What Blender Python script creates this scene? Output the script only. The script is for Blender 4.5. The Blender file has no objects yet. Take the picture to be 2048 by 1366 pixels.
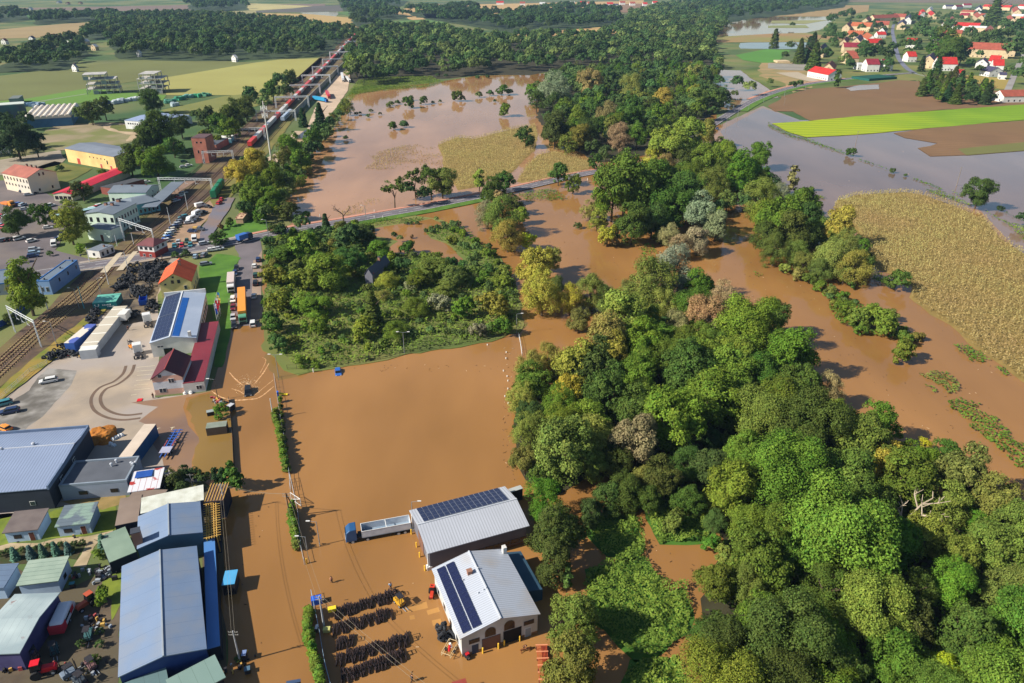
import bpy, bmesh, math, random
import numpy as np
from mathutils import Vector, Matrix, noise
from mathutils.geometry import tessellate_polygon
SC=bpy.context.scene; COL=SC.collection
random.seed(7); RNG=np.random.default_rng(7)
PI=math.pi
# ---------------------------------------------------------------- camera model
F=1450.; TH=math.atan(F/2867.); H=100.
CT,ST=math.cos(TH),math.sin(TH)
def G(px,py,z=0.):
    """photo pixel (2048 wide) -> world point at height z"""
    u=(px-1024)/F; v=(683-py)/F
    d=(u,CT+v*ST,-ST+v*CT); t=(z-H)/d[2]
    return Vector((d[0]*t,d[1]*t,z))
def ppm(p): return F/(p[1]*CT+(H-p[2])*ST)      # pixels (2048) per metre at a world point
def Z(ox,oy,s,pts): return [(ox+a/s,oy+b/s) for a,b in pts]
S4=3.994; S6=5.837
cam=bpy.data.cameras.new('camera'); camo=bpy.data.objects.new('camera',cam); COL.objects.link(camo)
camo.location=(0,0,H); camo.rotation_euler=(PI/2-TH,0,0)
cam.sensor_width=36; cam.lens=36*F/2048; cam.clip_end=30000; cam.clip_start=1; SC.camera=camo
# ---------------------------------------------------------------- light
SUN_EL=math.radians(36); SUN_AZ=math.radians(200)   # direction towards the sun, from +x
w=bpy.data.worlds.new('World'); SC.world=w; w.use_nodes=True; nt=w.node_tree
bg=nt.nodes['Background']; sky=nt.nodes.new('ShaderNodeTexSky'); sky.sky_type='NISHITA'; sky.sun_disc=False
sky.sun_elevation=SUN_EL; sky.sun_rotation=PI/2-SUN_AZ; sky.air_density=1.0; sky.dust_density=.6; sky.ozone_density=1.6
nt.links.new(sky.outputs[0],bg.inputs[0]); bg.inputs[1].default_value=.07
sl=bpy.data.lights.new('sun','SUN'); sl.energy=5.0; sl.angle=math.radians(.5); sl.color=(1,.93,.82)
so=bpy.data.objects.new('sun',sl); COL.objects.link(so)
sd=Vector((math.cos(SUN_AZ)*math.cos(SUN_EL),math.sin(SUN_AZ)*math.cos(SUN_EL),math.sin(SUN_EL)))
so.rotation_euler=sd.to_track_quat('Z','Y').to_euler()
SC.view_settings.view_transform='Standard'; SC.view_settings.look='None'; SC.view_settings.gamma=1; SC.view_settings.exposure=.6
SC.cycles.max_bounces=6; SC.cycles.diffuse_bounces=2; SC.cycles.glossy_bounces=3; SC.cycles.transmission_bounces=3; SC.cycles.volume_bounces=0
SC.cycles.transparent_max_bounces=4
# ---------------------------------------------------------------- tags
def tag(o,label=None,cat=None,group=None,kind=None):
    if label: o['label']=label
    if cat: o['category']=cat
    if group: o['group']=group
    if kind: o['kind']=kind
    return o
def thing(name,label,cat,loc=(0,0,0),rz=0,group=None):
    o=bpy.data.objects.new(name,None); COL.objects.link(o); o.location=loc; o.rotation_euler=(0,0,rz); o.empty_display_size=.3
    return tag(o,label,cat,group)
def dup(root,loc,rz,label=None,group=None,color=None,scale=None):
    r=root.copy(); COL.objects.link(r); r.location=loc; r.rotation_euler=(0,0,rz)
    if scale: r.scale=scale if hasattr(scale,'__len__') else (scale,)*3
    if label: r['label']=label
    if group: r['group']=group
    for ch in root.children:
        c=ch.copy(); COL.objects.link(c); c.parent=r
        if color and c.get('paint'): c.color=(*color,1)
        for g in ch.children:
            d=g.copy(); COL.objects.link(d); d.parent=c
            if color and d.get('paint'): d.color=(*color,1)
    if color: r.color=(*color,1)
    return r
# ---------------------------------------------------------------- materials
def s2l(v): v/=255.; return v/12.92 if v<=.04045 else ((v+.055)/1.055)**2.4
def C(r,g,b,k=1.): return (s2l(r)*k,s2l(g)*k,s2l(b)*k)
MATS={}
def M(name,c,c2=None,rough=.8,ns=.5,det=4,thr=(.35,.65),bump=0,bs=None,spec=.3,metal=0,stripe=None,objcol=False,c3=None,ns3=.02):
    """procedural material: two colours mixed by noise; stripe=(axis,period_m,width,colour) adds ribs or seams"""
    if name in MATS: return MATS[name]
    m=bpy.data.materials.new(name); m.use_nodes=True; n=m.node_tree.nodes; l=m.node_tree.links; b=n['Principled BSDF']
    b.inputs['Roughness'].default_value=rough; b.inputs['Metallic'].default_value=metal; b.inputs['Specular IOR Level'].default_value=spec
    tc=n.new('ShaderNodeTexCoord')
    def noi(sc,d=det):
        t=n.new('ShaderNodeTexNoise'); t.inputs['Scale'].default_value=sc; t.inputs['Detail'].default_value=d; l.new(tc.outputs['Object'],t.inputs['Vector']); return t
    def mix(f,a,bb):
        x=n.new('ShaderNodeMix'); x.data_type='RGBA'
        (l.new(f,x.inputs[0]) if hasattr(f,'links') else setattr(x.inputs[0],'default_value',f))
        for k,v in ((6,a),(7,bb)):
            if hasattr(v,'links'): l.new(v,x.inputs[k])
            else: x.inputs[k].default_value=(*v,1)
        return x.outputs[2]
    def ramp(f,a,bb):
        r=n.new('ShaderNodeMapRange'); r.inputs[1].default_value=a; r.inputs[2].default_value=bb; l.new(f,r.inputs[0]); return r.outputs[0]
    col=c
    if objcol:
        oi=n.new('ShaderNodeObjectInfo'); col=oi.outputs['Color']
    if c2 is None and not objcol: c2=tuple(x*.86 for x in c)
    if c2 is not None:
        col=mix(ramp(noi(ns).outputs[0],*thr),col,c2)
    if c3 is not None: col=mix(ramp(noi(ns3,3).outputs[0],.42,.6),col,c3)
    hgt=None
    if stripe:
        ax,per,wd,sc=stripe
        sp=n.new('ShaderNodeSeparateXYZ')
        if isinstance(ax,(int,float)):
            mp=n.new('ShaderNodeMapping'); mp.inputs['Rotation'].default_value=(0,0,math.radians(ax)); l.new(tc.outputs['Object'],mp.inputs[0]); l.new(mp.outputs[0],sp.inputs[0]); o=sp.outputs[0]
        else: l.new(tc.outputs['Object'],sp.inputs[0]); o=sp.outputs['XYZ'.index(ax)]
        q=n.new('ShaderNodeMath'); q.operation='MULTIPLY'; l.new(o,q.inputs[0]); q.inputs[1].default_value=1/per
        fr=n.new('ShaderNodeMath'); fr.operation='FRACT'; l.new(q.outputs[0],fr.inputs[0])
        lt=n.new('ShaderNodeMath'); lt.operation='LESS_THAN'; l.new(fr.outputs[0],lt.inputs[0]); lt.inputs[1].default_value=wd
        col=mix(lt.outputs[0],col,sc); hgt=lt.outputs[0]
    if hasattr(col,'links'): l.new(col,b.inputs['Base Color'])
    else: b.inputs['Base Color'].default_value=(*col,1)
    if bump:
        bp=n.new('ShaderNodeBump'); bp.inputs['Strength'].default_value=bump; bp.inputs['Distance'].default_value=.1
        if hgt is not None and bs is None: l.new(hgt,bp.inputs['Height'])
        else: l.new(noi(bs or ns*4).outputs[0],bp.inputs['Height'])
        l.new(bp.outputs[0],b.inputs['Normal'])
    MATS[name]=m; return m
# ---------------------------------------------------------------- mesh builder
class MB:
    def __init__(s): s.v=[]; s.f=[]; s.m=[]
    def poly(s,pts,mi=0):
        k=len(s.v); s.v+= [tuple(p) for p in pts]; s.f.append(tuple(range(k,k+len(pts)))); s.m.append(mi); return s
    def box(s,x0,y0,z0,x1,y1,z1,mi=0,rz=0,c=(0,0)):
        k=len(s.v); ca,sa=math.cos(rz),math.sin(rz)
        for z in (z0,z1):
            for x,y in ((x0,y0),(x1,y0),(x1,y1),(x0,y1)):
                dx,dy=x-c[0],y-c[1]; s.v.append((c[0]+dx*ca-dy*sa,c[1]+dx*sa+dy*ca,z))
        for q in ((0,3,2,1),(4,5,6,7),(0,1,5,4),(1,2,6,5),(2,3,7,6),(3,0,4,7)): s.f.append(tuple(k+i for i in q)); s.m.append(mi)
        return s
    def prism(s,prof,a,b,axis='y',mi=0,mcap=None):
        """extrude a 2-D profile along an axis; profile coords: y->(x,z)  x->(y,z)  z->(x,y)"""
        k=len(s.v); n=len(prof)
        for t in (a,b):
            for p,q in prof: s.v.append({'y':(p,t,q),'x':(t,p,q),'z':(p,q,t)}[axis])
        s.f.append(tuple(k+i for i in range(n))); s.f.append(tuple(k+n+i for i in reversed(range(n)))); s.m+=[mi if mcap is None else mcap]*2
        for i in range(n): j=(i+1)%n; s.f.append((k+i,k+n+i,k+n+j,k+j)); s.m.append(mi)
        return s
    def tube(s,p,q,r,n=6,mi=0,r2=None):
        p=Vector(p);q=Vector(q); d=(q-p).normalized(); a=d.orthogonal().normalized(); b=d.cross(a); k=len(s.v)
        for c,rr in ((p,r),(q,r if r2 is None else r2)):
            for i in range(n): t=2*PI*i/n; s.v.append(tuple(c+(a*math.cos(t)+b*math.sin(t))*rr))
        for i in range(n): j=(i+1)%n; s.f.append((k+i,k+j,k+n+j,k+n+i)); s.m.append(mi)
        s.f.append(tuple(k+i for i in reversed(range(n)))); s.f.append(tuple(k+n+i for i in range(n))); s.m+=[mi,mi]
        return s
    def ball(s,c,r,mi=0,n=8,m=5,sz=1):
        k=len(s.v)
        for i in range(m+1):
            t=PI*i/m
            for j in range(n): u=2*PI*j/n; s.v.append((c[0]+r*math.sin(t)*math.cos(u),c[1]+r*math.sin(t)*math.sin(u),c[2]+r*sz*math.cos(t)))
        for i in range(m):
            for j in range(n): q=(j+1)%n; s.f.append((k+i*n+j,k+(i+1)*n+j,k+(i+1)*n+q,k+i*n+q)); s.m.append(mi)
        return s
    def mesh(s,name,mats):
        me=bpy.data.meshes.new(name); me.from_pydata(s.v,[],s.f)
        for m in (mats if isinstance(mats,(list,tuple)) else [mats]): me.materials.append(m)
        me.polygons.foreach_set('material_index',s.m); me.update()
        bm=bmesh.new(); bm.from_mesh(me); bmesh.ops.recalc_face_normals(bm,faces=bm.faces); bm.to_mesh(me); bm.free()
        return me
    def build(s,name,mats,parent=None,bevel=0,smooth=False):
        me=s.mesh(name,mats)
        if smooth: me.polygons.foreach_set('use_smooth',[True]*len(me.polygons))
        o=bpy.data.objects.new(name,me); COL.objects.link(o)
        if parent: o.parent=parent
        if bevel:
            b=o.modifiers.new('b','BEVEL'); b.width=bevel; b.segments=2; b.limit_method='ANGLE'; b.angle_limit=.6
        return o
def obj(name,me,parent=None,loc=(0,0,0),rz=0,color=None,scale=None):
    o=bpy.data.objects.new(name,me); COL.objects.link(o); o.location=loc; o.rotation_euler=(0,0,rz)
    if parent: o.parent=parent
    if color: o.color=(*color,1); o['paint']=1
    if scale: o.scale=scale if hasattr(scale,'__len__') else (scale,)*3
    return o
# ---------------------------------------------------------------- ground sheets
def refine(w3,jit,step):
    out=[]; n=len(w3)
    for i in range(n):
        a,b=w3[i],w3[(i+1)%n]; d=(b-a); L=d.length
        k=max(1,min(60,int(L/step))) if jit else 1
        nn=Vector((-d.y,d.x,0)).normalized() if L>1e-6 else Vector((0,0,0))
        for j in range(k):
            p=a+d*(j/k)
            if jit:
                q=p*(.35/step); p=p+nn*jit*2*(noise.noise(q)+.5*noise.noise(q*2.7))
            out.append(p)
    return out
def area(name,pts,z,mat,jit=0,step=None,skirt=0,label=None,cat=None,kind='structure',world=False):
    w3=[Vector((p[0],p[1],z)) for p in pts] if world else [G(p[0],p[1],z) for p in pts]
    if jit: w3=refine(w3,jit,step or max(jit*1.5,1))
    tris=tessellate_polygon([w3]); v=[tuple(p) for p in w3]; f=[tuple(t) for t in tris]
    # make all faces point up
    ff=[]
    for t in f:
        a,b,c=(w3[i] for i in t); ff.append(t if (b-a).cross(c-a).z>0 else t[::-1])
    n=len(v)
    if skirt:
        v+=[(p[0],p[1],z-skirt) for p in w3]; ff+=[(i,(i+1)%n,(i+1)%n+n,i+n) for i in range(n)]
    me=bpy.data.meshes.new(name); me.from_pydata(v,[],ff); me.materials.append(mat); me.update()
    o=bpy.data.objects.new(name,me); COL.objects.link(o)
    return tag(o,label,cat,None,kind)
def spline(pts,n=8):
    out=[]; P=[pts[0]]+list(pts)+[pts[-1]]
    for i in range(1,len(P)-2):
        for j in range(n):
            t=j/n; a,b,c,d=(Vector(P[i+k]) for k in (-1,0,1,2))
            out.append(.5*((2*b)+(c-a)*t+(2*a-5*b+4*c-d)*t*t+(3*b-a-3*c+d)*t**3))
    out.append(Vector(P[-2])); return out
def ribbon(name,pts,width,z,mat,off=0,skirt=0,smooth=True,label=None,kind='structure',world=False,dash=None,n=8):
    c=[p if world else G(p[0],p[1]) for p in pts]; c=[Vector((p[0],p[1],0)) for p in c]
    if smooth: c=spline(c,n)
    L=[];R=[]
    for i,p in enumerate(c):
        d=(c[min(i+1,len(c)-1)]-c[max(i-1,0)]).normalized(); nn=Vector((-d.y,d.x,0))
        L.append(p+nn*(off+width/2)); R.append(p+nn*(off-width/2))
    b=MB(); acc=0
    for i in range(len(c)-1):
        if dash:
            acc+=(c[i+1]-c[i]).length
            if acc%(2*dash)>dash: continue
        q=[(*R[i].xy,z),(*R[i+1].xy,z),(*L[i+1].xy,z),(*L[i].xy,z)]; b.poly(q)
        if skirt:
            for u,v_ in ((R[i],R[i+1]),(L[i+1],L[i])): b.poly([(*u.xy,z-skirt),(*v_.xy,z-skirt),(*v_.xy,z),(*u.xy,z)])
    o=b.build(name,mat); return tag(o,label,None,None,kind)
def inpoly(x,y,p):
    c=False; j=len(p)-1
    for i in range(len(p)):
        if (p[i][1]>y)!=(p[j][1]>y) and x<(p[j][0]-p[i][0])*(y-p[i][1])/(p[j][1]-p[i][1]+1e-12)+p[i][0]: c=not c
        j=i
    return c
# ================================================================ GROUND, WATER, FIELDS
grass=C(92,118,45); grassd=C(66,92,34)
gm=M('m_ground',C(96,112,58),C(122,116,74),ns=.02,c3=C(60,88,48),ns3=.006,rough=.95)
b=MB(); b.poly([(-9000,-300,0),(9000,-300,0),(9000,12000,0),(-9000,12000,0)]); tag(b.build('ground',gm),kind='structure')
# muddy flood water: opaque brown body under a glossy surface
def water_mat(name,c1,c2,rough=.06,bump=.02,fs=.9):
    m=M(name,c1,c2,ns=.012,det=3,thr=(.3,.7),rough=rough,spec=.5); n=m.node_tree.nodes; l=m.node_tree.links
    p=n['Principled BSDF']; p.inputs['IOR'].default_value=1.33
    tc=n.new('ShaderNodeTexCoord'); 
    # slow streaks of silt: a second, stretched variation of the water's own colour
    st=n.new('ShaderNodeTexNoise'); st.inputs['Scale'].default_value=.035; st.inputs['Detail'].default_value=6; mq=n.new('ShaderNodeMapping'); mq.inputs['Scale'].default_value=(1,.3,1); mq.inputs['Rotation'].default_value=(0,0,1.1); l.new(tc.outputs['Object'],mq.inputs[0]); l.new(mq.outputs[0],st.inputs['Vector'])
    hv=n.new('ShaderNodeHueSaturation'); mr=n.new('ShaderNodeMapRange'); mr.inputs[1].default_value=.3; mr.inputs[2].default_value=.7; mr.inputs[3].default_value=.8; mr.inputs[4].default_value=1.16; l.new(st.outputs[0],mr.inputs[0]); l.new(mr.outputs[0],hv.inputs['Value'])
    src=p.inputs['Base Color'].links[0].from_socket; l.new(src,hv.inputs['Color']); l.new(hv.outputs[0],p.inputs['Base Color'])
    t=n.new('ShaderNodeTexNoise'); t.inputs['Scale'].default_value=fs; t.inputs['Detail'].default_value=3
    mp=n.new('ShaderNodeMapping'); mp.inputs['Scale'].default_value=(1,.45,1); mp.inputs['Rotation'].default_value=(0,0,.5)
    l.new(tc.outputs['Object'],mp.inputs[0]); l.new(mp.outputs[0],t.inputs['Vector'])
    bp=n.new('ShaderNodeBump'); bp.inputs['Strength'].default_value=bump; bp.inputs['Distance'].default_value=.3; l.new(t.outputs[0],bp.inputs['Height']); l.new(bp.outputs[0],p.inputs['Normal'])
    return m
wat=water_mat('m_water',C(158,115,68),C(138,99,54)); wat_far=water_mat('m_water_far',C(156,120,88),C(146,112,80))
wat_sh=water_mat('m_water_shallow',C(138,110,58),C(126,98,52))
WZ=.10
W1=[(455,2300),(450,1366),(447,1010),(440,985),(385,945),(378,920),(395,880),(380,850),(365,815),(372,795),(420,783),(449,700),(462,655),(520,650),(524,600),(530,500),
 (590,440),(572,400),(595,360),(620,310),(640,290),(680,240),(690,195),(720,180),(850,168),(950,152),(1060,148),(1250,140),(1420,200),(1440,250),(1525,212),(1600,240),(2900,250),(3600,900),(4200,2300)]
area('flood_water',W1,WZ,wat,jit=.5,step=4)
area('flood_water',[(1400,150),(1440,140),(1560,143),(1610,160),(1560,192),(1470,222),(1430,215)],WZ,wat_far,jit=3,step=10)
area('flood_water',[(1420,80),(1448,36),(1490,35),(1540,29),(1672,31),(1648,58),(1600,68),(1540,71)],.12,wat_far,jit=6,step=30)
area('flood_water',Z(512,0,S4,[(340,100),(670,92),(640,132),(450,132)]),.12,wat_far,jit=4,step=30)
area('flood_water',[(1692,177),(1720,170),(1759,169),(1757,178),(1700,182)],.5,wat_far,jit=1,step=4)
res=water_mat('m_reservoir',C(96,108,112),C(90,100,108))
area('reservoir',[(1478,86),(1560,82),(1625,86),(1622,98),(1545,98),(1480,97)],.12,res,jit=2,step=15)
wat_pale=water_mat('m_water_pale',C(130,106,88),C(120,98,84),fs=.4); wat_mid=water_mat('m_water_mid',C(176,134,96),C(164,122,84),fs=.5)
for m_ in (wat_pale,wat_mid,wat_far): m_.node_tree.nodes['Principled BSDF'].inputs['Specular IOR Level'].default_value=1.
area('flood_water',[(1440,262),(1525,216),(1600,240),(2900,250),(2900,900),(2200,620),(2048,515),(1960,420),(1860,400),(1700,400),(1650,440),(1600,420),(1540,360),(1470,310)],WZ+.012,wat_pale)
area('flood_water',[(600,432),(576,398),(598,358),(622,310),(643,290),(683,240),(694,197),(722,183),(850,172),(950,156),(1060,152),(1095,200),(1100,300),(1060,370),(980,388),(900,402),(840,414),(760,428),(680,440)],WZ+.012,wat_mid)
# ---- fields, far to near
def field(pts,c,c2=None,ang=0,per=0,z=.2,jit=0,ns=.01,sc=None,name='field'):
    k='m_field%d'%len(MATS)
    c2=c2 or tuple(x*.85 for x in c)
    m=M(k,c,c2,ns=ns,rough=.95,stripe=(float(ang),per,.4,sc or tuple(x*.84 for x in c)) if per else None)
    return area(name,pts,z,m,jit=jit,step=30 if jit else None)
olive=C(118,116,62); tan=C(176,152,98); tang=C(150,148,80); brown=C(124,96,72); purp=C(122,104,92); gr=C(78,112,48)
field(Z(0,0,S4,[(-1500,640),(0,605),(500,545),(1000,490),(1350,462),(2045,500),(2700,520),(2580,470),(2045,525),(1280,625),(1070,650),(700,705),(200,790),(0,800),(-1500,900)]),C(112,116,66),C(100,102,56),ang=75,per=9,z=.21)
field([(512,125),(560,119),(645,116),(640,130),(625,142),(605,160),(570,178),(540,186),(512,191),(440,190),(333,190),(325,165),(318,157)],C(160,156,88),C(146,140,76),ang=75,per=8,z=.22)
field(Z(0,0,S4,[(-900,880),(200,790),(700,705),(1120,745),(1330,760),(1300,800),(1100,800),(200,850),(0,830)]),C(98,134,52),z=.23)
field(Z(0,0,S4,[(1290,880),(1780,770),(2045,740),(2300,690),(2250,780),(2045,850),(1700,910),(1400,930)]),C(134,132,70),C(112,116,60),z=.24,jit=2)
field(Z(0,0,S4,[(-2000,80),(430,60),(1500,40),(2600,30),(2600,60),(1500,85),(600,90),(420,70),(-2000,200)]),purp,z=.2,jit=4)
field(Z(0,0,S4,[(-1500,140),(300,100),(600,95),(1500,82),(1560,120),(900,140),(400,160),(-1500,240)]),C(76,112,56),z=.22,jit=3)
field(Z(0,0,S4,[(-1500,330),(0,235),(500,190),(900,170),(880,200),(650,270),(300,300),(0,308),(-1500,400)]),C(158,136,94),z=.23,per=12,ang=20)
field(Z(0,0,S4,[(1400,100),(2045,85),(2045,170),(1700,180),(1560,150)]),C(150,142,98),z=.21)
field(Z(512,0,S4,[(-300,30),(0,28),(450,48),(300,66),(0,84),(-300,80)]),C(178,166,112),z=.25)
field(Z(512,0,S4,[(0,88),(450,50),(900,30),(1000,60),(650,90),(350,98),(0,100)]),C(96,92,84),z=.24)
field(Z(512,0,S4,[(0,104),(400,110),(740,140),(830,160),(790,230),(640,262),(500,275),(430,200),(200,160),(0,160)]),C(180,152,96),z=.25,per=10,ang=60)
field(Z(512,0,S4,[(640,100),(900,70),(900,120),(740,130)]),C(86,116,60),z=.26)
field(Z(512,0,S4,[(1100,110),(1240,40),(1900,20),(3100,0),(3100,90),(2045,110),(1700,130),(1250,160)]),C(182,152,104),C(170,140,92),z=.22,jit=4)
field(Z(512,0,S4,[(1080,170),(1500,150),(1800,110),(2045,110),(1900,160),(1400,190),(1200,215),(1070,205)]),C(92,124,62),z=.27)
field(Z(512,0,S4,[(1400,24),(2900,-6),(2900,10),(1500,40)]),C(96,104,74),z=.26)
field(Z(1024,0,S4,[(-100,80),(300,55),(560,55),(400,75),(100,112),(-100,120)]),C(186,158,106),z=.26)
field(Z(1024,0,S4,[(560,75),(700,40),(1000,28),(1250,36),(1200,98),(900,100),(640,88)]),C(136,108,84),z=.27)
field(Z(1024,0,S4,[(0,268),(480,235),(860,204),(870,250),(820,268),(480,300),(80,325),(0,310)]),C(182,152,96),C(150,118,80),z=.28)
field(Z(1536,0,S4,[(120,80),(620,42),(810,40),(800,90),(560,132),(0,130),(40,100)]),C(170,146,92),z=.3,sc=brown,per=60,ang=92)
field(Z(1536,0,S4,[(30,165),(480,160),(300,190),(20,185)]),C(140,140,90),z=.3)
field(Z(1536,0,S4,[(0,205),(300,200),(330,222),(0,222)]),C(130,136,84),z=.3)
field(Z(1536,0,S4,[(-500,300),(0,270),(300,262),(600,300),(700,340),(300,335),(-500,340)]),C(122,128,66),C(150,118,80),z=.3)
field(Z(1536,0,S4,[(-60,400),(0,392),(180,402),(80,490),(0,502),(-60,500),(-200,480),(-260,440)]),C(84,132,52),z=.3)
field(Z(1536,0,S4,[(0,-12),(1400,-14),(2400,-6),(2400,40),(1600,24),(0,12)]),C(120,104,84),z=.24)
ploughed=M('m_ploughed',C(128,98,68),C(110,84,58),ns=.03,rough=.95,stripe=(100.,6,.35,C(116,88,60)),c3=C(118,94,62),ns3=.008)
area('ploughed_field',Z(1536,0,S4,[(0,850),(120,770),(300,715),(600,690),(1050,640),(1330,655),(1420,680),(1500,700),(1900,730),(2300,760),(2300,900),(1430,870),(700,945),(600,952),(330,962),(200,890),(60,888)]),.3,ploughed,jit=1,step=10)
area('ploughed_field',Z(1536,0,S4,[(1000,1062),(1500,1000),(2045,965),(2900,930),(2900,1150),(2045,1200),(1600,1235),(1300,1248),(1220,1185),(1350,1145),(1080,1100)]),.3,ploughed,jit=2,step=12)
mus=M('m_mustard',C(122,152,26),C(104,138,24),ns=.02,rough=.95,stripe=(97.,9,.14,C(96,128,24)),c3=C(150,164,22),ns3=.006)
area('green_crop_field',Z(1536,0,S4,[(30,985),(330,965),(700,930),(1500,872),(2045,835),(2900,800),(2900,890),(2045,955),(1500,1005),(700,1075),(310,1097),(150,1050)]),.35,mus,jit=.5,step=6)
field(Z(1536,0,S4,[(1340,600),(1600,600),(1930,630),(1900,712),(1600,690),(1420,640)]),C(160,140,70),z=.36,per=5,ang=10)
field(Z(1536,0,S4,[(1520,1190),(2045,1130),(2900,1080),(2900,1160),(2045,1205),(1600,1240)]),C(112,112,60),z=.34,jit=2)
land=M('m_land',C(98,112,52),C(124,118,66),ns=.03,rough=.95,c3=C(72,92,42),ns3=.01)
area('village_land',[(1560,195),(1480,140),(1560,128),(1600,120),(1640,60),(1700,20),(2700,10),(2900,250),(2700,220),(2048,190),(1980,186),(1870,182),(1830,160),(1700,172),(1610,185)],.26,land,jit=2,step=20)
area('river_bank',Z(1536,0,S4,[(-60,500),(380,500),(420,640),(330,700),(200,740),(100,650),(-60,610)]),.28,M('m_bank',C(160,132,92),C(126,120,74),ns=.05,rough=.95),jit=2,step=10)
# ---- dry land left of the flood
area('overgrown_block',[(530,480),(600,460),(690,452),(760,438),(830,430),(880,440),(925,465),(960,490),(1000,518),(1030,560),(1038,610),(1040,665),(960,686),(880,698),(800,713),(720,729),(650,740),(600,748),(575,738),(550,715),(530,690),(523,640),(528,560)],.25,land,jit=1.1,step=3,skirt=.25)
area('flood_water',Z(500,400,S4,[(900,260),(950,235),(1120,200),(1300,180),(1450,150),(1560,195),(1400,245),(1440,310),(1560,350),(1670,440),(1750,520),(1740,560),(1660,540),(1600,460),(1350,450),(1120,420),(1110,390),(1180,330),(1100,300),(980,290)]),.30,wat,jit=.8,step=4)
bare=M('m_bare',C(150,134,108),C(128,118,88),ns=.06,rough=.95,c3=C(112,116,64),ns3=.03)
area('waste_ground',[(72,270),(120,248),(205,245),(300,245),(290,275),(240,290),(120,300),(80,290)],.2,bare,jit=2,step=8)
area('lawn',[(208,250),(240,243),(290,246),(282,262),(230,264)],.22,M('m_drygrass',C(108,108,52),C(88,96,42),ns=.1,rough=.95),jit=1,step=5)
area('dirt_road',Z(0,0,S4,[(810,1000),(850,985),(1180,985),(1130,1000),(900,995),(880,1020),(950,1045),(1100,1060),(1110,1110),(1000,1130),(1040,1080),(900,1050),(830,1025)]),.24,M('m_dirt',C(182,160,130),C(160,140,110),ns=.1,rough=.95),jit=.6,step=5)
area('gravel_lot',[(-300,330),(0,320),(120,300),(130,318),(118,330),(60,345),(0,350),(-300,380)],.2,M('m_gravel',C(158,146,128),C(134,124,106),ns=.1,rough=.95),jit=1,step=6)
area('lawn',Z(0,300,S6,[(430,200),(640,130),(850,180),(1090,215),(860,340),(700,400),(600,400),(590,280)]),.2,M('m_drygrass',C(108,108,52)),jit=.5,step=4)
asph=M('m_asphalt',C(108,100,102),C(92,86,88),ns=.08,rough=.85,c3=C(116,106,100),ns3=.03)
area('parking_lot',[(-300,375),(30,360),(110,395),(150,410),(130,470),(110,500),(150,510),(220,530),(160,545),(0,560),(-300,600)],.1,asph,jit=.4,step=4)
# rail ground
ball=M('m_ballast',C(96,76,62),C(72,60,52),ns=.5,rough=.95,c3=C(110,96,62),ns3=.06)
area('railway_bed',[(-120,720),(-120,880),(0,775),(60,722),(170,640),(290,530),(330,478),(420,395),(512,310),(600,215),(700,108),(772,20),(764,14),(745,30),(690,72),(600,150),(470,268),(420,318),(330,400),(225,498),(200,510),(100,612),(0,695)],.22,ball,jit=.3,step=4)
area('grass_verge',[(-120,880),(0,775),(60,722),(170,636),(200,612),(212,618),(150,685),(95,730),(0,800),(-120,900)],.25,M('m_verge',C(150,124,60),C(100,112,40),ns=.15,rough=.95),jit=.4,step=3)
# station street, car park and yard
conc=M('m_concrete',C(168,152,132),C(146,134,120),ns=.12,rough=.9,c3=C(158,148,140),ns3=.05)
area('gravel_car_park',[(313,500),(350,470),(385,420),(420,400),(430,415),(400,455),(410,488),(395,500),(330,505)],.28,M('m_parkgravel',C(164,134,108),C(142,118,94),ns=.15,rough=.95),jit=.4,step=4)
area('siding_verge',[(350,470),(385,420),(440,375),(470,340),(500,320),(560,240),(600,200),(612,205),(560,275),(500,352),(470,385),(430,425),(402,452)],.24,M('m_verge2',C(126,116,64),C(104,104,52),ns=.1,rough=.95),jit=.4,step=4)
area('loading_yard',[(612,262),(640,190),(690,130),(700,132),(700,150),(696,180),(672,215),(655,238),(632,262),(600,290),(560,320),(520,345),(528,320),(560,300),(590,262)],.27,M('m_slabs',C(196,172,148),C(176,156,132),ns=.05,rough=.9,stripe=(40.,8,.04,C(140,120,100))),jit=.3,step=6)
area('side_street',[(430,410),(455,395),(470,395),(458,420),(430,460),(418,480),(400,490),(402,460)],.3,M('m_wetasph',C(112,112,124),C(134,112,98),ns=.08,rough=.35),jit=.3,step=3)
area('lawn',[(440,455),(470,440),(530,440),(550,455),(540,468),(470,482),(430,487),(438,470)],.26,M('m_lush',C(84,124,40),C(66,104,34),ns=.15,rough=.95),jit=.4,step=3)
lush=MATS['m_lush']
area('lawn',Z(280,500,S6,[(690,170),(800,130),(900,40),(1080,60),(1180,90),(1100,190),(1060,320),(1050,560),(1060,900),(1000,1250),(960,1366),(870,1366),(900,900),(830,700),(700,520)]),.12,lush,jit=.2,step=2)
yd=[(-200,830),(0,800),(60,745),(95,730),(150,690),(190,625),(205,600),(240,560),(280,520),(345,512),(360,520),(315,590),(320,700),(310,795),(365,790),(425,783),(420,800),(470,860),(440,960),(380,965),(300,950),(180,1000),(-200,1080)]
area('yard',yd,.04,conc)
wet=M('m_wet',C(134,108,92),C(116,92,76),ns=.1,rough=.4,c3=C(144,112,84),ns3=.05)
area('wet_yard',[(262,805),(300,800),(372,790),(430,780),(470,900),(400,960),(335,935),(310,900),(290,850),(275,842),(300,826),(318,812)],.06,wet,jit=.5,step=3)
area('tyre_yard',[(205,600),(258,545),(262,520),(300,515),(345,512),(330,540),(315,590),(296,640),(250,650),(232,640),(190,625)],.06,M('m_tyreyard',C(120,106,84),C(70,62,54),ns=.3,rough=.95),jit=.3,step=3)
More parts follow.
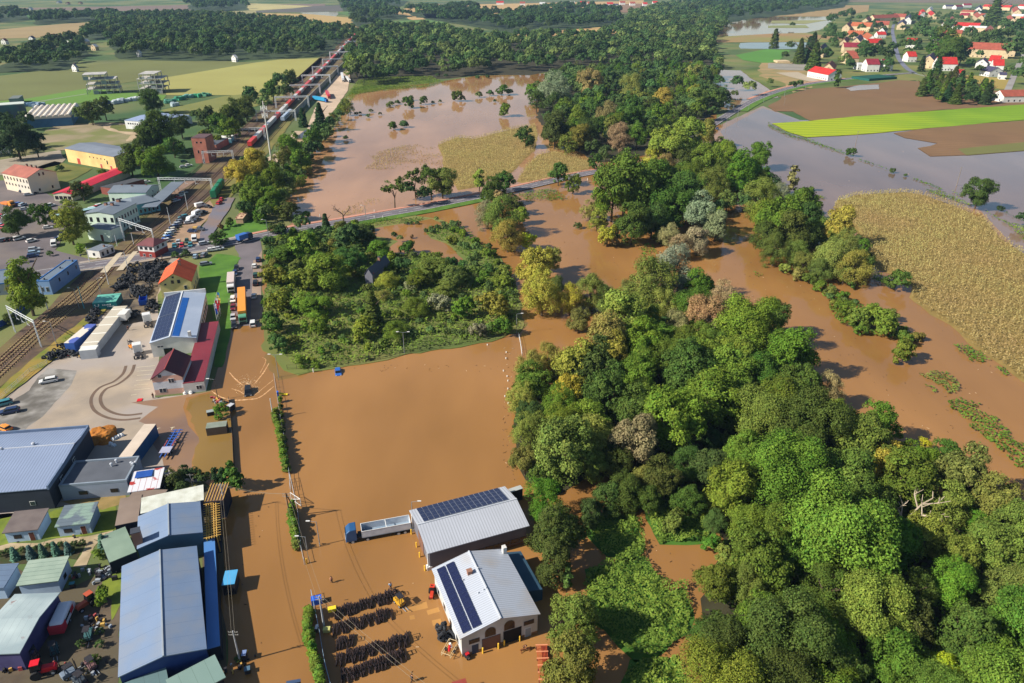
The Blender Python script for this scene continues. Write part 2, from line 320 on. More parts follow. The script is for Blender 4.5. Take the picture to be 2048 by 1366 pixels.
area('worn_patch',Z(0,700,S6,[(340,470),(440,320),(560,210),(720,215),(900,240),(830,400),(700,560),(420,840),(200,1000),(0,1010),(-300,1050),(-300,800),(0,740),(200,560)]),.05,M('m_worn',C(150,146,140),C(120,116,108),ns=.25,rough=.95,thr=(.45,.6),c3=C(96,92,86),ns3=.12),jit=.3,step=2)
track=M('m_track',C(112,92,78),C(98,82,70),ns=.3,rough=.9)
for k,off in enumerate((0,2.2)):
    ribbon('wheel_mark',Z(0,700,S6,[(1520,180),(1480,280),(1360,380),(1200,450),(1120,560),(1150,680),(1280,760),(1450,790),(1650,770)]),.8,.065+.004*k,track,off=off-1.1)
bt=M('m_baymark',C(226,214,180))
for (a,c) in (((1600,205),(1810,185)),((1600,250),(1800,235)),((1600,300),(1770,285)),((1590,360),(1770,345)),((1570,415),(1730,400)),((1565,470),(1760,450)),((1530,530),(1600,520))):
    ribbon('parking_bay_line',Z(0,700,S6,[a,c]),.14,.085,bt,smooth=False)
for x,y in ((1845,915),(2015,905)):
    ribbon('bay_corner_mark',Z(0,700,S6,[(x-25,y+5),(x+25,y-3)]),.16,.085,bt,smooth=False)
    ribbon('bay_corner_mark',Z(0,700,S6,[(x,y),(x-12,y+28)]),.16,.0852,bt,smooth=False)
area('shallow_silt',[(378,798),(420,786),(448,792),(462,830),(468,900),(470,948),(446,955),(400,945),(384,925),(396,885),(386,850),(374,818)],WZ+.006,wat_sh,jit=.5,step=2)
area('shallow_silt',[(528,700),(560,712),(600,728),(640,735),(600,752),(560,760),(540,740)],WZ+.006,wat_sh,jit=.6,step=2)
# ---- roads
R1=[(-200,575),(0,560),(100,545),(160,536),(250,522),(350,506),(420,494),(480,483),(540,470),(600,459),(680,446),(760,432),(840,418),(900,406),(970,392),(1040,378),(1110,362),(1180,347),(1240,339),(1300,325),(1360,295),(1425,250),(1470,222),(1510,200),(1560,182),(1620,168),(1700,158),(1780,150),(1830,146)]
ramat=M('m_road',C(112,106,112),C(98,94,98),ns=.1,rough=.8)
ribbon('road',R1,7.2,.5,ramat,skirt=.5)
bike=M('m_bikepath',C(196,140,118),C(182,130,110),ns=.1,rough=.9)
ribbon('cycle_path',R1[7:22],2.2,.46,bike,off=5.6,skirt=.4)
ribbon('cycle_path',R1[23:27],3.0,.46,bike,off=6.2,skirt=.4)
vg=M('m_vergegreen',C(90,124,42),C(70,100,34),ns=.2,rough=.95)
ribbon('grass_verge',R1[8:15],5,.44,vg,off=-6.2,skirt=.4)
ribbon('grass_verge',R1[22:28],6,.44,vg,off=-6.7,skirt=.4)
wm=M('m_roadpaint',C(226,226,222))
ribbon('road_edge_line',R1,.18,.506,wm,off=3.2); ribbon('road_edge_line',R1,.18,.506,wm,off=-3.2); ribbon('road_centre_line',R1,.18,.506,wm,dash=4,n=24)
ribbon('pavement',R1[3:8],2.2,.52,conc,off=5.0,skirt=.3); ribbon('pavement',R1[3:7],2.2,.52,conc,off=-5.0,skirt=.3)
ribbon('street',[(500,484),(500,520),(496,560),(491,610),(487,665)],8.5,.075,M('m_street',C(118,110,112),C(104,98,100),ns=.1,rough=.7))
ribbon('lay_by',[(516,500),(514,560),(512,620),(512,655)],3.2,.08,M('m_layby',C(158,138,120),C(130,112,100),ns=.1,rough=.9))
area('junction',[(470,480),(520,474),(524,500),(512,520),(485,520),(470,497)],.09,MATS['m_street'])
ribbon('road',[(1830,148),(1812,136),(1798,118),(1792,100),(1788,80),(1785,60),(1790,40)],6,.5,M('m_vroad',C(120,122,138),C(104,106,118),ns=.05))
ribbon('road',[(2120,30),(2070,70),(2048,110),(2035,135),(2018,175),(2005,200)],6,.5,M('m_vroad2',C(150,146,142),C(138,132,126),ns=.05))
ribbon('farm_track',[(1830,148),(1870,158),(1910,168),(1940,180),(1990,186)],4,.44,M('m_farmtrack',C(140,146,124)))
ribbon('dirt_track',Z(0,0,S4,[(230,830),(450,790),(690,752)]),3,.3,M('m_farmtrack',C(140,146,124)))
# cobbled concrete terrace + village yard
area('flooded_terrace',Z(1536,0,S4,[(0,505),(370,512),(370,565),(150,560),(0,545)]),.4,M('m_terr',C(150,144,132),C(132,128,118),ns=.05))
area('dirt_lot',Z(1536,0,S4,[(60,580),(240,575),(420,650),(330,650),(200,620)]),.42,M('m_dirtlot',C(174,160,136)))
# corn and green covers use these polygons
CORN1=Z(1536,240,S4,[(520,700),(560,640),(700,600),(1100,575),(1250,600),(1500,690),(1730,790),(1850,940),(2045,1070),(2600,1350)])+Z(1536,500,S4,[(2900,900),(2045,1060),(1900,940),(1640,780),(1450,600),(1300,520),(1130,380),(1150,290),(1060,220),(880,160),(820,60)])+Z(1536,240,S4,[(740,960),(690,850),(600,760)])
CORN2=Z(700,240,S4,[(700,200),(850,140),(1000,150),(1300,70),(1480,45),(1500,120),(1480,240),(1420,290),(1280,430),(1120,470),(1000,540),(870,560),(820,500),(740,380),(745,300)])
CORN3=Z(700,240,S4,[(1330,490),(1420,360),(1500,280),(1640,245),(1910,330),(1910,400),(1720,460),(1560,500),(1420,515)])
CORN4=Z(700,240,S4,[(150,280),(390,210),(560,197),(600,230),(700,210),(745,300),(740,380),(600,350),(480,390),(250,400),(110,390),(200,330)])
soil=M('m_cornsoil',C(146,122,66),C(124,106,56),ns=.2,rough=.95)
area('corn_ground',CORN1,.14,soil,jit=.5,step=3); area('corn_ground',CORN2,.14,soil,jit=.5,step=3); area('corn_ground',CORN3,.14,soil)
# haze
hz=bpy.data.materials.new('m_haze'); hz.use_nodes=True; n=hz.node_tree.nodes; n.remove(n['Principled BSDF']); pv=n.new('ShaderNodeVolumePrincipled')
pv.inputs['Color'].default_value=(.45,.68,1,1); pv.inputs['Density'].default_value=.00005; hz.node_tree.links.new(pv.outputs[0],n['Material Output'].inputs['Volume'])
b=MB(); b.box(-9100,-400,-1,9100,12100,112); tag(b.build('haze',hz),kind='stuff')
# ---- ground of the lower left yards
gd=M('m_yarddirt',C(104,90,72),C(80,70,58),ns=.25,rough=.95,c3=C(88,80,62),ns3=.08)
area('machinery_yard',Z(0,1132,S6,[(-300,-200),(700,270),(860,240),(1100,120),(1480,60),(1420,500),(1400,900),(1380,1320),(1300,1700),(-400,1900),(-400,600)]),.02,gd,jit=.3,step=2)
area('garden_path',Z(0,900,S6,[(-300,1130),(0,1120),(120,1090),(460,1080),(660,1030),(1000,1010),(1310,940),(1320,1010),(1160,1060),(1100,1130),(1000,1366),(860,1366),(900,1290),(1010,1090),(700,1090),(400,1130),(0,1170),(-300,1190)]),.045,M('m_path',C(178,160,130),C(150,134,104),ns=.4,rough=.95),jit=.15,step=1.5)
area('garden_bed',Z(0,900,S6,[(-300,1190),(0,1175),(400,1135),(700,1095),(1005,1095),(900,1280),(800,1270),(180,1340),(-300,1366)]),.05,M('m_bed',C(70,60,42),C(56,66,34),ns=.5,rough=1),jit=.15,step=1.5)
area('lawn',Z(0,900,S6,[(-300,780),(100,740),(560,740),(640,700),(1160,640),(1350,560),(1370,900),(1320,940),(1000,1000),(640,1030),(0,1110),(-300,1130)]),.04,M('m_gardenlawn',C(120,132,44),C(92,108,38),ns=.3,rough=.95),jit=.15,step=1.5)
area('yard_strip',[(118,1003),(254,987),(250,1003),(232,1010),(205,1020),(150,1010)],.045,M('m_drypatch',C(150,126,80),C(128,112,66),ns=.4,rough=.95),jit=.2,step=1)
area('lawn',Z(0,1132,S6,[(1200,190),(1320,80),(1480,60),(1460,320),(1330,600),(1290,640),(1300,400),(1180,330)]),.045,M('m_gardenlawn',C(120,132,44)),jit=.3,step=2)
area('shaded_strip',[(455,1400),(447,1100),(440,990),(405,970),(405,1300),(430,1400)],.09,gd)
# ================================================================ VEGETATION
def leaf_mat():
    m=bpy.data.materials.new('m_leaf'); m.use_nodes=True; n=m.node_tree.nodes; l=m.node_tree.links; b=n['Principled BSDF']
    b.inputs['Roughness'].default_value=.8; b.inputs['Specular IOR Level'].default_value=.1
    oi=n.new('ShaderNodeObjectInfo'); at=n.new('ShaderNodeAttribute'); at.attribute_name='v'
    hs=n.new('ShaderNodeHueSaturation'); l.new(oi.outputs['Color'],hs.inputs['Color'])
    s=n.new('ShaderNodeSeparateXYZ'); l.new(at.outputs['Vector'],s.inputs[0]); l.new(s.outputs[0],hs.inputs['Value']); l.new(s.outputs[1],hs.inputs['Hue'])
    l.new(hs.outputs[0],b.inputs['Base Color'])
    tr=n.new('ShaderNodeBsdfTranslucent'); l.new(hs.outputs[0],tr.inputs[0]); mx=n.new('ShaderNodeMixShader'); mx.inputs[0].default_value=.22
    l.new(b.outputs[0],mx.inputs[1]); l.new(tr.outputs[0],mx.inputs[2]); l.new(mx.outputs[0],n['Material Output'].inputs[0]); return m
LEAF=leaf_mat(); BARK=M('m_bark',C(92,78,62),C(70,60,48),ns=2,rough=.95); BARKP=M('m_barkpale',C(186,172,150),C(150,136,116),ns=2,rough=.95)
def quads_mesh(name,P,N,size,val,rng,asp=1.,mat=None):
    """many small leaf quads: positions P, normals N, sizes, per-leaf (value,hue)"""
    n=len(P); N=N/np.linalg.norm(N,axis=1,keepdims=True); r=rng.normal(size=(n,3)); T=np.cross(N,r); T/=np.linalg.norm(T,axis=1,keepdims=True)+1e-9; B=np.cross(N,T)
    s=size[:,None]; v=np.empty((n,4,3)); k=rng.uniform(.6,1.1,(n,4,1))
    v[:,0]=P-T*s*k[:,0]-B*s*.55*asp; v[:,1]=P+T*s*.3-B*s*k[:,1]*asp; v[:,2]=P+T*s*k[:,2]+B*s*.5*asp; v[:,3]=P-T*s*.35+B*s*k[:,3]*asp
    me=bpy.data.meshes.new(name); me.vertices.add(n*4); me.vertices.foreach_set('co',v.reshape(-1)); me.loops.add(n*4); me.loops.foreach_set('vertex_index',np.arange(n*4,dtype=np.int32))
    me.polygons.add(n); me.polygons.foreach_set('loop_start',np.arange(0,n*4,4,dtype=np.int32)); me.polygons.foreach_set('loop_total',np.full(n,4,dtype=np.int32))
    me.update(calc_edges=True); a=me.attributes.new('v','FLOAT_VECTOR','POINT'); vv=np.zeros((n,4,3)); vv[:,:,0]=val[:,None,0]; vv[:,:,1]=val[:,None,1]; a.data.foreach_set('vector',vv.reshape(-1).astype(np.float32))
    me.materials.append(mat or LEAF); me.update(); return me
def sph(n,rng,zmin=-1.):
    z=rng.uniform(zmin,1,n); t=rng.uniform(0,2*PI,n); r=np.sqrt(1-z*z); return np.stack([r*np.cos(t),r*np.sin(t),z],1)
def crown(seed,shape,ncl,nl,leaf):
    rng=np.random.default_rng(seed)
    if shape=='conifer':
        P=[];N=[];V=[]
        for i in range(ncl):
            h=i/ncl; rr=(1-h)**.8*.55+.03; t=rng.uniform(0,2*PI,nl); q=rng.uniform(.35,1,nl)**.6
            p=np.stack([rr*q*np.cos(t),rr*q*np.sin(t),.15+2.75*h+ -q*.16+rng.normal(0,.03,nl)],1)
            P.append(p); N.append(np.stack([np.cos(t)*.6,np.sin(t)*.6,np.ones(nl)*.8],1)+rng.normal(0,.3,(nl,3))); V.append(np.stack([rng.uniform(.75,1.25,nl),rng.normal(.5,.01,nl)],1))
        P=np.concatenate(P);N=np.concatenate(N);V=np.concatenate(V); return quads_mesh('crown',P,N,rng.uniform(.7,1.3,len(P))*leaf,V,rng)
    ex,ez,cz,zm,nlob,lr={'round':(.62,.72,1.15,-.9,13,.46),'billow':(.66,.7,1.15,-.85,18,.37),'willow':(.6,.72,1.1,-.95,14,.44),'poplar':(.3,.95,1.35,-.9,14,.34),'bush':(.68,.32,.3,-.2,7,.42),'shrub':(.6,.5,.6,-.6,7,.48),'column':(.08,1.0,1.2,-1.,9,.33),'sparse':(.66,.62,1.75,-.7,12,.3)}[shape]
    L=sph(nlob,rng,zm)
    L*=np.array([ex,ex,ez])*rng.uniform(.75,1.2,(nlob,1)); L[:,2]+=cz; L=np.concatenate([L,[[0,0,cz]]]); R_=np.append(rng.uniform(.75,1.15,nlob)*lr,lr*1.5)
    q=rng.integers(0,nlob+1,ncl); d=sph(ncl,rng,-.5); d+= .35*(L[q]-np.array([0,0,cz-.2])); d/=np.linalg.norm(d,axis=1,keepdims=True)
    c=L[q]+d*(R_[q]*rng.uniform(.75,1.0,ncl))[:,None]
    rc=rng.uniform(.10,.20,ncl)*(1.1 if shape=='billow' else 1)*(1.25 if ncl<60 else 1)
    k=np.repeat(np.arange(ncl),nl); n=len(k)
    dd=sph(n,rng,-.5)
    rr=rng.uniform(.5,1.2,n) if shape in('willow','sparse') else rng.uniform(.7,1.15,n)
    P=c[k]+dd*(rc[k]*rr)[:,None]
    if shape=='willow': P[:,2]-=rng.uniform(0,.22,n)*np.linalg.norm(P[:,:2],axis=1)
    if shape in('bush','shrub'): P[:,2]=np.maximum(P[:,2],.03)
    out=(P-np.array([0,0,cz-.3])); out/=np.linalg.norm(out,axis=1,keepdims=True)+1e-6
    N=dd*.7+out*.45+d[k]*.35+rng.normal(0,.5,(n,3))
    lv=rng.uniform(.88,1.12,nlob+1); cv=rng.uniform(.82,1.18,ncl)*lv[q]; ch=rng.normal(.5,.007,ncl)
    V=np.stack([cv[k]*rng.uniform(.72,1.28,n),ch[k]+rng.normal(0,.007,n)],1)
    return quads_mesh('crown',P,N,rng.uniform(.6,1.35,n)*leaf,V,rng,asp=.45 if shape=='willow' else .8)
def trunk(seed,shape,mat=None,bare=False):
    rng=random.Random(seed); b=MB(); top=1.5 if shape not in('poplar','conifer') else 2.3
    def limb(p,d,L,r,lev):
        q=p+d*L; b.tube(p,q,r,5 if lev else 7,0,r*.62)
        if lev<(3 if bare else 1):
            for i in range(3 if bare else 5):
                a=rng.uniform(0,2*PI); nd=(d*.75+Vector((math.cos(a),math.sin(a),rng.uniform(.0,.6)))*.75).normalized()
                limb(q if i<2 else p+d*L*rng.uniform(.5,.95),nd,L*rng.uniform(.45,.72),r*.55,lev+1)
    limb(Vector((0,0,-.05)),Vector((rng.uniform(-.05,.05),rng.uniform(-.05,.05),1)).normalized(),top*(.6 if bare else .72),.062,0)
    return b.mesh('trunk',mat or BARK)
PROTO={}
def protos():
    sp={'round':(4,300,62,.036),'billow':(4,290,66,.036),'willow':(3,280,66,.034),'poplar':(2,220,55,.042),'sparse':(2,120,40,.042)}
    for s,(k,a,n_,lf) in sp.items(): PROTO[s,'near']=[crown(11*i+len(s),s,a,n_,lf) for i in range(k)]; PROTO[s,'mid']=[crown(7*i+3,s,a*2//5,n_//2,lf*1.8) for i in range(3)]; PROTO[s,'far']=[crown(5*i+2,s,50,18,lf*3.0) for i in range(3)]
    for s in ('round','billow','willow'): PROTO[s,'big']=[crown(90+i,s,560,72,.024) for i in range(2)]
    PROTO['conifer','near']=[crown(1,'conifer',36,90,.07)]; PROTO['conifer','mid']=[crown(2,'conifer',22,60,.1)]; PROTO['conifer','far']=[crown(3,'conifer',14,30,.16)]
    for s in ('bush','shrub','column'): PROTO[s,'near']=[crown(i+40,s,80,45,.065) for i in range(3)]; PROTO[s,'mid']=PROTO[s,'near']; PROTO[s,'far']=[crown(i+50,s,30,22,.13) for i in range(2)]
    for s in sp: PROTO[s,'t']=[trunk(i,s) for i in range(2)]
    PROTO['conifer','t']=[trunk(3,'conifer')]; PROTO['bare','t']=[trunk(i,'bare',BARKP,True) for i in (5,6)]; PROTO['baredk','t']=[trunk(i,'bare',BARK,True) for i in (7,8)]
protos()
TC={'g':(.098,.155,.024),'g2':(.135,.2,.03),'bg':(.125,.188,.034),'bg2':(.096,.165,.026),'dk':(.064,.096,.026),'dg':(.066,.118,.026),'dbl':(.03,.062,.026),'o':(.14,.172,.044),'ol':(.225,.23,.06),'yo':(.33,.29,.055),'y':(.36,.36,.03),
 'yb':(.185,.23,.042),'tan':(.31,.25,.12),'tano':(.24,.215,.09),'sil':(.22,.225,.14),'lg':(.2,.26,.055),'br':(.14,.085,.05),'ora':(.3,.15,.04),'teal':(.075,.14,.045),'blue':(.10,.18,.15)}
TN={'g':'mid green','g2':'fresh green','bg':'bright green','bg2':'vivid green','dk':'dull dark olive','dg':'dark green','dbl':'blackish green','o':'olive','ol':'pale olive','yo':'yellowish olive','y':'yellow','yb':'yellow green','tan':'straw brown','tano':'brownish olive','sil':'silvery grey','lg':'light green','br':'reddish brown','ora':'orange','teal':'bluish green','blue':'blue green'}
SHN={'round':'rounded','billow':'many-lobed','willow':'feathery','poplar':'tall narrow','sparse':'thin-crowned','conifer':'conical','bush':'low','shrub':'bushy','column':'slim upright'}
for k_ in TC: TC[k_]=(TC[k_][0]*1.2,TC[k_][1]*1.2,TC[k_][2]*(.95 if k_ not in('tan','sil','tano','blue') else 1.1))
PLACED=[]; QUEUE=[]
def tree(cx,cy,r,shape,col,label=None,zone=None,hf=None,world=None,R=None,lod=None):
    """cx,cy,r: crown centre and half-width in photo pixels"""
    rr=random.Random(int(cx*13+cy*7+r)); isb=shape in('bush','shrub','column')
    if world is None:
        hc=0.; R=4.
        for _ in range(4):
            p=G(cx,cy,hc); R=r/ppm(p); hc=(.35*R if shape=='bush' else .6*R if shape=='shrub' else (hf or 1.)*R*{'poplar':1.35/.62,'column':1.2/.38,'conifer':.9/.5}.get(shape,1.15))
        x,y=p.x,p.y; sx=R/{'poplar':.62,'column':.38,'conifer':.5}.get(shape,1.)
        if shape in('column','conifer'): p=G(cx,cy,hc); x,y=p.x,p.y
    else:
        x,y=world; sx=R/{'poplar':.62,'column':.38,'conifer':.5}.get(shape,1.)
    PLACED.append((x,y,R)); pp=F/(y*CT+H*ST)
    QUEUE.append((R*pp*(1.5 if label else 1),x,y,R,sx,shape,col,label,zone,hf,int(cx*13+cy*7+r)))
def CATOF(shape): return {'bush':'shrub','shrub':'shrub','conifer':'conifer','willow':'willow','column':'hedge tree'}.get(shape,'tree')
def build_trees():
    rest={'tree':[],'shrub':[]}; cnt={}
    for q in sorted(QUEUE,key=lambda q:-q[0]):
        k=CATOF(q[5]); cnt[k]=cnt.get(k,0)+1
        if cnt[k]>294 and not q[7]: rest['shrub' if k=='shrub' else 'tree'].append((q[1],q[2],q[3],q[5],q[6]))
        else: make_tree(*q[1:])
    print('TREES',cnt,len(rest['tree']),len(rest['shrub']))
    if rest['tree']: wood('tree_mass',rest['tree'],'smaller trees filling out the woods between the larger ones')
    if rest['shrub']: wood('shrub_mass',rest['shrub'],'smaller shrubs filling out the scrub',zc=.5)
def make_tree(x,y,R,sx,shape,col,label,zone,hf,sd_):
    rr=random.Random(sd_); isb=shape in('bush','shrub','column'); d=math.hypot(x,y)
    pp=F/(y*CT+H*ST); lod='big' if pp*R>62 and shape in('round','billow','willow') else 'near' if pp*R>22 else 'mid' if pp*R>10 else 'far'
    colr=TC[col]; j=[rr.uniform(.85,1.15)*c for c in colr]; g_=rr.uniform(.92,1.08); j[0]*=g_; j[1]/=g_**.3
    pr=rr.choice(PROTO[shape,lod]); rz=rr.uniform(0,6.28)
    hf=(hf or 1.)*(.68 if shape=='conifer' else 1)
    sc=(sx*rr.uniform(.9,1.1),sx*rr.uniform(.9,1.1),sx*(hf or 1.)*rr.uniform(.92,1.12))
    nm={'shrub':'shrub','bush':'shrub','column':'hedge_tree','conifer':'conifer','willow':'willow_tree'}.get(shape,'tree')
    kd='shrub' if shape in('bush','shrub') else 'conifer' if shape=='conifer' else 'tree'
    lab=label or '%s %s %s %s'%(TN[col],SHN[shape],kd,zone or 'in the wood')
    lab=lab.replace('conical conifer','conical conifer').replace('feathery tree','feathery willow')
    grp=None if label else lab
    if isb:
        o=obj(nm,pr,None,(x,y,.1),rz,tuple(j),sc); del o['paint']; return tag(o,lab,CATOF(shape),grp)
    t=thing(nm,lab,CATOF(shape),(x,y,.1),rz,grp); t.scale=sc
    obj('trunk',PROTO[shape,'t'][rr.randrange(len(PROTO[shape,'t']))],t); c=obj('crown',pr,t,color=tuple(j)); del c['paint']
def bare_tree(px,py,hm,label,dark=False):
    p=G(px,py); t=thing('bare_tree',label,'tree',(p.x,p.y,.1)); s=hm/2.3; t.scale=(s*1.3,s*1.3,s); obj('trunk',PROTO['baredk' if dark else 'bare','t'][px%2],t); PLACED.append((p.x,p.y,2)); return t
def fill(poly,sp,cols,shapes,Rr,zone,nmax=400,seed=1,avoid=.72,hf=1.,ymax=None,merge=None):
    """scatter trees over a ground polygon (photo pixels) keeping their crowns apart"""
    rg=random.Random(seed); W=[G(*p).xy for p in poly]; xs=[p[0] for p in W]; ys=[p[1] for p in W]; n=0; miss=0; out=[]
    while n<nmax and miss<500:
        x=rg.uniform(min(xs),max(xs)); y=rg.uniform(min(ys),max(ys)); R=rg.uniform(*Rr)
        if not inpoly(x,y,W): miss+=.2; continue
        if any((x-a)**2+(y-b)**2<((R+c)*avoid*sp)**2 for a,b,c in PLACED): miss+=1; continue
        n+=1; miss=0; sh=rg.choice(shapes); cl=rg.choice(cols)
        if merge is not None: merge.append((x,y,R,sh,cl)); PLACED.append((x,y,R))
        else: tree(x,y,R,sh,cl,zone=zone,hf=hf,world=(x,y),R=R)
    return n
def wood(name,items,label,zc=1.25):
    """a far wood that reads as one mass: one mesh of many crowns (stuff)"""
    rng=np.random.default_rng(len(items)); P=[];N=[];Sz=[];V=[]; me0=[]
    for (x,y,R,sh,cl) in items:
        nc=28; d=sph(nc,rng,-.35); c=d*rng.uniform(.55,.9,(nc,1))*np.array([1,1,.85])*R+np.array([x,y,R*zc+.3]); nl=16
        k=np.repeat(np.arange(nc),nl); dd=sph(len(k),rng,-.4); P.append(c[k]+dd*R*.26*rng.uniform(.8,1.1,(len(k),1))); N.append(dd+d[k]*.5+rng.normal(0,.3,(len(k),3)))
        Sz.append(np.full(len(k),R*.125)); base=TC[cl]; ref=TC['g']; cv=rng.uniform(.75,1.25,nc)*(sum(base)/sum(ref))**.8*rng.uniform(.75,1.3)
        hue=.5+(.022 if cl in('dbl','dg','teal') else -.03 if cl in('o','ol','tano','yo','tan') else 0)+rng.normal(0,.006); V.append(np.stack([cv[k]*rng.uniform(.85,1.15,len(k)),np.full(len(k),hue)],1))
    me=quads_mesh(name,np.concatenate(P),np.concatenate(N),np.concatenate(Sz),np.concatenate(V),rng); o=obj(name,me,color=(.078,.13,.036)); del o['paint']; return tag(o,label,'woodland' if label else None,None,'stuff')
def cover(name,poly,dens,leaf,hgt,col,label,z=.2,seed=1,lump=.35,hn=1.):
    """leafy ground cover (stuff): leaf quads over a bumpy surface"""
    rng=np.random.default_rng(seed); W=[G(*p).xy for p in poly]; xs=[p[0] for p in W]; ys=[p[1] for p in W]
    A=(max(xs)-min(xs))*(max(ys)-min(ys)); n=int(A*dens); X=rng.uniform(min(xs),max(xs),n); Y=rng.uniform(min(ys),max(ys),n)
    jx=np.array([1.2*noise.noise(Vector((x*.4,y*.4,3))) for x,y in zip(X,Y)])
    k=np.array([inpoly(x+j,y+j,W) for x,y,j in zip(X,Y,jx)]); X=X[k];Y=Y[k]; n=len(X)
    h=lambda x,y:hgt*(.55+.9*noise.noise(Vector((x*lump,y*lump,seed)))+.4*noise.noise(Vector((x*lump*2.6,y*lump*2.6,seed))))
    Zz=np.array([h(x,y) for x,y in zip(X,Y)]); ok=Zz>-.4*hgt; X,Y,Zz=X[ok],Y[ok],np.maximum(Zz[ok],.02); n=len(X)
    gx=np.array([h(x+.4,y)-h(x-.4,y) for x,y in zip(X,Y)])/.8; gy=np.array([h(x,y+.4)-h(x,y-.4) for x,y in zip(X,Y)])/.8
    N=np.stack([-gx,-gy,np.ones(n)*hn],1)+rng.normal(0,.35,(n,3)); P=np.stack([X,Y,z+Zz*rng.uniform(.8,1.05,n)],1)
    big=np.array([noise.noise(Vector((x*.12,y*.12,9))) for x,y in zip(X,Y)]); V=np.stack([rng.uniform(.75,1.25,n)*(1+.35*big),.5-.02*big+rng.normal(0,.006,n)],1)
    o=obj(name,quads_mesh(name,P,N,rng.uniform(.6,1.3,n)*leaf,V,rng),color=TC[col]); del o['paint']; return tag(o,label,None,None,'stuff')
def corn(poly,name,label,ang,sp=1.05,step=.75,seed=1,thin=0,h=2.1,col=(.325,.265,.10),wav=.62):
    rng=np.random.default_rng(seed); W=[G(*p).xy for p in poly]; ca,sa=math.cos(ang),math.sin(ang); U=[(x*ca+y*sa,-x*sa+y*ca) for x,y in W]
    u=np.arange(min(p[0] for p in U),max(p[0] for p in U),step); v=np.arange(min(p[1] for p in U),max(p[1] for p in U),sp)
    uu,vv=np.meshgrid(u,v); uu=uu.ravel()+rng.normal(0,.2,uu.size); vv=vv.ravel(); vv=vv+1.4*np.sin(uu*.02)+rng.normal(0,wav,vv.size); X=uu*ca-vv*sa; Y=uu*sa+vv*ca
    k=np.array([inpoly(x,y,W) for x,y in zip(X,Y)]); X=X[k];Y=Y[k]
    if thin: t=np.array([noise.noise(Vector((x*.03,y*.06,5)))+.5*noise.noise(Vector((x*.12,y*.12,5))) for x,y in zip(X,Y)]); t=t>thin-1.+rng.uniform(.3,1,len(t)); X=X[t];Y=Y[t]
    n=len(X); gap=np.array([noise.noise(Vector((x*.5,y*.5,2))) for x,y in zip(X,Y)]); big=np.array([noise.noise(Vector((x*.03,y*.03,7)))+.6*noise.noise(Vector((x*.1,y*.1,8))) for x,y in zip(X,Y)])
    hh=h*(1+.12*gap+rng.uniform(-.1,.1,n)); P=[];N=[];Sz=[];V=[]
    for q in range(3):
        f=(.98,.72,.42)[q]; P.append(np.stack([X+rng.normal(0,.14,n),Y+rng.normal(0,.14,n),.14+hh*f],1)); N.append(np.stack([rng.normal(0,.6,n)-.25,rng.normal(0,.6,n)-.5,np.full(n,.75)],1)); Sz.append(rng.uniform(.22,.4,n)); V.append(np.stack([rng.uniform(.75,1.3,n)*(1+.3*gap)*(1,.95,.85)[q],.5+.028*big-.004+rng.normal(0,.006,n)],1))
    o=obj(name,quads_mesh(name,np.concatenate(P),np.concatenate(N),np.concatenate(Sz),np.concatenate(V),rng,asp=.5),color=col); del o['paint']; return tag(o,label,None,None,'stuff')
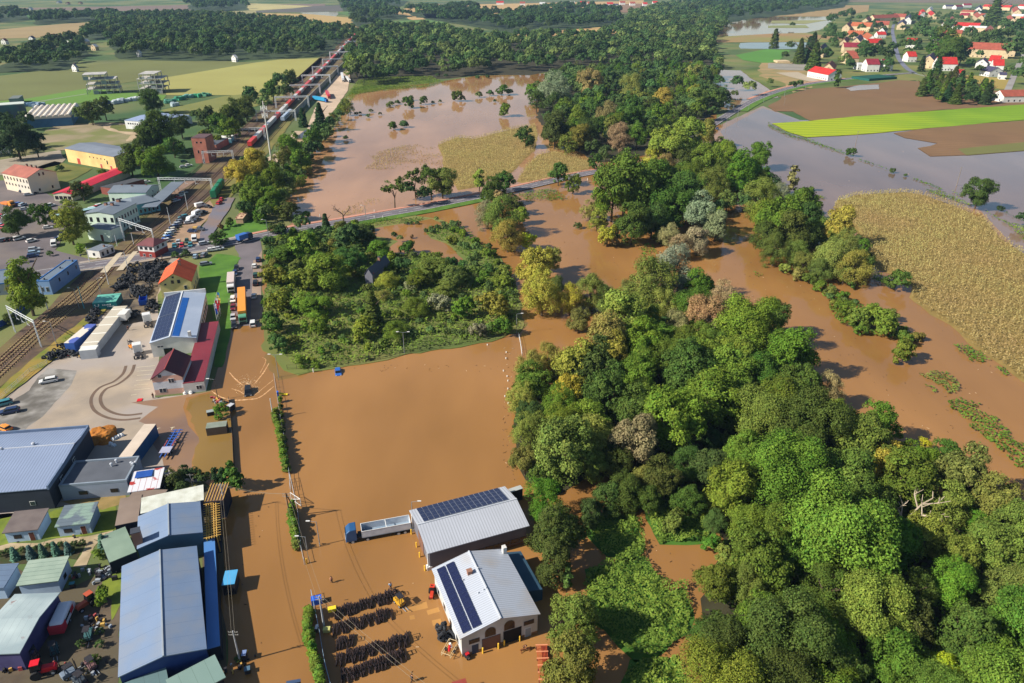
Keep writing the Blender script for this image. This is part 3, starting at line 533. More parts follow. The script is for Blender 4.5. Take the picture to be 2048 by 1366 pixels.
# ================================================================ PLACED VEGETATION (crown centre px, half width px, shape, colour)
NW='in the flooded wood at lower right'
T_NEAR=[
(1128,905,62,'billow','o','broad olive tree with knobbly crown at the left edge of the near wood'),(1180,878,45,'billow','ol',0),(1062,860,36,'willow','o',0),(1092,856,24,'willow','y','small yellow willow at the water edge of the near wood'),
(1046,800,32,'willow','ol',0),(1062,738,36,'willow','ol',0),(1050,925,30,'billow','o',0),(1095,715,34,'willow','ol',0),(1128,790,34,'round','yo','yellow leaved tree behind the olive trees at the lot edge'),(1060,825,26,'round','dk',0),
(1152,742,50,'round','ol',0),(1195,745,50,'round','dk','dull oak standing between two paler crowns behind the lot'),(1205,680,50,'round','ol',0),(1246,640,58,'round','ol','pale olive oak with a wide ragged crown south of the flooded channel'),(1232,715,38,'round','ol',0),
(1275,885,54,'billow','tano','brownish olive tree with a knobbly crown above the dark clearing'),(1375,735,58,'billow','dg','bluish dark tree in the middle of the near wood'),(1345,845,62,'billow','g2',0),(1290,800,36,'billow','g2',0),(1425,800,58,'billow','g2',0),(1462,742,52,'billow','g2',0),
(1500,652,66,'billow','g2','large green tree at the top corner of the near wood beside the river'),(1580,710,52,'round','g',0),(1545,640,36,'billow','dg',0),(1520,745,44,'billow','dg',0),(1408,640,44,'willow','tan','straw brown dying tree with bare twigs showing through'),(1445,598,34,'willow','tan','straw brown crown leaning over the river bend'),(1350,655,34,'willow','tano',0),
(1300,572,52,'willow','o',0),(1348,548,52,'willow','sil','silvery willow on the wooded island in the river'),(1386,575,36,'round','g',0),(1325,610,36,'willow','ol',0),(1255,590,30,'willow','o',0),
(1525,838,64,'billow','bg','vivid tree with sunlit lobes left of the dull oak'),(1485,900,40,'billow','bg',0),(1612,862,70,'round','dk','very large dull dark oak in the middle of the near wood'),(1655,782,34,'willow','tan','dry straw coloured crown on the river edge of the near wood'),(1748,852,44,'round','g','round green tree at the river edge below the straw coloured crown'),
(1432,935,44,'round','dk',0),(1425,882,24,'willow','dbl','narrow blackish tree beside the dark clearing'),(1560,945,78,'billow','bg2','broad vivid green tree below the dull oak'),(1690,958,58,'billow','bg',0),(1778,940,40,'round','yo','yellowing tree between two green ones'),(1800,905,26,'round','yo',0),(1848,888,15,'willow','y','small bright yellow tree on the river bank'),(1835,925,34,'round','g',0),(1888,915,34,'round','dg',0),
(1690,1070,105,'billow','bg','largest tree of the near wood with a vast light green crown'),(1555,1060,50,'willow','g2',0),(1500,1045,46,'willow','g2',0),(1512,1125,60,'round','g',0),(1600,1105,50,'willow','dg',0),(1930,970,58,'round','o',0),(1895,1010,45,'round','o',0),(1990,1005,52,'round','o',0),(2035,1060,48,'billow','o',0),
(1850,1085,44,'billow','yb',0),(1908,1105,40,'billow','yb',0),(1990,1095,52,'billow','o',0),(1750,1232,72,'billow','yb','yellow green tree with pale sunlit leaf tips'),(1655,1180,58,'willow','dg',0),(1575,1290,88,'billow','dg',0),(1905,1165,54,'willow','g2',0),(1442,1165,44,'round','g',0),(1495,1170,44,'willow','o',0),
(1450,1290,52,'willow','dk',0),(1515,1230,44,'round','g',0),(1925,1275,62,'round','dg',0),(1995,1330,60,'billow','g',0),(1880,1345,36,'billow','y',0),(1790,1335,56,'billow','g',0),(1690,1340,52,'round','dg',0),(2030,1190,48,'billow','o',0),
(1108,1062,54,'round','dk','dull oak overhanging the end of the solar roofed shed'),(1085,1005,42,'willow','g',0),(1138,1240,54,'round','o','olive oak beside the garage with arched windows'),(1142,1335,60,'round','o','olive oak nearest the camera next to the rusty steel rack'),(1110,1130,40,'round','dk',0),
(1190,935,30,'billow','o',0),(1250,985,40,'willow','dk',0),(1430,1040,26,'willow','teal','ivy covered tree stump column beside the green scrub'),(1640,1290,60,'billow','g',0),(1830,1260,50,'round','dk',0),(1740,1130,50,'billow','g2',0),(1830,1180,44,'willow','dg',0),
]
T_NEAR+=[(1215,1000,34,'round','dk',0),(1330,965,42,'round','dk',0),(1375,930,36,'willow','dk',0),(1300,1000,30,'round','dg',0),(1180,1030,26,'round','dk',0),(1235,930,30,'round','dk',0),(1380,1000,36,'round','dg',0)]  # dark leaf colours stand in for shade on the trees round the clearing
for a in T_NEAR: tree(a[0],a[1],a[2],a[3],a[4],a[5] or None,NW)
bare_tree(1800,1085,15,'bleached dead tree standing in a dark gap of the near wood')
bare_tree(1425,690,17,'leafless dead tree inside the straw brown crown')
bare_tree(1365,680,11,'bare grey snag left of the straw brown crown')
ZM='around the flooded channel right of centre'
T_MID=[
(1084,588,42,'willow','yo','yellowish willow standing in the flood with bare stems'),(1140,602,28,'willow','yo',0),(1112,575,24,'willow','o',0),(1180,590,34,'willow','o',0),(1210,600,28,'willow','o',0),(1158,640,24,'round','o',0),(1070,530,38,'round','yo',0),(1100,520,24,'round','ol',0),(1052,478,20,'round','y','small golden tree beside the flooded channel'),(1040,430,17,'round','yb','bright yellow green tree at the head of the channel'),
(1003,432,38,'willow','o','large soft olive willow on the channel bank'),(975,430,26,'willow','sil',0),(1015,470,32,'willow','ol',0),(985,385,24,'round','dg',0),(1012,362,20,'round','dg','dark tree on the road verge beside a yellow poplar'),(958,355,13,'poplar','yb','yellow poplar between the maize field and the road'),(1000,400,24,'shrub','tano',0),(1028,405,22,'round','dk',0),
(1117,347,22,'round','dg','dark round tree north of the road among the maize'),(1146,368,18,'round','g','smaller green tree touching the road verge'),(1190,322,15,'round','dg','small dark tree at the corner of the maize triangle'),(1052,272,21,'round','dk','lone dark tree at the tip of the maize field'),
(788,392,22,'sparse','dk','leftmost of the tall thin trees lining the road'),(815,380,18,'sparse','dk',0),(830,372,22,'sparse','dk',0),(862,368,24,'sparse','dk',0),(884,365,28,'round','o','broad olive tree at the right end of the roadside row'),(850,390,18,'sparse','dk',0),
(1340,290,44,'billow','lg','tallest pale poplar clump at mid right'),(1308,315,26,'willow','yo',0),(1375,285,34,'billow','lg',0),(1412,268,24,'billow','lg',0),(1412,322,30,'billow','g2',0),(1452,310,28,'billow','g2',0),(1390,345,30,'willow','g',0),(1370,325,24,'round','dk',0),(1518,312,24,'round','g','round green tree alone at the edge of the pale flood'),(1425,370,32,'willow','o',0),(1478,350,40,'round','bg2',0),(1440,350,30,'round','dg',0),(1515,368,26,'willow','o',0),(1520,400,36,'willow','o',0),
(1330,335,24,'willow','tano',0),(1250,378,60,'billow','bg2','huge bright green tree above the river bend'),(1225,400,40,'billow','g',0),(1305,375,45,'billow','bg2',0),(1372,385,45,'round','dg',0),(1345,420,38,'round','dg',0),(1408,432,38,'round','sil','grey leaved tree leaning over the blue shadowed water'),(1395,480,28,'round','sil',0),(1432,455,26,'round','sil',0),(1340,470,24,'willow','tan','straw brown bush on the bank by the grey tree'),(1362,490,26,'willow','tan',0),(1265,450,36,'round','dg',0),(1305,440,34,'round','dg',0),(1195,440,20,'willow','ol',0),(1215,470,22,'round','yo',0),(1180,418,20,'willow','ol',0),(1200,450,16,'shrub','yb',0),(1222,482,20,'shrub','tano',0),(1318,480,16,'shrub','bg2',0),(1155,452,9,'shrub','o',0),
(1560,440,50,'billow','g','dense green tree clump between river and pale flood'),(1600,420,36,'round','g',0),(1620,440,30,'round','dk',0),(1530,440,34,'round','g2',0),(1585,470,40,'round','dk',0),(1550,500,30,'willow','o',0),(1590,510,24,'willow','o',0),(1535,480,28,'billow','dg',0),(1610,480,30,'billow','dk',0),(1560,395,24,'willow','sil',0),(1545,375,20,'round','dbl',0),(1586,362,8,'column','tano','narrow olive poplar tip at the edge of the pale flood'),
(1680,455,34,'round','yo',0),(1650,460,24,'willow','o',0),(1690,500,36,'willow','o',0),(1665,520,36,'willow','ol',0),(1710,530,36,'willow','ol',0),(1640,540,24,'willow','o',0),(1690,545,22,'round','o',0),(1735,520,20,'round','dk',0),
(1796,566,26,'shrub','dg','dark green bush at the edge of the big maize field'),(1808,708,30,'shrub','bg2','vivid green bush standing alone in the river'),(1690,620,20,'shrub','g',0),(1720,640,26,'shrub','o',0),(1757,652,32,'shrub','g2','wide bush in the middle of the river island'),(1808,680,18,'shrub','g',0),(1685,595,14,'shrub','g',0),(1700,645,14,'shrub','g',0),(1660,585,13,'shrub','o',0),(1700,573,10,'shrub','dg','tiny bush alone in the river near the willows'),
(1703,307,11,'shrub','dk','lone dark bush in the pale flood right of centre'),(1785,342,7,'shrub','dk',0),(1811,352,4,'bush','dk',0),(1958,388,27,'round','dk','lone dark tree on the flooded dike at right edge'),(2000,418,8,'shrub','dk',0),(2046,438,14,'round','dbl',0),(1620,558,15,'shrub','g',0),(1570,540,14,'shrub','ol',0),(1595,552,14,'shrub','ol',0),
(740,495,8,'shrub','dg',0),(788,470,7,'shrub','dg',0),(875,455,7,'shrub','g2',0),(825,475,5,'shrub','br','small reddish bush in the flooded hollow'),(852,462,5,'shrub','g',0),(800,478,7,'sparse','yo',0),(813,447,5,'shrub','g',0),(823,447,5,'shrub','g',0),(835,447,5,'shrub','g',0),(872,440,6,'sparse','yo',0),
]
for a in T_MID: tree(a[0],a[1],a[2],a[3],a[4],a[5] or None,ZM)
bare_tree(688,446,11,'leafless tree in front of the road above the overgrown block',True)
bare_tree(1315,325,10,'bleached bare tree among the poplars')
bare_tree(565,330,12,'pale birch like bare stems beside the tracks')
# overgrown block: listed crowns, then scrub
ZB='on the overgrown block'
for a in [(605,430,16,'round','g','slender green tree at the road above the overgrown block'),(605,455,16,'round','g',0),(552,455,20,'round','dk','dark tree beside the road junction'),(651,447,9,'conifer','dbl','small blackish conifer by the road'),(436,478,20,'round','dk','dark tree on the lawn at the road junction'),(566,470,14,'round','dk',0),
 (655,545,50,'round','g2','largest oak on the overgrown block'),(625,610,36,'round','g2',0),(560,610,30,'shrub','g2',0),(610,500,34,'shrub','g2',0),(572,505,30,'round','g',0),(545,560,28,'shrub','g2',0),(545,650,30,'shrub','dg','dark shrub at the flooded street corner'),(555,690,22,'shrub','teal',0),(700,480,30,'shrub','teal',0),(730,470,26,'round','teal',0),(760,500,26,'round','g',0),(775,560,26,'willow','yo','yellowish willow on the overgrown block beside the ruined roof'),(765,590,20,'willow','ol',0),(690,520,30,'round','teal',0),(815,500,18,'shrub','dg',0),(868,540,36,'round','o',0),(905,555,30,'round','o',0),(840,560,26,'round','g',0),(890,580,24,'round','o',0),(830,615,30,'willow','g2',0),(880,610,26,'shrub','sil',0),(820,575,14,'shrub','sil',0),(955,665,20,'shrub','sil',0),(600,570,32,'shrub','g2',0),(745,620,20,'conifer','dk',0),(602,725,15,'shrub','g2','pale round bush at the corner of the flooded lot'),(640,660,26,'shrub','g',0),(730,660,30,'shrub','g2',0),(790,660,28,'willow','g2',0),(980,620,34,'shrub','yb',0),(930,620,30,'shrub','g',0),(1000,660,24,'shrub','bg2',0)]:
    tree(a[0],a[1],a[2],a[3],a[4],a[5] or None,ZB,hf=.6 if a[3] in('round','willow') else None)
BLK=[(535,485),(600,462),(690,455),(735,452),(745,490),(780,520),(830,510),(900,525),(950,545),(1010,540),(1032,580),(1036,660),(960,682),(880,694),(800,708),(720,725),(650,735),(605,740),(560,700),(532,640),(532,560)]
fill([q for q in BLK if q[1]<640]+[(1034,620),(860,630),(700,640),(535,640)][:0],1.,['g','g2','teal','o','bg2'],['shrub','bush','shrub'],(1.6,3.3),ZB,120,3,avoid=.66)
fill(BLK,1.,['g2','bg2','o','yb'],['bush','shrub'],(.9,2.0),ZB,170,33,avoid=.7)
area('wet_margin',[(x+(x-780)*.022,y+(y-590)*.03) for x,y in BLK if y>560],.125,M('m_wetmud',C(120,92,54),C(104,100,52),ns=.4,rough=.5),jit=1.4,step=3)
cover('ground_cover',[(x+(x-780)*.012,y+(y-590)*.016) if y>560 else (x,y) for x,y in BLK],3.2,.3,1.6,'bg','rank green scrub filling the overgrown block',.25,5)
TNG=Z(700,240,S4,[(600,880),(700,860),(790,815),(900,860),(980,920),(1060,1000),(1150,1060),(1180,1160),(1290,1200),(1300,1366),(900,1366),(860,1240),(1000,1170),(930,1110),(860,1060),(750,980),(640,940)])
cover('ground_cover',TNG,2.2,.32,1.,'bg2','low green growth on the tongue beside the flooded channel',.25,6)
fill(TNG,1.,['g2','bg2','yb'],['shrub','bush'],(1.2,2.6),'on the green tongue beside the flooded channel',28,4)
# river islands and banks
ISL=Z(1536,500,S4,[(400,330),(470,290),(520,320),(620,400),(700,440),(800,500),(960,540),(1040,610),(1100,650),(1180,700),(1190,740),(1000,720),(850,700),(720,690),(660,640),(580,600),(560,560),(500,510),(470,400)])
cover('island_scrub',ISL,5,.3,1.3,'bg2','green scrub on the narrow river island',WZ,7,lump=.2)
fill(ISL,1.,['g2','g','o'],['shrub','bush'],(1.4,2.8),'on the narrow river island',18,9)
for k,(pp,c,l) in enumerate([(Z(1536,740,S4,[(1430,270),(1500,235),(1600,255),(1700,275),(1640,330),(1830,390),(1840,440),(1940,520),(1950,560),(2045,600),(2400,760),(2400,1000),(2045,830),(1990,780),(1870,680),(1800,600),(1620,480),(1590,410),(1450,320)]),'g','flooded strip of scrub running along the lower river'),
 (Z(1536,740,S4,[(1200,40),(1300,25),(1440,30),(1520,110),(1520,190),(1440,200),(1380,130),(1300,90)]),'o','trailing grass half drowned in the river'),(Z(1536,740,S4,[(1250,120),(1300,130),(1370,190),(1330,200)]),'g','thin raft of drowned grass in the river'),
 (Z(1536,500,S4,[(1470,760),(1560,760),(1700,830),(1770,890),(1720,910),(1600,880),(1510,820)]),'g','green bank growing at the foot of the big maize field'),(Z(1536,500,S4,[(1800,940),(1880,960),(1940,1010),(1900,1020)]),'g','drowned tuft below the big maize field'),
 (Z(1536,500,S4,[(200,180),(320,190),(430,180),(600,200),(780,225),(620,240),(480,235),(380,240),(360,265),(300,245)]),'bg2','bright weeds at the foot of the willows'),(Z(1536,500,S4,[(800,220),(880,200),(960,250),(940,290),(860,260)]),'g','weeds between willow and maize'),
 (Z(1536,240,S4,[(340,615),(420,610),(470,630),(400,640)]),'o','raft of drowned maize stalks in the pale flood'),(Z(1536,240,S4,[(340,700),(400,720),(370,730)]),'o','small raft of stalks in the pale flood'),
 (Z(1536,240,S4,[(0,20),(60,60),(200,120),(310,150),(620,268),(600,276),(300,168),(180,140),(40,75),(0,50)]),'g','grassy dike crossing the pale flood'),(Z(1536,240,S4,[(720,312),(960,395),(960,402),(720,322)]),'g','thin grassy dike beyond the lone bush'),(Z(1536,240,S4,[(1130,462),(1230,490),(1400,560),(1380,566),(1200,495)]),'g','dark grassy dike in the right hand flood'),
 (Z(1536,240,S4,[(1250,555),(1370,570),(1500,620),(1640,690),(1600,690),(1450,640),(1320,600)]),'g2','wet grass strip beside the big maize field'),(Z(1536,240,S4,[(1450,570),(1570,605),(1570,620),(1500,600)]),'g2','short grass strip left of the lone dike tree'),(Z(1536,240,S4,[(1740,740),(1850,790),(1950,830),(2045,850),(2300,950),(2300,1100),(2045,980),(1960,880),(1880,830)]),'g2','grassy dike at the right edge'),(Z(1536,240,S4,[(1790,700),(2000,790),(2045,820),(2000,800)]),'dk','dark dike edge'),
 (Z(1000,400,S4,[(1100,400),(1180,350),(1240,380),(1260,440),(1120,440)]),'bg2','bright weeds on the bank below the grey leaved tree'),(Z(1200,240,S4,[(1200,1220),(1310,1240),(1260,1262)]),'g','small drowned tuft in the river bend'),
 (Z(512,0,S4,[(740,760),(780,700),(900,690),(1300,690),(1490,660),(1380,700),(1100,720),(900,740)]),'g','grassy spit between the far flood and the wood'),
 (Z(512,0,S4,[(600,920),(740,740),(820,640),(1000,620),(1400,610),(1500,660),(1100,700),(800,760),(700,880),(640,960)]),'g2','rough grass bank along the loading yard'),
 (Z(700,240,S4,[(0,860),(250,790),(600,790),(560,820),(400,830),(200,850),(20,890)]),'bg2','green verge below the road'),(Z(700,240,S4,[(1340,600),(1560,560),(1640,560),(1740,640),(1650,650),(1400,640)]),'bg2','green verge below the road by the dark trees')]):
    cover('flooded_grass',pp,5 if k<8 else 3,.3,.9,'bg2' if c=='g' else c,l,.2 if k<18 else .3,20+k,lump=.3)
# bright green blanket in the clearing
BL=[Z(1024,1024,S4,[(600,480),(700,440),(850,380),(1040,350),(1090,400),(1180,520),(1230,590),(1270,630),(1310,600),(1400,610),(1410,700),(1420,850),(1410,980),(1300,1050),(1140,1180),(1000,1180),(850,1080),(720,960),(630,900),(610,760),(555,700),(600,620)]),
 Z(1024,1024,S4,[(1080,0),(1200,-100),(1560,-120),(1580,180),(1540,270),(1400,260),(1290,240),(1180,260),(1120,180)]),Z(1024,1024,S4,[(560,40),(960,0),(1040,100),(1060,340),(900,400),(720,360),(640,200)]),Z(1024,1024,S4,[(1160,1180),(1300,1160),(1420,1366),(1500,1500),(1000,1500),(880,1366),(950,1200)])]
for k,q in enumerate(BL):
    area('creeper_bed',q,.13,M('m_creeperbed',C(70,110,34),C(56,90,28),ns=.3,rough=1),jit=.8,step=2)
    cover('climbing_greenery',q,20,.2,1.8,'bg',['mound of bright green creeper in the sunny clearing','bright creeper beside the small flooded pool','shaded creeper left of the flooded path','creeper at the bottom of the clearing'][k],WZ,40+k,lump=.25)
tree(1352,1052,30,'shrub','o','olive bush at the head of the flooded pool'); tree(1420,1090,24,'shrub','bg2',None,'beside the flooded pool')
tree(1135,1160,9,'column','teal','ivy clad post between the two oaks')
# understorey of the near wood
UND=[(1042,790),(1120,770),(1230,690),(1400,650),(1490,690),(1590,745),(1640,840),(1755,925),(1880,1005),(2060,1165),(2500,1420),(2500,1700),(1400,1700),(1400,1380),(1410,1200),(1440,1080),(1400,1000),(1260,1010),(1250,950),(1170,960),(1100,1000),(1050,960),(1030,860)]
area('wood_floor_shade',UND,.13,M('m_woodfloor_shade',C(62,60,40),C(48,44,30),ns=.2,rough=1),jit=1,step=4)  # dark floor sheet: shade in the gaps between crowns is put into its colour
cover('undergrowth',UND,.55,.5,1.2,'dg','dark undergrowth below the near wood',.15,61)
fill(UND,1.,['g','g2','dg','bg2','g','dk','bg','g2'],['billow','round','willow','billow'],(4.5,7.5),NW,80,11,avoid=.70)
fill(UND,.9,['g','dg','dk','o'],['round','shrub','shrub'],(2.2,3.6),NW,120,12,avoid=.52,hf=.9)
# right-centre belts
fill([(1200,440),(1230,405),(1290,370),(1330,345),(1430,310),(1480,350),(1525,370),(1530,400),(1500,425),(1440,450),(1400,500),(1330,500),(1235,485)],1.,['g','g2','dg','o','bg2'],['round','willow','billow'],(3.6,6.2),ZM,46,13,avoid=.72)
fill([(1530,420),(1620,420),(1650,450),(1720,500),(1740,550),(1660,560),(1560,550),(1500,500)],1.,['g','o','dk','ol'],['round','willow','shrub'],(2.6,4.4),ZM,26,14)
# forest above the road: nearest part as trees, the rest as one mass
FA=[(1070,200),(1100,160),(1300,130),(1440,150),(1450,215),(1420,245),(1340,255),(1290,300),(1200,330),(1130,300),(1075,240),(1060,200)]
ZF='in the dense middle wood'
for a in [(1110,178,36,'willow','sil','great silvery willow at the left edge of the middle wood'),(1068,180,18,'round','g','round green tree at the tip of the far flood'),(1110,262,32,'round','dk',0),(1135,285,22,'willow','o',0),(1215,230,26,'willow','tano',0),(1240,270,26,'willow','tan',0),(1180,170,26,'round','tano',0),(1260,180,26,'willow','ol',0),(1330,200,24,'round','yo',0),(1300,210,22,'round','dk',0),(1395,200,24,'round','o',0),(1260,240,28,'round','dg',0),(1390,150,20,'round','ol',0)]:
    tree(a[0],a[1],a[2],a[3],a[4],a[5] or None,ZF)
area('wood_floor_shade',[(1070,210),(1100,160),(1240,150),(1330,150),(1430,180),(1420,245),(1340,262),(1290,310),(1200,325),(1135,290),(1085,250)],.13,MATS['m_woodfloor_shade'],jit=3,step=8)
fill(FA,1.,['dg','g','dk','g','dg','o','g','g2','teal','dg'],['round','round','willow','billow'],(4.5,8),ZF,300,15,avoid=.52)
bare_tree(1262,232,14,'bleached bare branches poking from the middle wood')
MG=[]
FB=[(692,84),(760,55),(860,62),(1000,85),(1040,75),(1160,80),(1240,60),(1260,30),(1330,12),(1440,20),(1450,60),(1420,90),(1440,140),(1300,132),(1100,142),(1060,150),(960,150),(860,160),(800,165),(735,180),(695,165),(700,110)]
fill(FB,1.,['dg','g','dk','g2','teal','o','g','g','ol','dg','tano'],['round'],(5,10),'',1500,16,avoid=.54,merge=MG); area('wood_floor_shade',FB,.13,M('m_woodfloor_shade',C(62,60,40)),jit=6,step=20); wood('far_wood',MG,'broad dark wood stretching across the upper middle')
tree(712,128,22,'round','yb','yellow green tree where the far wood meets the railway'); tree(700,140,14,'round','g','tree beside the loading yard at the corner of the far wood')
CB=0
def wd(poly,n,R,cols,label,seed,av=.52,fl=True):
    L=[]; R=(R[0]*1.15,R[1]*1.2); fill(poly,1.,cols,['round'],R,'',int(n*1.6),seed,avoid=av,merge=L)
    if fl: area('wood_floor_shade',poly,.32,M('m_wf2',C(58,72,42)),jit=4,step=25); wood('far_wood',L,label)  # far floors are darkened too, so gaps between crowns look shaded
DK=['dg','dbl','dk','dg','teal']
wd(Z(1024,0,S4,[(-700,110),(0,120),(480,60),(820,90),(880,110),(860,200),(480,232),(0,262),(-700,150)]),230,(6,10),DK,'dark belt of trees beyond the tan field',17)
wd(Z(1024,0,S4,[(1200,60),(1400,20),(2045,0),(2700,0),(2650,60),(2200,120),(1900,150),(1650,200),(1300,180)]),260,(7,11),DK,'bluish wood behind the top flood',18)
wd(Z(512,0,S4,[(-1300,170),(-700,120),(0,160),(380,190),(500,240),(780,255),(700,330),(560,450),(0,480),(-500,490),(-1100,470),(-1200,300),(-1700,400),(-2050,520),(-2050,580),(-1500,560),(-1350,440),(-1380,300),(-1180,200)]),620,(5,8.5),DK+['g','o'],'thick belt of trees and gardens beyond the left fields',19,.58)
wd(Z(512,0,S4,[(-2600,120),(-1900,100),(-1780,160),(-2600,230)]),60,(7,10),DK,'tree clump on the top left edge',20)
wd(Z(0,0,S4,[(280,140),(880,120),(1000,150),(600,180),(280,200)]),70,(6,9),DK,'dark shelter belt across the left fields',21)
wd(Z(0,0,S4,[(1500,40),(1960,20),(1990,80),(1600,100),(1500,70)]),46,(8,12),DK,'dark copse among the top left fields',22)
wd(Z(512,0,S4,[(660,20),(850,10),(1080,0),(1220,10),(1060,110),(900,90),(700,90)]),46,(8,12),DK,'tree clumps beyond the railway vanishing point',23)
wd(Z(512,0,S4,[(740,100),(940,90),(1270,130),(1080,160),(900,220),(840,230),(780,200)]),40,(7,10),DK+['g'],'trees closing in on the distant railway',24)
wd(Z(512,0,S4,[(1200,100),(1700,60),(1780,90),(1760,150),(1500,150),(1280,140)]),40,(8,11),DK,'dark field trees right of the distant railway',25)
wd(Z(0,0,S4,[(0,560),(600,500),(1000,470),(1000,430),(640,400),(640,280),(300,260),(0,300),(-800,330),(-800,640)]),170,(4,7),DK+['g','o'],'garden trees around the left hamlet',26,.66,False)
wd(Z(512,0,S4,[(0,-10),(1800,-20),(3300,-16),(5200,-14),(5200,-6),(3300,-6),(1800,-8),(0,2)]),170,(14,22),DK,'bluish woods along the far skyline',27)
# left side individual trees
ZL='near the railway on the left'
for a in [(258,318,30,'round','dg','dark tree clump beside the yellow warehouse'),(310,325,30,'round','g','green tree right of the yellow warehouse'),(318,265,34,'round','dg',0),(360,250,24,'round','dg',0),(290,280,24,'round','dk',0),(345,290,22,'round','dg',0),(300,200,24,'round','dk','dark round tree below the concrete frames'),(180,225,22,'round','dk',0),(208,218,20,'round','dk',0),(160,230,16,'round','dk',0),(30,280,34,'round','dbl','blackish trees at the left edge behind the white van'),(70,290,22,'round','dbl',0),(10,240,16,'round','dk',0),
 (415,240,22,'round','dk',0),(440,250,22,'round','dg',0),(465,235,24,'round','dk',0),(490,215,24,'round','dg',0),(460,262,20,'round','g',0),(395,235,16,'round','dk',0),(500,190,18,'round','dg',0),(545,180,20,'round','dg',0),(560,160,16,'round','dg',0),(580,152,16,'round','dg','round dark tree on the edge of the tan field'),(530,205,16,'round','g',0),(570,185,18,'round','g',0),(435,283,14,'shrub','g',0),(410,275,14,'shrub','g',0),(380,305,10,'shrub','yb',0),
 (137,452,34,'round','yb','big yellow green tree in front of the station'),(162,378,22,'round','dk','dark tree half hiding the red roofed shed'),(30,445,26,'round','dk',0),(85,430,20,'round','dg',0),(70,425,16,'round','dg',0),(165,500,12,'shrub','g2','light green bush by the white hut'),(48,572,30,'poplar','g2','tall green tree beside the flat roofed block'),(25,570,18,'willow','o',0),(100,508,7,'shrub','g',0),(45,520,9,'shrub','yb',0),
 (120,340,9,'bush','g',0),(130,405,9,'shrub','g2',0),(205,352,12,'shrub','g',0),(220,350,10,'shrub','yb',0),(20,640,16,'bush','dk',0),
 (480,345,28,'round','yo','yellowing tree beside the green goods wagons'),(505,385,32,'round','g',0),(512,330,26,'round','yo',0),(540,400,26,'round','g',0),(490,420,18,'round','dg',0),(545,360,26,'round','g',0),(580,300,26,'round','g',0),(600,320,22,'round','g',0),(565,315,22,'willow','o',0),(640,262,20,'round','dg','dark tree at the flood edge below the loading yard'),(625,280,20,'round','g',0),(655,270,16,'round','g',0),(632,300,18,'round','dg',0),(660,245,12,'round','dg',0),(695,215,14,'willow','g','drooping tree between the loading yard and the far flood'),(680,230,10,'round','g',0),(605,235,10,'conifer','dbl',0),(640,238,14,'conifer','dbl','dark pine at the end of the loading yard'),(620,300,16,'round','g',0),
 (460,447,11,'shrub','dg',0),(440,457,8,'shrub','br','reddish bush beside the flooded side street'),(497,425,16,'shrub','yb',0),(520,440,14,'shrub','bg2',0),(371,508,10,'shrub','g',0),(530,425,16,'round','g',0),(575,420,20,'round','dk',0),(350,510,8,'shrub','g',0),
 (444,826,17,'shrub','bg2','light green bush beside the flooded carport'),(345,958,22,'round','dk','dark tree behind the white corrugated roof'),(378,945,20,'round','dbl',0),(405,958,15,'round','dk',0),(365,975,14,'round','dk',0),(462,958,9,'column','dg','left one of the pair of clipped cypresses at the flooded lane'),(475,962,9,'column','dg','right one of the pair of clipped cypresses at the flooded lane'),
 (432,955,7,'column','dbl',0),(445,958,7,'column','dbl',0),(210,1195,20,'shrub','g2','rounded bush beside the farm machinery yard'),(196,1110,13,'shrub','yb',0),(205,1085,10,'conifer','blue',0),(162,1290,10,'shrub','g',0),(200,1265,10,'shrub','g',0),(200,1290,10,'shrub','g',0),(478,1320,10,'bush','g',0),(190,1320,12,'shrub','g',0)]:
    tree(a[0],a[1],a[2],a[3],a[4],a[5] or None,ZL)
for i,(x,y) in enumerate([(28,1108),(60,1104),(84,1101),(110,1098),(135,1095)]): tree(x,y,8,'conifer','blue',['first','second','third','fourth','fifth'][i]+' blue spruce from the left in the garden bed')
for x,y,c in [(5,1112,'g'),(16,1105,'yb'),(44,1102,'g2'),(72,1100,'dg'),(98,1095,'g2'),(122,1092,'g'),(150,1090,'dg'),(165,1088,'g'),(145,1102,'dk')]: tree(x,y,7,'bush',c,None,'in the garden bed with the blue spruces')
# flooded far field bushes
for x,y,r,c in [(712,228,5,'dk'),(736,232,5,'g'),(742,222,5,'o'),(760,228,4,'dk'),(776,212,6,'o'),(782,208,7,'o'),(795,205,6,'g'),(815,208,14,'dg'),(822,197,7,'g'),(848,202,11,'dg'),(866,205,4,'o'),(880,203,4,'o'),(915,195,13,'dg'),(925,198,7,'g'),(957,190,8,'o'),(980,187,8,'dg'),(1005,182,14,'dg'),(1020,184,8,'g'),(1013,224,15,'g'),(785,253,12,'dg'),(808,249,10,'dg'),(692,276,6,'dk'),(720,226,4,'dk'),(990,202,4,'dg'),(892,152,5,'dg'),(875,150,5,'g'),(955,155,5,'dg'),(975,154,5,'g')]:
    tree(x,y,r,'shrub',c,None,'standing in the far flooded field')
for x,y,r,c in [(1475,165,14,'dg'),(1500,175,14,'tano'),(1450,205,11,'dk'),(1470,190,9,'o'),(1540,165,8,'o'),(1585,172,9,'g'),(1600,168,8,'g')]: tree(x,y,r,'round',c,None,'by the flooded hollow beside the main road')
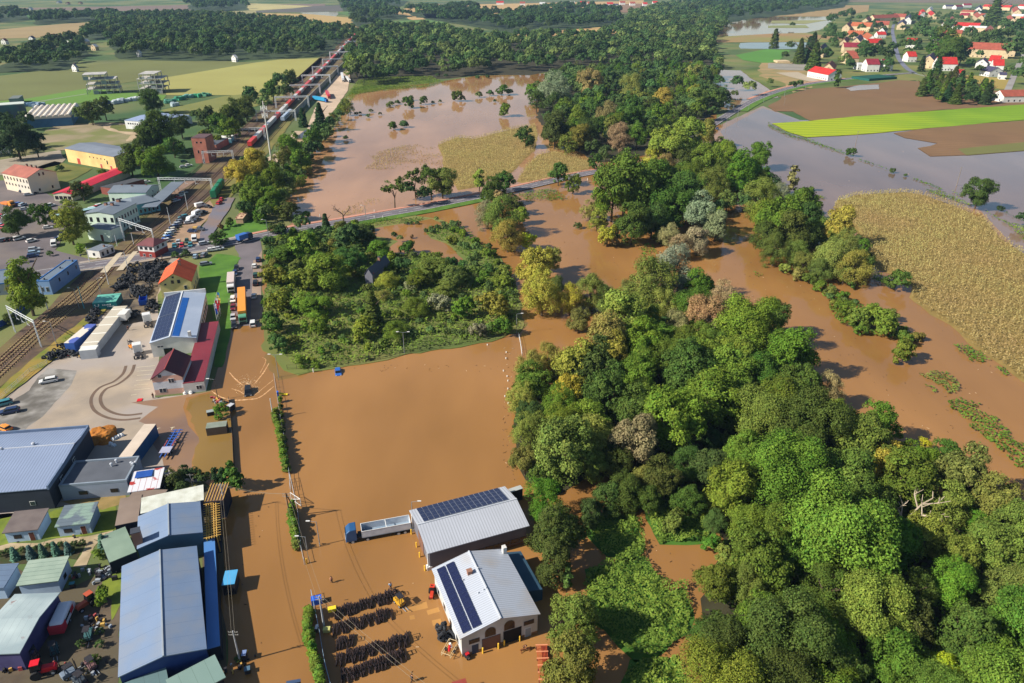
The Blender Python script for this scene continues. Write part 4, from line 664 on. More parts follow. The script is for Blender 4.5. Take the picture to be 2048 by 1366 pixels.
# spruce plantation and village trees
fill(Z(1536,0,S4,[(1170,770),(1240,700),(1480,690),(1640,730),(1800,780),(1800,830),(1600,850),(1430,850),(1280,820)]),1.,['dg','dk','g','dbl'],['round','conifer','round'],(3.5,5.5),'in the dark copse above the green crop strip',44,31,avoid=.66)
ZV='among the village houses'
for a in [(1878,95,20,'dg','round'),(1905,100,26,'dg','round'),(1925,105,20,'dbl','round'),(1890,75,20,'dg','round'),(1860,70,18,'dg','round'),(1845,60,18,'dk','round'),(1820,70,14,'br','round'),(1810,90,14,'br','round'),(1990,22,26,'dg','conifer'),(2018,98,16,'br','round'),(1720,110,14,'dg','round'),(1735,105,16,'dg','round'),(1755,105,16,'dg','round'),(1775,110,14,'dk','round'),(1760,130,10,'dg','round'),(1690,122,14,'o','round'),(1700,130,12,'dg','round'),(1620,90,10,'dbl','conifer'),(1600,105,12,'dk','conifer'),(1630,115,14,'dg','conifer'),(1625,100,14,'dbl','conifer'),(1650,110,16,'dg','round'),(1660,60,14,'dg','round'),(1665,40,13,'dg','round'),(1685,30,10,'dg','round'),(1700,28,11,'dg','round'),(1660,70,12,'dg','round'),(1680,75,12,'dg','round'),(1845,128,8,'dbl','conifer'),(1876,132,10,'dbl','conifer'),(1550,78,9,'dk','conifer'),(1580,92,9,'dk','round'),(1570,112,9,'dk','round'),(1675,160,5,'dg','column'),(1960,80,16,'dk','round'),(1985,75,16,'dk','round'),(2010,70,16,'dk','round'),(2035,85,14,'dg','round'),(2035,55,16,'dg','round'),(2010,50,14,'dg','round'),(1940,68,14,'dg','round'),(1730,90,10,'dg','round'),(1940,128,10,'dg','round'),(1960,140,10,'dk','round'),(2020,140,10,'g','round'),(2040,150,16,'dg','round'),(1770,142,9,'g','round'),(1585,50,6,'dk','round'),(1900,50,14,'dg','round'),(1850,45,10,'dg','round'),(1830,38,10,'dg','round'),(1750,85,8,'g','round'),(1815,108,9,'o','round')]:
    tree(a[0],a[1],a[2],a[4],a[3],None,ZV)
corn(CORN1,'maize_field','wide ripe maize field on the right bank of the river',.95,sp=1.5,step=.62,seed=1)
corn(CORN2,'maize_field','ripe maize field curving above the main road',.5,sp=1.5,step=.8,seed=2); corn(CORN3,'maize_field','small triangular maize field above the road',.9,sp=1.6,step=.8,seed=3)
corn(CORN4,'drowned_maize','drowned maize showing through the shallow flood',.5,sp=1.6,step=.9,seed=4,thin=.2,h=.5,col=(.3,.22,.09))
corn(Z(700,240,S4,[(-100,760),(0,690),(150,640),(330,640),(340,680),(100,740),(0,770)]),'drowned_maize','drowned maize beside the road left of the tall trees',.5,sp=1.6,step=.9,seed=5,thin=.5,h=.8,col=(.3,.22,.08))


fill([(560,345),(620,280),(660,245),(690,205),(700,200),(670,260),(625,330),(595,395),(570,440),(500,440),(475,400),(470,350),(520,320)],1.,['g','dg','g2','o','bg2'],['round','shrub','shrub','willow'],(2.2,4.2),'on the bank between railway and far flood',70,78,avoid=.6)
fill([(380,290),(440,250),(520,185),(580,150),(600,160),(540,200),(480,245),(430,275)],1.,['g','dg','dk','g2'],['round','shrub'],(2.5,4.5),'beside the tracks beyond the water tower',40,79,avoid=.6)
fill([(-60,250),(60,250),(75,300),(0,320),(-60,330)],1.,['dbl','dg','dk'],['round'],(4,6),'at the left edge behind the gravel lot',14,80,avoid=.6)
VT=[]
fill([(1650,62),(1700,40),(2100,20),(2400,60),(2400,150),(1980,150),(1850,140),(1700,150),(1620,120)],1.,DK+['g'],['round'],(4.5,8),'',330,77,avoid=.62,merge=VT); wood('village_trees',VT,'garden trees packed between the village houses')

# flotsam: twigs, litter and scum drifting on the water
m=MB(); r=random.Random(77); 
for (x0,y0,x1,y1,n) in [(1005,690,1030,960,50),(470,850,560,1350,10),(600,730,1030,745,30),(1050,430,1240,560,50),(1420,520,1640,640,60),(1640,640,2000,900,90),(600,300,1050,400,60),(640,1150,900,1360,14),(1290,1080,1400,1350,40),(1500,300,2000,500,60)]:
    for i in range(n):
        p=G(r.uniform(x0,x1),r.uniform(y0,y1)); L=r.uniform(.08,.35); k=r.uniform(0,PI); m.box(p.x-L,p.y-.05,WZ+.01,p.x+L,p.y+.05,WZ+r.uniform(.04,.1),r.choice((0,0,0,1)),k,(p.x,p.y))
tag(m.build('flotsam',[M('m_twig',C(84,62,40)),M('m_scum',C(206,176,140))]),'twigs and litter drifting on the flood',None,None,'stuff')
# ================================================================ BUILDINGS
GLASS=M('m_glass',C(40,52,66),rough=.12,spec=.6); GLASSD=M('m_glassd',C(24,28,34),rough=.2,spec=.5); WHITE=M('m_whitepaint',C(226,226,222)); FRAME=WHITE; DOOR=M('m_door',C(96,52,40)); DGREY=M('m_dgrey',C(70,74,82),rough=.5); STEEL=M('m_steel',C(176,184,190),rough=.45,metal=.3)
PV=M('m_pv',C(34,40,72),C(30,34,62),rough=.22,spec=.6); ALU=M('m_alu',C(196,200,206),rough=.4)
def rib(name,c,ax='X',per=.5,dark=.72,rough=.45,w=.35,c2=None,ns=.15,thr=(.4,.7)): return M(name,c,c2 or tuple(x*.9 for x in c),ns=ns,thr=thr,rough=rough,stripe=(ax,per,w,tuple(x*dark for x in c)),bump=.3)
WINC={}
def winmesh(w,h,kind):
    k=(round(w,1),round(h,1),kind)
    if k not in WINC:
        b=MB(); fr,gl={'w':(FRAME,GLASS),'dk':(DGREY,GLASSD),'d':(FRAME,DOOR),'dd':(DGREY,M('m_ddoor',C(60,70,92))),'g':(DGREY,M('m_gdoor',C(120,88,74),rough=.7,stripe=('Z',.4,.12,C(96,70,60)))),'hole':(DGREY,M('m_hole_shade',C(14,14,18))),'gr':(FRAME,M('m_reddoor',C(180,70,50))),'arch':(M('m_archfr',C(120,96,74)),GLASSD),'gw':(FRAME,M('m_greydoor',C(150,160,170)))}[kind]  # 'hole' is a near-black panel painting the shade inside an open gateway
        if kind=='arch':
            pr=[(w/2*math.cos(t),h-w/2*1.1+w/2*1.1*math.sin(t)) for t in [PI*i/10 for i in range(11)]]+[(-w/2,0),(w/2,0)]
            b.prism([(x*1.12,z*1.05-.05) for x,z in pr],-.02,.05,mi=0); b.prism(pr,.0,.07,mi=1)
        else:
            b.box(-w/2-.08,-.02,-.08,w/2+.08,.05,h+.08,0); b.box(-w/2,-.01,0,w/2,.075,h,1)
            if kind=='w' and w>.9: b.box(-.04,.0,0,.04,.09,h,0)
        WINC[k]=b.mesh('window' if kind in('w','dk','arch') else 'door',[fr,gl])
    return WINC[k]
def local(A,B,Cc,z):
    a,b,c=G(*A,z),G(*B,z),G(*Cc,z); u=(b-a); L=u.length; u/=L; n=Vector((-u.y,u.x,0)); Wd=(c-a).dot(n)
    if Wd<0: print('WARN neg width',A,B); Wd=-Wd; 
    ctr=a+u*L/2+n*Wd/2; return Vector((ctr.x,ctr.y,0)),math.atan2(u.y,u.x),L,Wd
def local2(A,B,Cc,z):
    """frame whose long right edge runs B->C; A fixes the width"""
    a,b,c=G(*A,z),G(*B,z),G(*Cc,z); v=(c-b); Wd=v.length; v/=Wd; u=Vector((v.y,-v.x,0)); L=abs((b-a).dot(u)); ctr=b-u*L/2+v*Wd/2
    return Vector((ctr.x,ctr.y,0)),math.atan2(u.y,u.x),L,Wd
def put_wins(root,L,Wd,wins,ze):
    for (fc,n,u0,u1,v,w,h,kind) in wins:
        for i in range(n):
            u=u0 if n==1 else u0+(u1-u0)*i/(n-1)
            if fc=='S': x,y,r=(-L/2+u*L,-Wd/2,PI)
            elif fc=='N': x,y,r=(L/2-u*L,Wd/2,0)
            elif fc=='E': x,y,r=(L/2,-Wd/2+u*Wd,-PI/2)
            else: x,y,r=(-L/2,Wd/2-u*Wd,PI/2)
            o=obj('window' if kind in('w','dk','arch') else 'garage_door' if kind in('g','hole') else 'door',winmesh(w,h,kind),root,(x,y,v),r)  # a 'hole' is no door, only the painted dark of an open gateway
def building(name,label,cat,fr,ze,zr,ridge,wallm,roofm,wins=(),over=.35,group=None,rp=.5,th=.18,flat_par=0,chim=(),z0=0,gablem=None,hip=0,trim=None):
    """fr=(centre,rotation,L,W). ridge: 'x','y' gable along that local axis, 'flat', 'shed_n' (rises to north) ..."""
    ctr,rz,L,Wd=fr; t=thing(name,label,cat,(ctr.x,ctr.y,z0),rz,group); hx,hy=L/2,Wd/2; b=MB(); ins=over if ridge!='flat' else 0
    X,Y=hx-ins,hy-ins; gx=rp*2-1
    if ridge=='x':
        if hip: b.box(-X,-Y,0,X,Y,ze)
        else: b.prism([(-Y,0),(Y,0),(Y,ze),(gx*Y,zr-.05),(-Y,ze)],-X,X,'x')
    elif ridge=='y':
        if hip: b.box(-X,-Y,0,X,Y,ze)
        else: b.prism([(-X,0),(X,0),(X,ze),(gx*X,zr-.05),(-X,ze)],-Y,Y,'y')
    elif ridge=='shed_n': b.prism([(-Y,0),(Y,0),(Y,zr),(-Y,ze)],-X,X,'x')
    elif ridge=='shed_e': b.prism([(-X,0),(X,0),(X,zr),(-X,ze)],-Y,Y,'y')
    else: b.box(-X,-Y,0,X,Y,ze)
    b.build('wall',[wallm],t)
    r=MB(); e=.02
    def slab(p): # p quad (top), give thickness
        q=[(x,y,z+th) for x,y,z in p]; k=len(r.v); r.v+=[tuple(v) for v in p]+q; n=len(p)
        r.f.append(tuple(k+i for i in range(n))[::-1]); r.f.append(tuple(k+n+i for i in range(n))); r.m+=[0,0]
        for i in range(n): j=(i+1)%n; r.f.append((k+i,k+j,k+n+j,k+n+i)); r.m.append(0)
    if hip:
        hl=(hx-hip) if ridge=='x' else (hy-hip)
        if ridge=='x': a,c=(-hl,0,zr),(hl,0,zr); slab([(-hx,-hy,ze),(hx,-hy,ze),c,a]); slab([(hx,hy,ze),(-hx,hy,ze),a,c]); slab([(hx,-hy,ze),(hx,hy,ze),c]); slab([(-hx,hy,ze),(-hx,-hy,ze),a])
        else: a,c=(0,-hl,zr),(0,hl,zr); slab([(hx,-hy,ze),(hx,hy,ze),c,a]); slab([(-hx,hy,ze),(-hx,-hy,ze),a,c]); slab([(-hx,-hy,ze),(hx,-hy,ze),a]); slab([(hx,hy,ze),(-hx,hy,ze),c])
    elif ridge=='x': slab([(-hx,-hy,ze+e),(hx,-hy,ze+e),(hx,gx*hy,zr+e),(-hx,gx*hy,zr+e)]); slab([(-hx,gx*hy,zr+e),(hx,gx*hy,zr+e),(hx,hy,ze+e),(-hx,hy,ze+e)])
    elif ridge=='y': slab([(-hx,hy,ze+e),(-hx,-hy,ze+e),(gx*hx,-hy,zr+e),(gx*hx,hy,zr+e)]); slab([(gx*hx,hy,zr+e),(gx*hx,-hy,zr+e),(hx,-hy,ze+e),(hx,hy,ze+e)])
    elif ridge=='shed_n': slab([(-hx,-hy,ze+e),(hx,-hy,ze+e),(hx,hy,zr+e),(-hx,hy,zr+e)])
    elif ridge=='shed_e': slab([(-hx,-hy,ze+e),(hx,-hy,zr+e),(hx,hy,zr+e),(-hx,hy,ze+e)])
    else:
        r.box(-hx,-hy,ze,hx,hy,ze+th)
    ro=r.build('roof',[roofm],t)
    if flat_par:
        p=MB(); w=.35; zt=ze+th+flat_par
        p.box(-hx-.03,-hy-.03,ze-.1,hx+.03,-hy+w,zt); p.box(-hx-.03,hy-w,ze-.1,hx+.03,hy+.03,zt+.003); p.box(-hx-.033,-hy+w,ze-.1,-hx+w,hy-w,zt+.001); p.box(hx-w,-hy+w,ze-.1,hx+.033,hy-w,zt+.001); p.build('parapet',[trim or ALU],t)
    if trim and not flat_par and ridge in 'xy':
        p=MB()
        if ridge=='y': p.tube((gx*hx,-hy,zr+th+.05),(gx*hx,hy,zr+th+.05),.16,4)
        else: p.tube((-hx,gx*hy,zr+th+.05),(hx,gx*hy,zr+th+.05),.16,4)
        p.build('ridge_cap',[trim],t)
    for (x,y,s,h) in chim:
        p=MB(); zt=zr if ridge!='flat' else ze
        if ridge=='x': zz=ze+(zr-ze)*(1-abs(y*2/Wd))
        elif ridge=='y': zz=ze+(zr-ze)*(1-abs(x*2/L))
        else: zz=ze
        p.box(x-s/2,y-s/2,zz-.3,x+s/2,y+s/2,zz+h,0); p.box(x-s/2-.08,y-s/2-.08,zz+h,x+s/2+.08,y+s/2+.08,zz+h+.12,1); p.build('chimney',[M('m_chim',C(150,110,92),C(120,86,74),ns=2),DGREY],t)
    put_wins(t,L-2*ins,Wd-2*ins,wins,ze); t['L']=L; t['W']=Wd; return t
def vents(t,pts,zf,s=.5,h=.6,name='roof_vent',m=None):
    for (x,y) in pts:
        p=MB(); z=zf(x,y); p.tube((x,y,z-.1),(x,y,z+h),s*.35,8); p.ball((x,y,z+h),s*.6,0,8,4,.7); p.build(name,[m or ALU],t)
def panels(t,rows,cols,o,du,dv,nz=.12,gap=.03,name='solar_panel'):
    """o origin, du/dv vectors of one panel"""
    o,du,dv=Vector(o),Vector(du),Vector(dv); n=du.cross(dv).normalized()*nz
    if n.z<0: n=-n
    b=MB(); a,c=du*(1-gap*2),dv*(1-gap); k=[Vector((0,0,0)),a,a+c,c]
    v=[tuple(p) for p in k]+[tuple(p+n*.5) for p in k]
    b.v=v; b.f=[(0,3,2,1),(4,5,6,7),(0,1,5,4),(1,2,6,5),(2,3,7,6),(3,0,4,7)]; b.m=[1,0,1,1,1,1]; me=b.mesh(name,[PV,ALU])
    for i in range(rows):
        for j in range(cols): obj(name,me,t,tuple(o+n+dv*i+du*j))
cream=M('m_cream',C(222,206,168),C(206,188,150),ns=.3); whitew=M('m_whitewall',C(214,212,206),C(196,194,188),ns=.3); bluew=M('m_bluewall',C(150,176,206),C(136,164,196),ns=.2)
# ---- solar roofed shed
fr=local((854.8,1109.4),(1059,1053),(1014,972.8),4.5); print('B1',fr[2:])
shed=building('solar_shed','long silver ribbed shed in the flood with solar panels on its far slope','shed',fr,4.5,6.1,'x',M('m_shedwall',C(112,112,120),C(100,100,108),ns=.2,stripe=('Z',50.,.014,C(120,88,56))),rib('m_silver_x',C(178,182,190),'X',.55,.74),[('S',7,.42,.97,1.0,1.6,.9,'dk'),('W',1,.5,.5,0,3.6,3.4,'g')],over=.5,trim=ALU)
L,Wd=fr[2:]; du=(L-3.0)/16; dv=Wd/2/4.4; sl_=(1.6)/(Wd/2); panels(shed,4,16,(-L/2+1.4,.35,6.1+.2-.35*sl_),(du,0,0),(0,dv,-dv*sl_))
for s in (-1,1): b=MB(); b.box(-L/2+.15,s*(Wd/2-.9)-.15,0,-L/2+.45,s*(Wd/2-.9)+.15,4.5); b.box(-L/2-.1,s*(Wd/2-.9)-.45,0,-L/2+.9,s*(Wd/2-.9)+.45,.9); b.build('pillar',[WHITE],shed)
# ---- garage with arched windows
fr=local((919.9,1280.2),(1081,1229.7),(1019.3,1096.2),4.6); print('B2',fr[2:])
gar=building('arched_window_garage','white garage with arched upper windows and two gate openings standing in brown floodwater','garage',fr,4.6,6.4,'y',M('m_garwall',C(204,206,206),C(186,190,192),ns=.3,c3=C(176,176,170),ns3=.2,stripe=('Z',50.,.014,C(140,106,70))),rib('m_silver_y',C(176,182,192),'Y',.45,.76,c2=C(170,156,136),ns=.12,thr=(.52,.75)),
 [('S',1,.16,.16,2.6,1.7,.8,'dk'),('S',1,.88,.88,2.9,1.7,.8,'dk'),('S',1,.37,.37,3.0,1.7,1.9,'arch'),('S',1,.62,.62,3.2,1.7,1.9,'arch'),('S',1,.38,.38,0,3.1,2.7,'g'),('S',1,.66,.66,0,3.1,2.9,'hole'),('S',1,.17,.17,0,1.0,2.0,'dd'),('S',1,.87,.87,0,1.0,2.0,'gw'),('W',4,.15,.85,1.2,1.0,1.0,'dk')],over=.35,trim=ALU)
L,Wd=fr[2:]; sl_=1.8/(L/2); dv=(Wd-1.4)/14; du=1.55
for q in (0,1): panels(gar,14,1,(-L/2+.75+q*(du+.18),-Wd/2+.6,4.6+.2+(.75+q*(du+.18))*sl_),(du,0,du*sl_),(0,dv,0))
b=MB(); b.box(-1.9,3.0,5.2,-1.1,3.7,6.9); b.box(-2.,2.9,6.9,-1.0,3.8,7.02); b.build('chimney',[M('m_chim',C(150,110,92))],gar)
b=MB(); b.box(L/2-.9,Wd/2-1.5,4,L/2-.2,Wd/2-.6,6.4); b.build('chimney',[whitew],gar)
vents(gar,[(-1.6,-1.5),(-.6,-1.4),(-.1,-1.35),(.2,3.6),(-3.,2.6)],lambda x,y:6.5-abs(x)*sl_,.22,.35)
b=MB(); b.prism([(L/2,0),(L/2+3.4,0),(L/2+3.4,2.6),(L/2,3.4)],-1.5,Wd/2+.5,'y'); b.build('lean_to',[M('m_tealroof',C(62,92,112),C(50,80,100),ns=.2)],gar)
# ---- big blue-grey hall bottom left, two roof steps
HB=C(120,138,164)
bluehall=M('m_hallroof',HB,C(110,130,158),ns=.12,c3=C(124,136,154),ns3=.2,rough=.6,stripe=('Y',3.1,.02,C(96,116,144))); blued=M('m_halldark',C(40,66,124),C(34,58,112),rough=.5)
fr=local((236.4,1356.4),(414,1299),(405,1090),5.); print('B3a',fr[2:])
hal=building('long_blue_hall','long hall with blue grey sheet roof and navy gable at the lower left flooded lane','industrial building',fr,5.,6.3,'y',blued,bluehall,over=.2,trim=STEEL,rp=.52); L,Wd=fr[2:]
fr2=local((274,1100),(406,1066),(404.7,1003),5.3); print('B3b',fr2[2:])
building('upper_blue_hall','raised rear section of the blue grey hall carrying a brick chimney','industrial building',fr2,5.3,6.6,'y',M('m_teald',C(66,100,124)),bluehall,over=.1,trim=STEEL,rp=.5,chim=[(-5.4,-3.2,1.5,3.0)])
building('blue_strip_roof','narrow bright blue lean to roof along the flooded lane','lean to',local2((414.,1294),(440.5,1292),(429.6,1077),3.2),3.2,3.5,'flat',M('m_dk2',C(30,36,52)),M('m_brightblue',C(84,132,190),C(74,122,180),ns=.1,rough=.5),th=.12)
building('green_sheet_roof','pale green sheet metal roof at the bottom left below the navy gable','shed',local((352,1410),(452,1356),(450,1306),3.2),3.2,3.8,'shed_n',M('m_dk2',C(30,36,52)),M('m_greensheet',C(126,150,142),C(112,138,130),ns=.1,stripe=('X',2.,.03,C(96,120,112))))
building('grey_green_roof','dull grey green roof section at the bottom edge','shed',local((250,1440),(345,1400),(343,1336),3.1),3.1,3.7,'shed_n',M('m_dk2',C(30,36,52)),M('m_greensheet2',C(96,122,124),C(86,110,112),ns=.1,stripe=('X',2.,.03,C(80,100,100))))
building('white_corrugated_roof','dirty white corrugated roof strip behind the blue grey hall','shed',local((281,1029),(408,1001),(408,972.8),4.2),4.2,4.5,'shed_n',blued,rib('m_whitecorr',C(210,212,200),'X',1.1,.9,w=.06,c2=C(178,178,160),ns=.4))
ann=building('timber_frame_shed','half built shed with bare yellow roof battens at the head of the flooded lane','shed',local((410,1004),(446,1001),(443,968.5),4.6),4.6,4.8,'flat',M('m_dk2',C(30,36,52)),M('m_brownsheet',C(110,88,80),C(96,76,70),ns=.3),th=.1)
WOODY=M('m_timber',C(206,168,88),C(180,140,70),ns=1)
L,Wd=ann['L'],ann['W']; b=MB(); [b.box(-L/2+i*L/6-.06,-Wd/2,4.7,-L/2+i*L/6+.06,Wd/2+.3,4.84) for i in range(7)]; b.build('rafter',[WOODY],ann)
t=building('open_roof_lattice','open lattice of yellow timber rafters waiting for its roof','timber roof frame',local2((410,1076),(437,1074),(434.7,1003.6),4.),.1,.12,'flat',M('m_dk2',C(30,36,52)),M('m_dk2',C(30,36,52)),th=.02)
L,Wd=t['L'],t['W']; b=MB()
for i in range(5): x=-L/2+.3+(L-.6)*i/4; b.box(x-.09,-Wd/2,4.,x+.09,Wd/2,4.2)
b.build('rafter',[WOODY],t); b=MB()
for i in range(15): y=-Wd/2+.3+(Wd-.6)*i/14; b.box(-L/2-.2,y-.06,4.203,L/2+.5,y+.06,4.3)
b.build('batten',[WOODY],t); b=MB(); [b.box(x-.1,y-.1,0,x+.1,y+.1,4.) for x in (-L/2+.3,L/2-.3) for y in (-Wd/2+.4,-Wd/6,Wd/6,Wd/2-.4)]; b.build('post',[WOODY],t)
building('brown_flat_roof','flat brown felt roof between the cabins and the blue grey hall','shed',local((230,1052.5),(276,1043),(281,990),3.),3.,3.3,'flat',M('m_dk2',C(30,36,52)),M('m_brownfelt',C(138,122,110),C(126,110,98),ns=.2,rough=.9),th=.12)
building('brown_flat_roof_rear','flat brown roof below the red streaked sheet roof','shed',local((254,1000),(322,1000),(322,979.7),2.9),2.9,3.,'flat',M('m_dk2',C(30,36,52)),M('m_brownfelt2',C(128,112,100),rough=.9),th=.1)
building('green_felt_roof','flat pale green felt roof beside the brick chimney','shed',local((219,1126),(273,1104),(276,1044),2.8),2.8,2.9,'flat',M('m_dk2',C(30,36,52)),M('m_greenfelt',C(132,152,134),C(116,136,120),ns=.2,rough=.9),th=.12)
t=building('red_streaked_roof','white sheet roof streaked with red beside the grey flat roofed block','shed',local((254.8,986.5),(320,977),(326.8,940),3.),3.,3.5,'shed_n',M('m_dk2',C(30,36,52)),M('m_redstreak',C(206,206,210),C(168,52,48),ns=.35,thr=(.56,.6),stripe=('X',1.2,.06,C(150,60,58))))
b=MB(); b.prism([(-t['L']/2+.8,.6),(-t['L']/2+4.2,.6),(-t['L']/2+4.2,t['W']/2-.4),(-t['L']/2+.8,t['W']/2-.4)],3.75,3.82,'z'); b.build('tarpaulin',[M('m_tarp',C(44,84,160),rough=.4)],t)
# ---- big ribbed warehouse and grey block
rw=rib('m_warehouse',C(140,154,180),'X',.62,.72)
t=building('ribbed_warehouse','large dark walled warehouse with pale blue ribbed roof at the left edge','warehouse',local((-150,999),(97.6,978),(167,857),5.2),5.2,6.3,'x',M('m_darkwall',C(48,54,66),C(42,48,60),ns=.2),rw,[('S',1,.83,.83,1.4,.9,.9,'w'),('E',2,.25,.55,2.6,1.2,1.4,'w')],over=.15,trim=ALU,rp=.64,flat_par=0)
b=MB(); b.box(-t['L']/2,t['W']/2-.3,5.0,t['L']/2,t['W']/2,6.1); b.box(t['L']/2-.35,-t['W']/2,5.0,t['L']/2+.02,t['W']/2-.3,6.0); b.build('parapet',[M('m_parblue',C(106,124,150))],t)
vents(t,[(t['L']/2-9,4.2),(t['L']/2-15.2,3.2),(t['L']/2-23,2.6)],lambda x,y:6.2,.7,.5)
t=building('grey_flat_block','grey flat roofed office block with raised rim beside the ribbed warehouse','office block',local((118,974),(253.5,963),(272.4,915.4),3.6),3.6,3.6,'flat',M('m_greyblock',C(150,160,176),C(138,148,164),ns=.2),M('m_felt',C(92,96,104),C(80,84,92),ns=.2,rough=.9),[('S',1,.32,.32,1.2,1.6,.8,'dk'),('S',1,.78,.78,1.2,1.4,.8,'dk')],over=0,flat_par=.35,trim=M('m_rim',C(136,148,160)),th=.1)
vents(t,[(1.8,1.6),(2.4,2.9),(6.0,1.5),(6.5,1.1),(6.9,1.6)],lambda x,y:3.7,.55,.7)
# ---- garden cabins
CB=M('m_cabinwall',C(176,198,220),C(160,184,208),ns=.4)
felt1=M('m_felt1',C(112,102,98),C(98,88,86),ns=.4,rough=.9); felt2=M('m_felt2',C(96,108,118),C(128,150,138),ns=.25,thr=(.45,.52),rough=.9,stripe=('Y',1.0,.05,C(66,76,84))); felt3=M('m_felt3',C(150,166,150),C(132,150,136),ns=.3,rough=.9,stripe=('Y',1.0,.06,C(84,100,96)))
def cabin(nm,lab,A,B,Cc,ze,zr,rm,wins,**k): return building(nm,lab,'cabin',local(A,B,Cc,ze),ze,zr,'shed_n',CB,rm,wins,over=.3,**k)
cabin('garden_cabin','pale blue cabin with brown felt roof and a moped outside',(4,1068),(76,1060.5),(100,1021),2.6,3.1,felt1,[('S',1,.35,.35,.9,1.3,.8,'dk'),('S',1,.78,.78,0,.9,2.,'d')])
cabin('garden_cabin','pale blue cabin with patched grey green roof and red chairs by its door',(109,1056),(180,1047.5),(200,1008),2.6,3.1,felt2,[('S',1,.3,.3,.9,1.4,.8,'dk'),('S',1,.78,.78,0,.9,2.,'d')])
cabin('garden_cabin','cabin with striped pale green felt roof below the spruce bed',(32,1174),(117,1163.6),(139,1117),2.7,3.2,felt3,[('E',1,.5,.5,.9,1.,.8,'dk')])
cabin('garden_cabin','cabin with grey blue felt roof cut by the left edge',(-40,1180),(8,1177),(34,1132),2.7,3.2,M('m_felt4',C(98,118,142),C(88,106,130),ns=.3,stripe=('Y',1.2,.05,C(70,84,104))),[])
t=building('rusty_sheet_roof_barn','barn with weathered pale sheet roof spotted with rust at the lower left edge','barn',local((-60,1312),(40,1308),(105,1187),4.),4.,4.9,'x',M('m_purplewall',C(74,70,112),C(64,60,100)),M('m_rustsheet',C(172,186,186),C(130,70,62),ns=.5,thr=(.64,.72),c3=C(140,156,160),ns3=.1,stripe=('X',1.1,.04,C(140,150,154))),over=.3,rp=.5)
# ---- white hall with skylight stripe, maroon annexes, gabled house
fr=local((298.8,687.6),(393,676.5),(422,585),4.6); print('hall',fr[2:])
t=building('solar_panel_hall','white hall with solar panels left of the ridge and a blue strip right of it','workshop',fr,4.6,5.9,'y',whitew,M('m_hallwhite',C(172,182,198),C(156,168,186),ns=.1,rough=.45),[('S',1,.35,.35,0,2.2,2.4,'dk'),('E',9,.1,.92,1.0,1.6,1.6,'dk'),('S',1,.2,.2,3.0,1.6,.5,'w')],over=.15,trim=WHITE,rp=.45)
L,Wd=fr[2:]; s1=1.3/(.45*L); dv=(Wd-2)/12; du=(.45*L-1.0)/4
for q in range(2): panels(t,6,4,(-L/2+.45,-Wd/2+.8+q*(6*dv+.4),4.6+.2+.45*s1),(du,0,du*s1),(0,dv,0),gap=.012)
b=MB(); s2=1.3/(.55*L); x0=-.05*L+.5; pr=[(x0,5.9+.2-.5*s2),(x0+1.9,5.9+.2-2.4*s2),(x0+1.9,5.9+.26-2.4*s2),(x0,5.9+.26-.5*s2)]; b.prism(pr,-Wd/2+.6,Wd/2-5.5,'y'); b.build('blue_roof_strip',[M('m_bluestrip',C(28,88,164),rough=.4)],t)
b=MB(); b.box(L*.33,-Wd/2+.5,4.4,L*.33+.8,-Wd/2+1.4,6.7); b.build('chimney',[whitew],t)
b=MB(); b.box(-L/2-.04,Wd/2-.35,4.5,L/2+.04,Wd/2,6.3); b.build('parapet',[WHITE],t)
MAR=M('m_maroon',C(132,52,60),C(118,44,54),ns=.1,rough=.5,stripe=('Y',1.2,.04,C(100,36,44))); MARD=M('m_marond',C(74,32,44),C(66,28,40),ns=.1,rough=.5)
t=building('maroon_roof_annex','low white annex under a dull red sheet roof next to the street','annex',local2((366.5,764),(408,763),(437.5,643),3.),3.,3.7,'shed_e' if False else 'flat',whitew,MAR,[('S',1,.72,.72,1.,1.3,1.,'w')],over=.1,th=.15)
fr=local((300.6,760.8),(366,754.8),(400,672),4.9); print('house',fr[2:])
fr=(fr[0],fr[1],fr[2],min(fr[3],16))
a=G(300.6,760.8,4.9); bb=G(366,754.8,4.9); u=(bb-a).normalized(); n_=Vector((-u.y,u.x,0)); Wh=12.; c_=a+u*fr[2]/2+n_*Wh/2
building('gabled_white_house','white gabled house with maroon roof and peach band facing the flooded yard','house',(Vector((c_.x,c_.y,0)),fr[1],fr[2],Wh),4.9,7.6,'y',M('m_hwall',C(206,210,216),rough=.8,stripe=('Z',4.,.42,C(206,164,146))),M('m_maroof',C(92,36,46),C(80,32,42),ns=.2,rough=.6,stripe=('Y',.5,.06,C(60,24,34))),[('S',1,.28,.28,5.3,.9,.9,'w'),('S',1,.62,.62,3.6,1.3,1.1,'w'),('S',1,.27,.27,.9,1.6,1.1,'w')],over=.3,trim=M('m_redtrim',C(160,70,70)))
# ---- cream house with orange roof
fr=local((316,569.4),(383.6,563.4),(393,531.7),5.2); print('cream',fr[2:])
building('cream_gabled_house','tall cream house with bright orange and shaded maroon roof slopes','house',fr,5.2,8.6,'y',M('m_yellowwall',C(224,206,140),C(208,188,124),ns=.3),M('m_orangetile',C(206,92,52),C(190,80,46),ns=.5,stripe=('Y',.4,.12,C(170,70,40))),[('S',2,.42,.62,5.0,.8,1.1,'dk'),('S',1,.8,.8,2.6,.9,1.3,'w'),('S',1,.46,.46,7.,.5,.5,'dk'),('S',1,.18,.18,4.6,.5,.5,'dk'),('E',3,.25,.8,1.2,.9,1.3,'w')],over=.4,chim=[(.8,1.6,.8,1.8)])
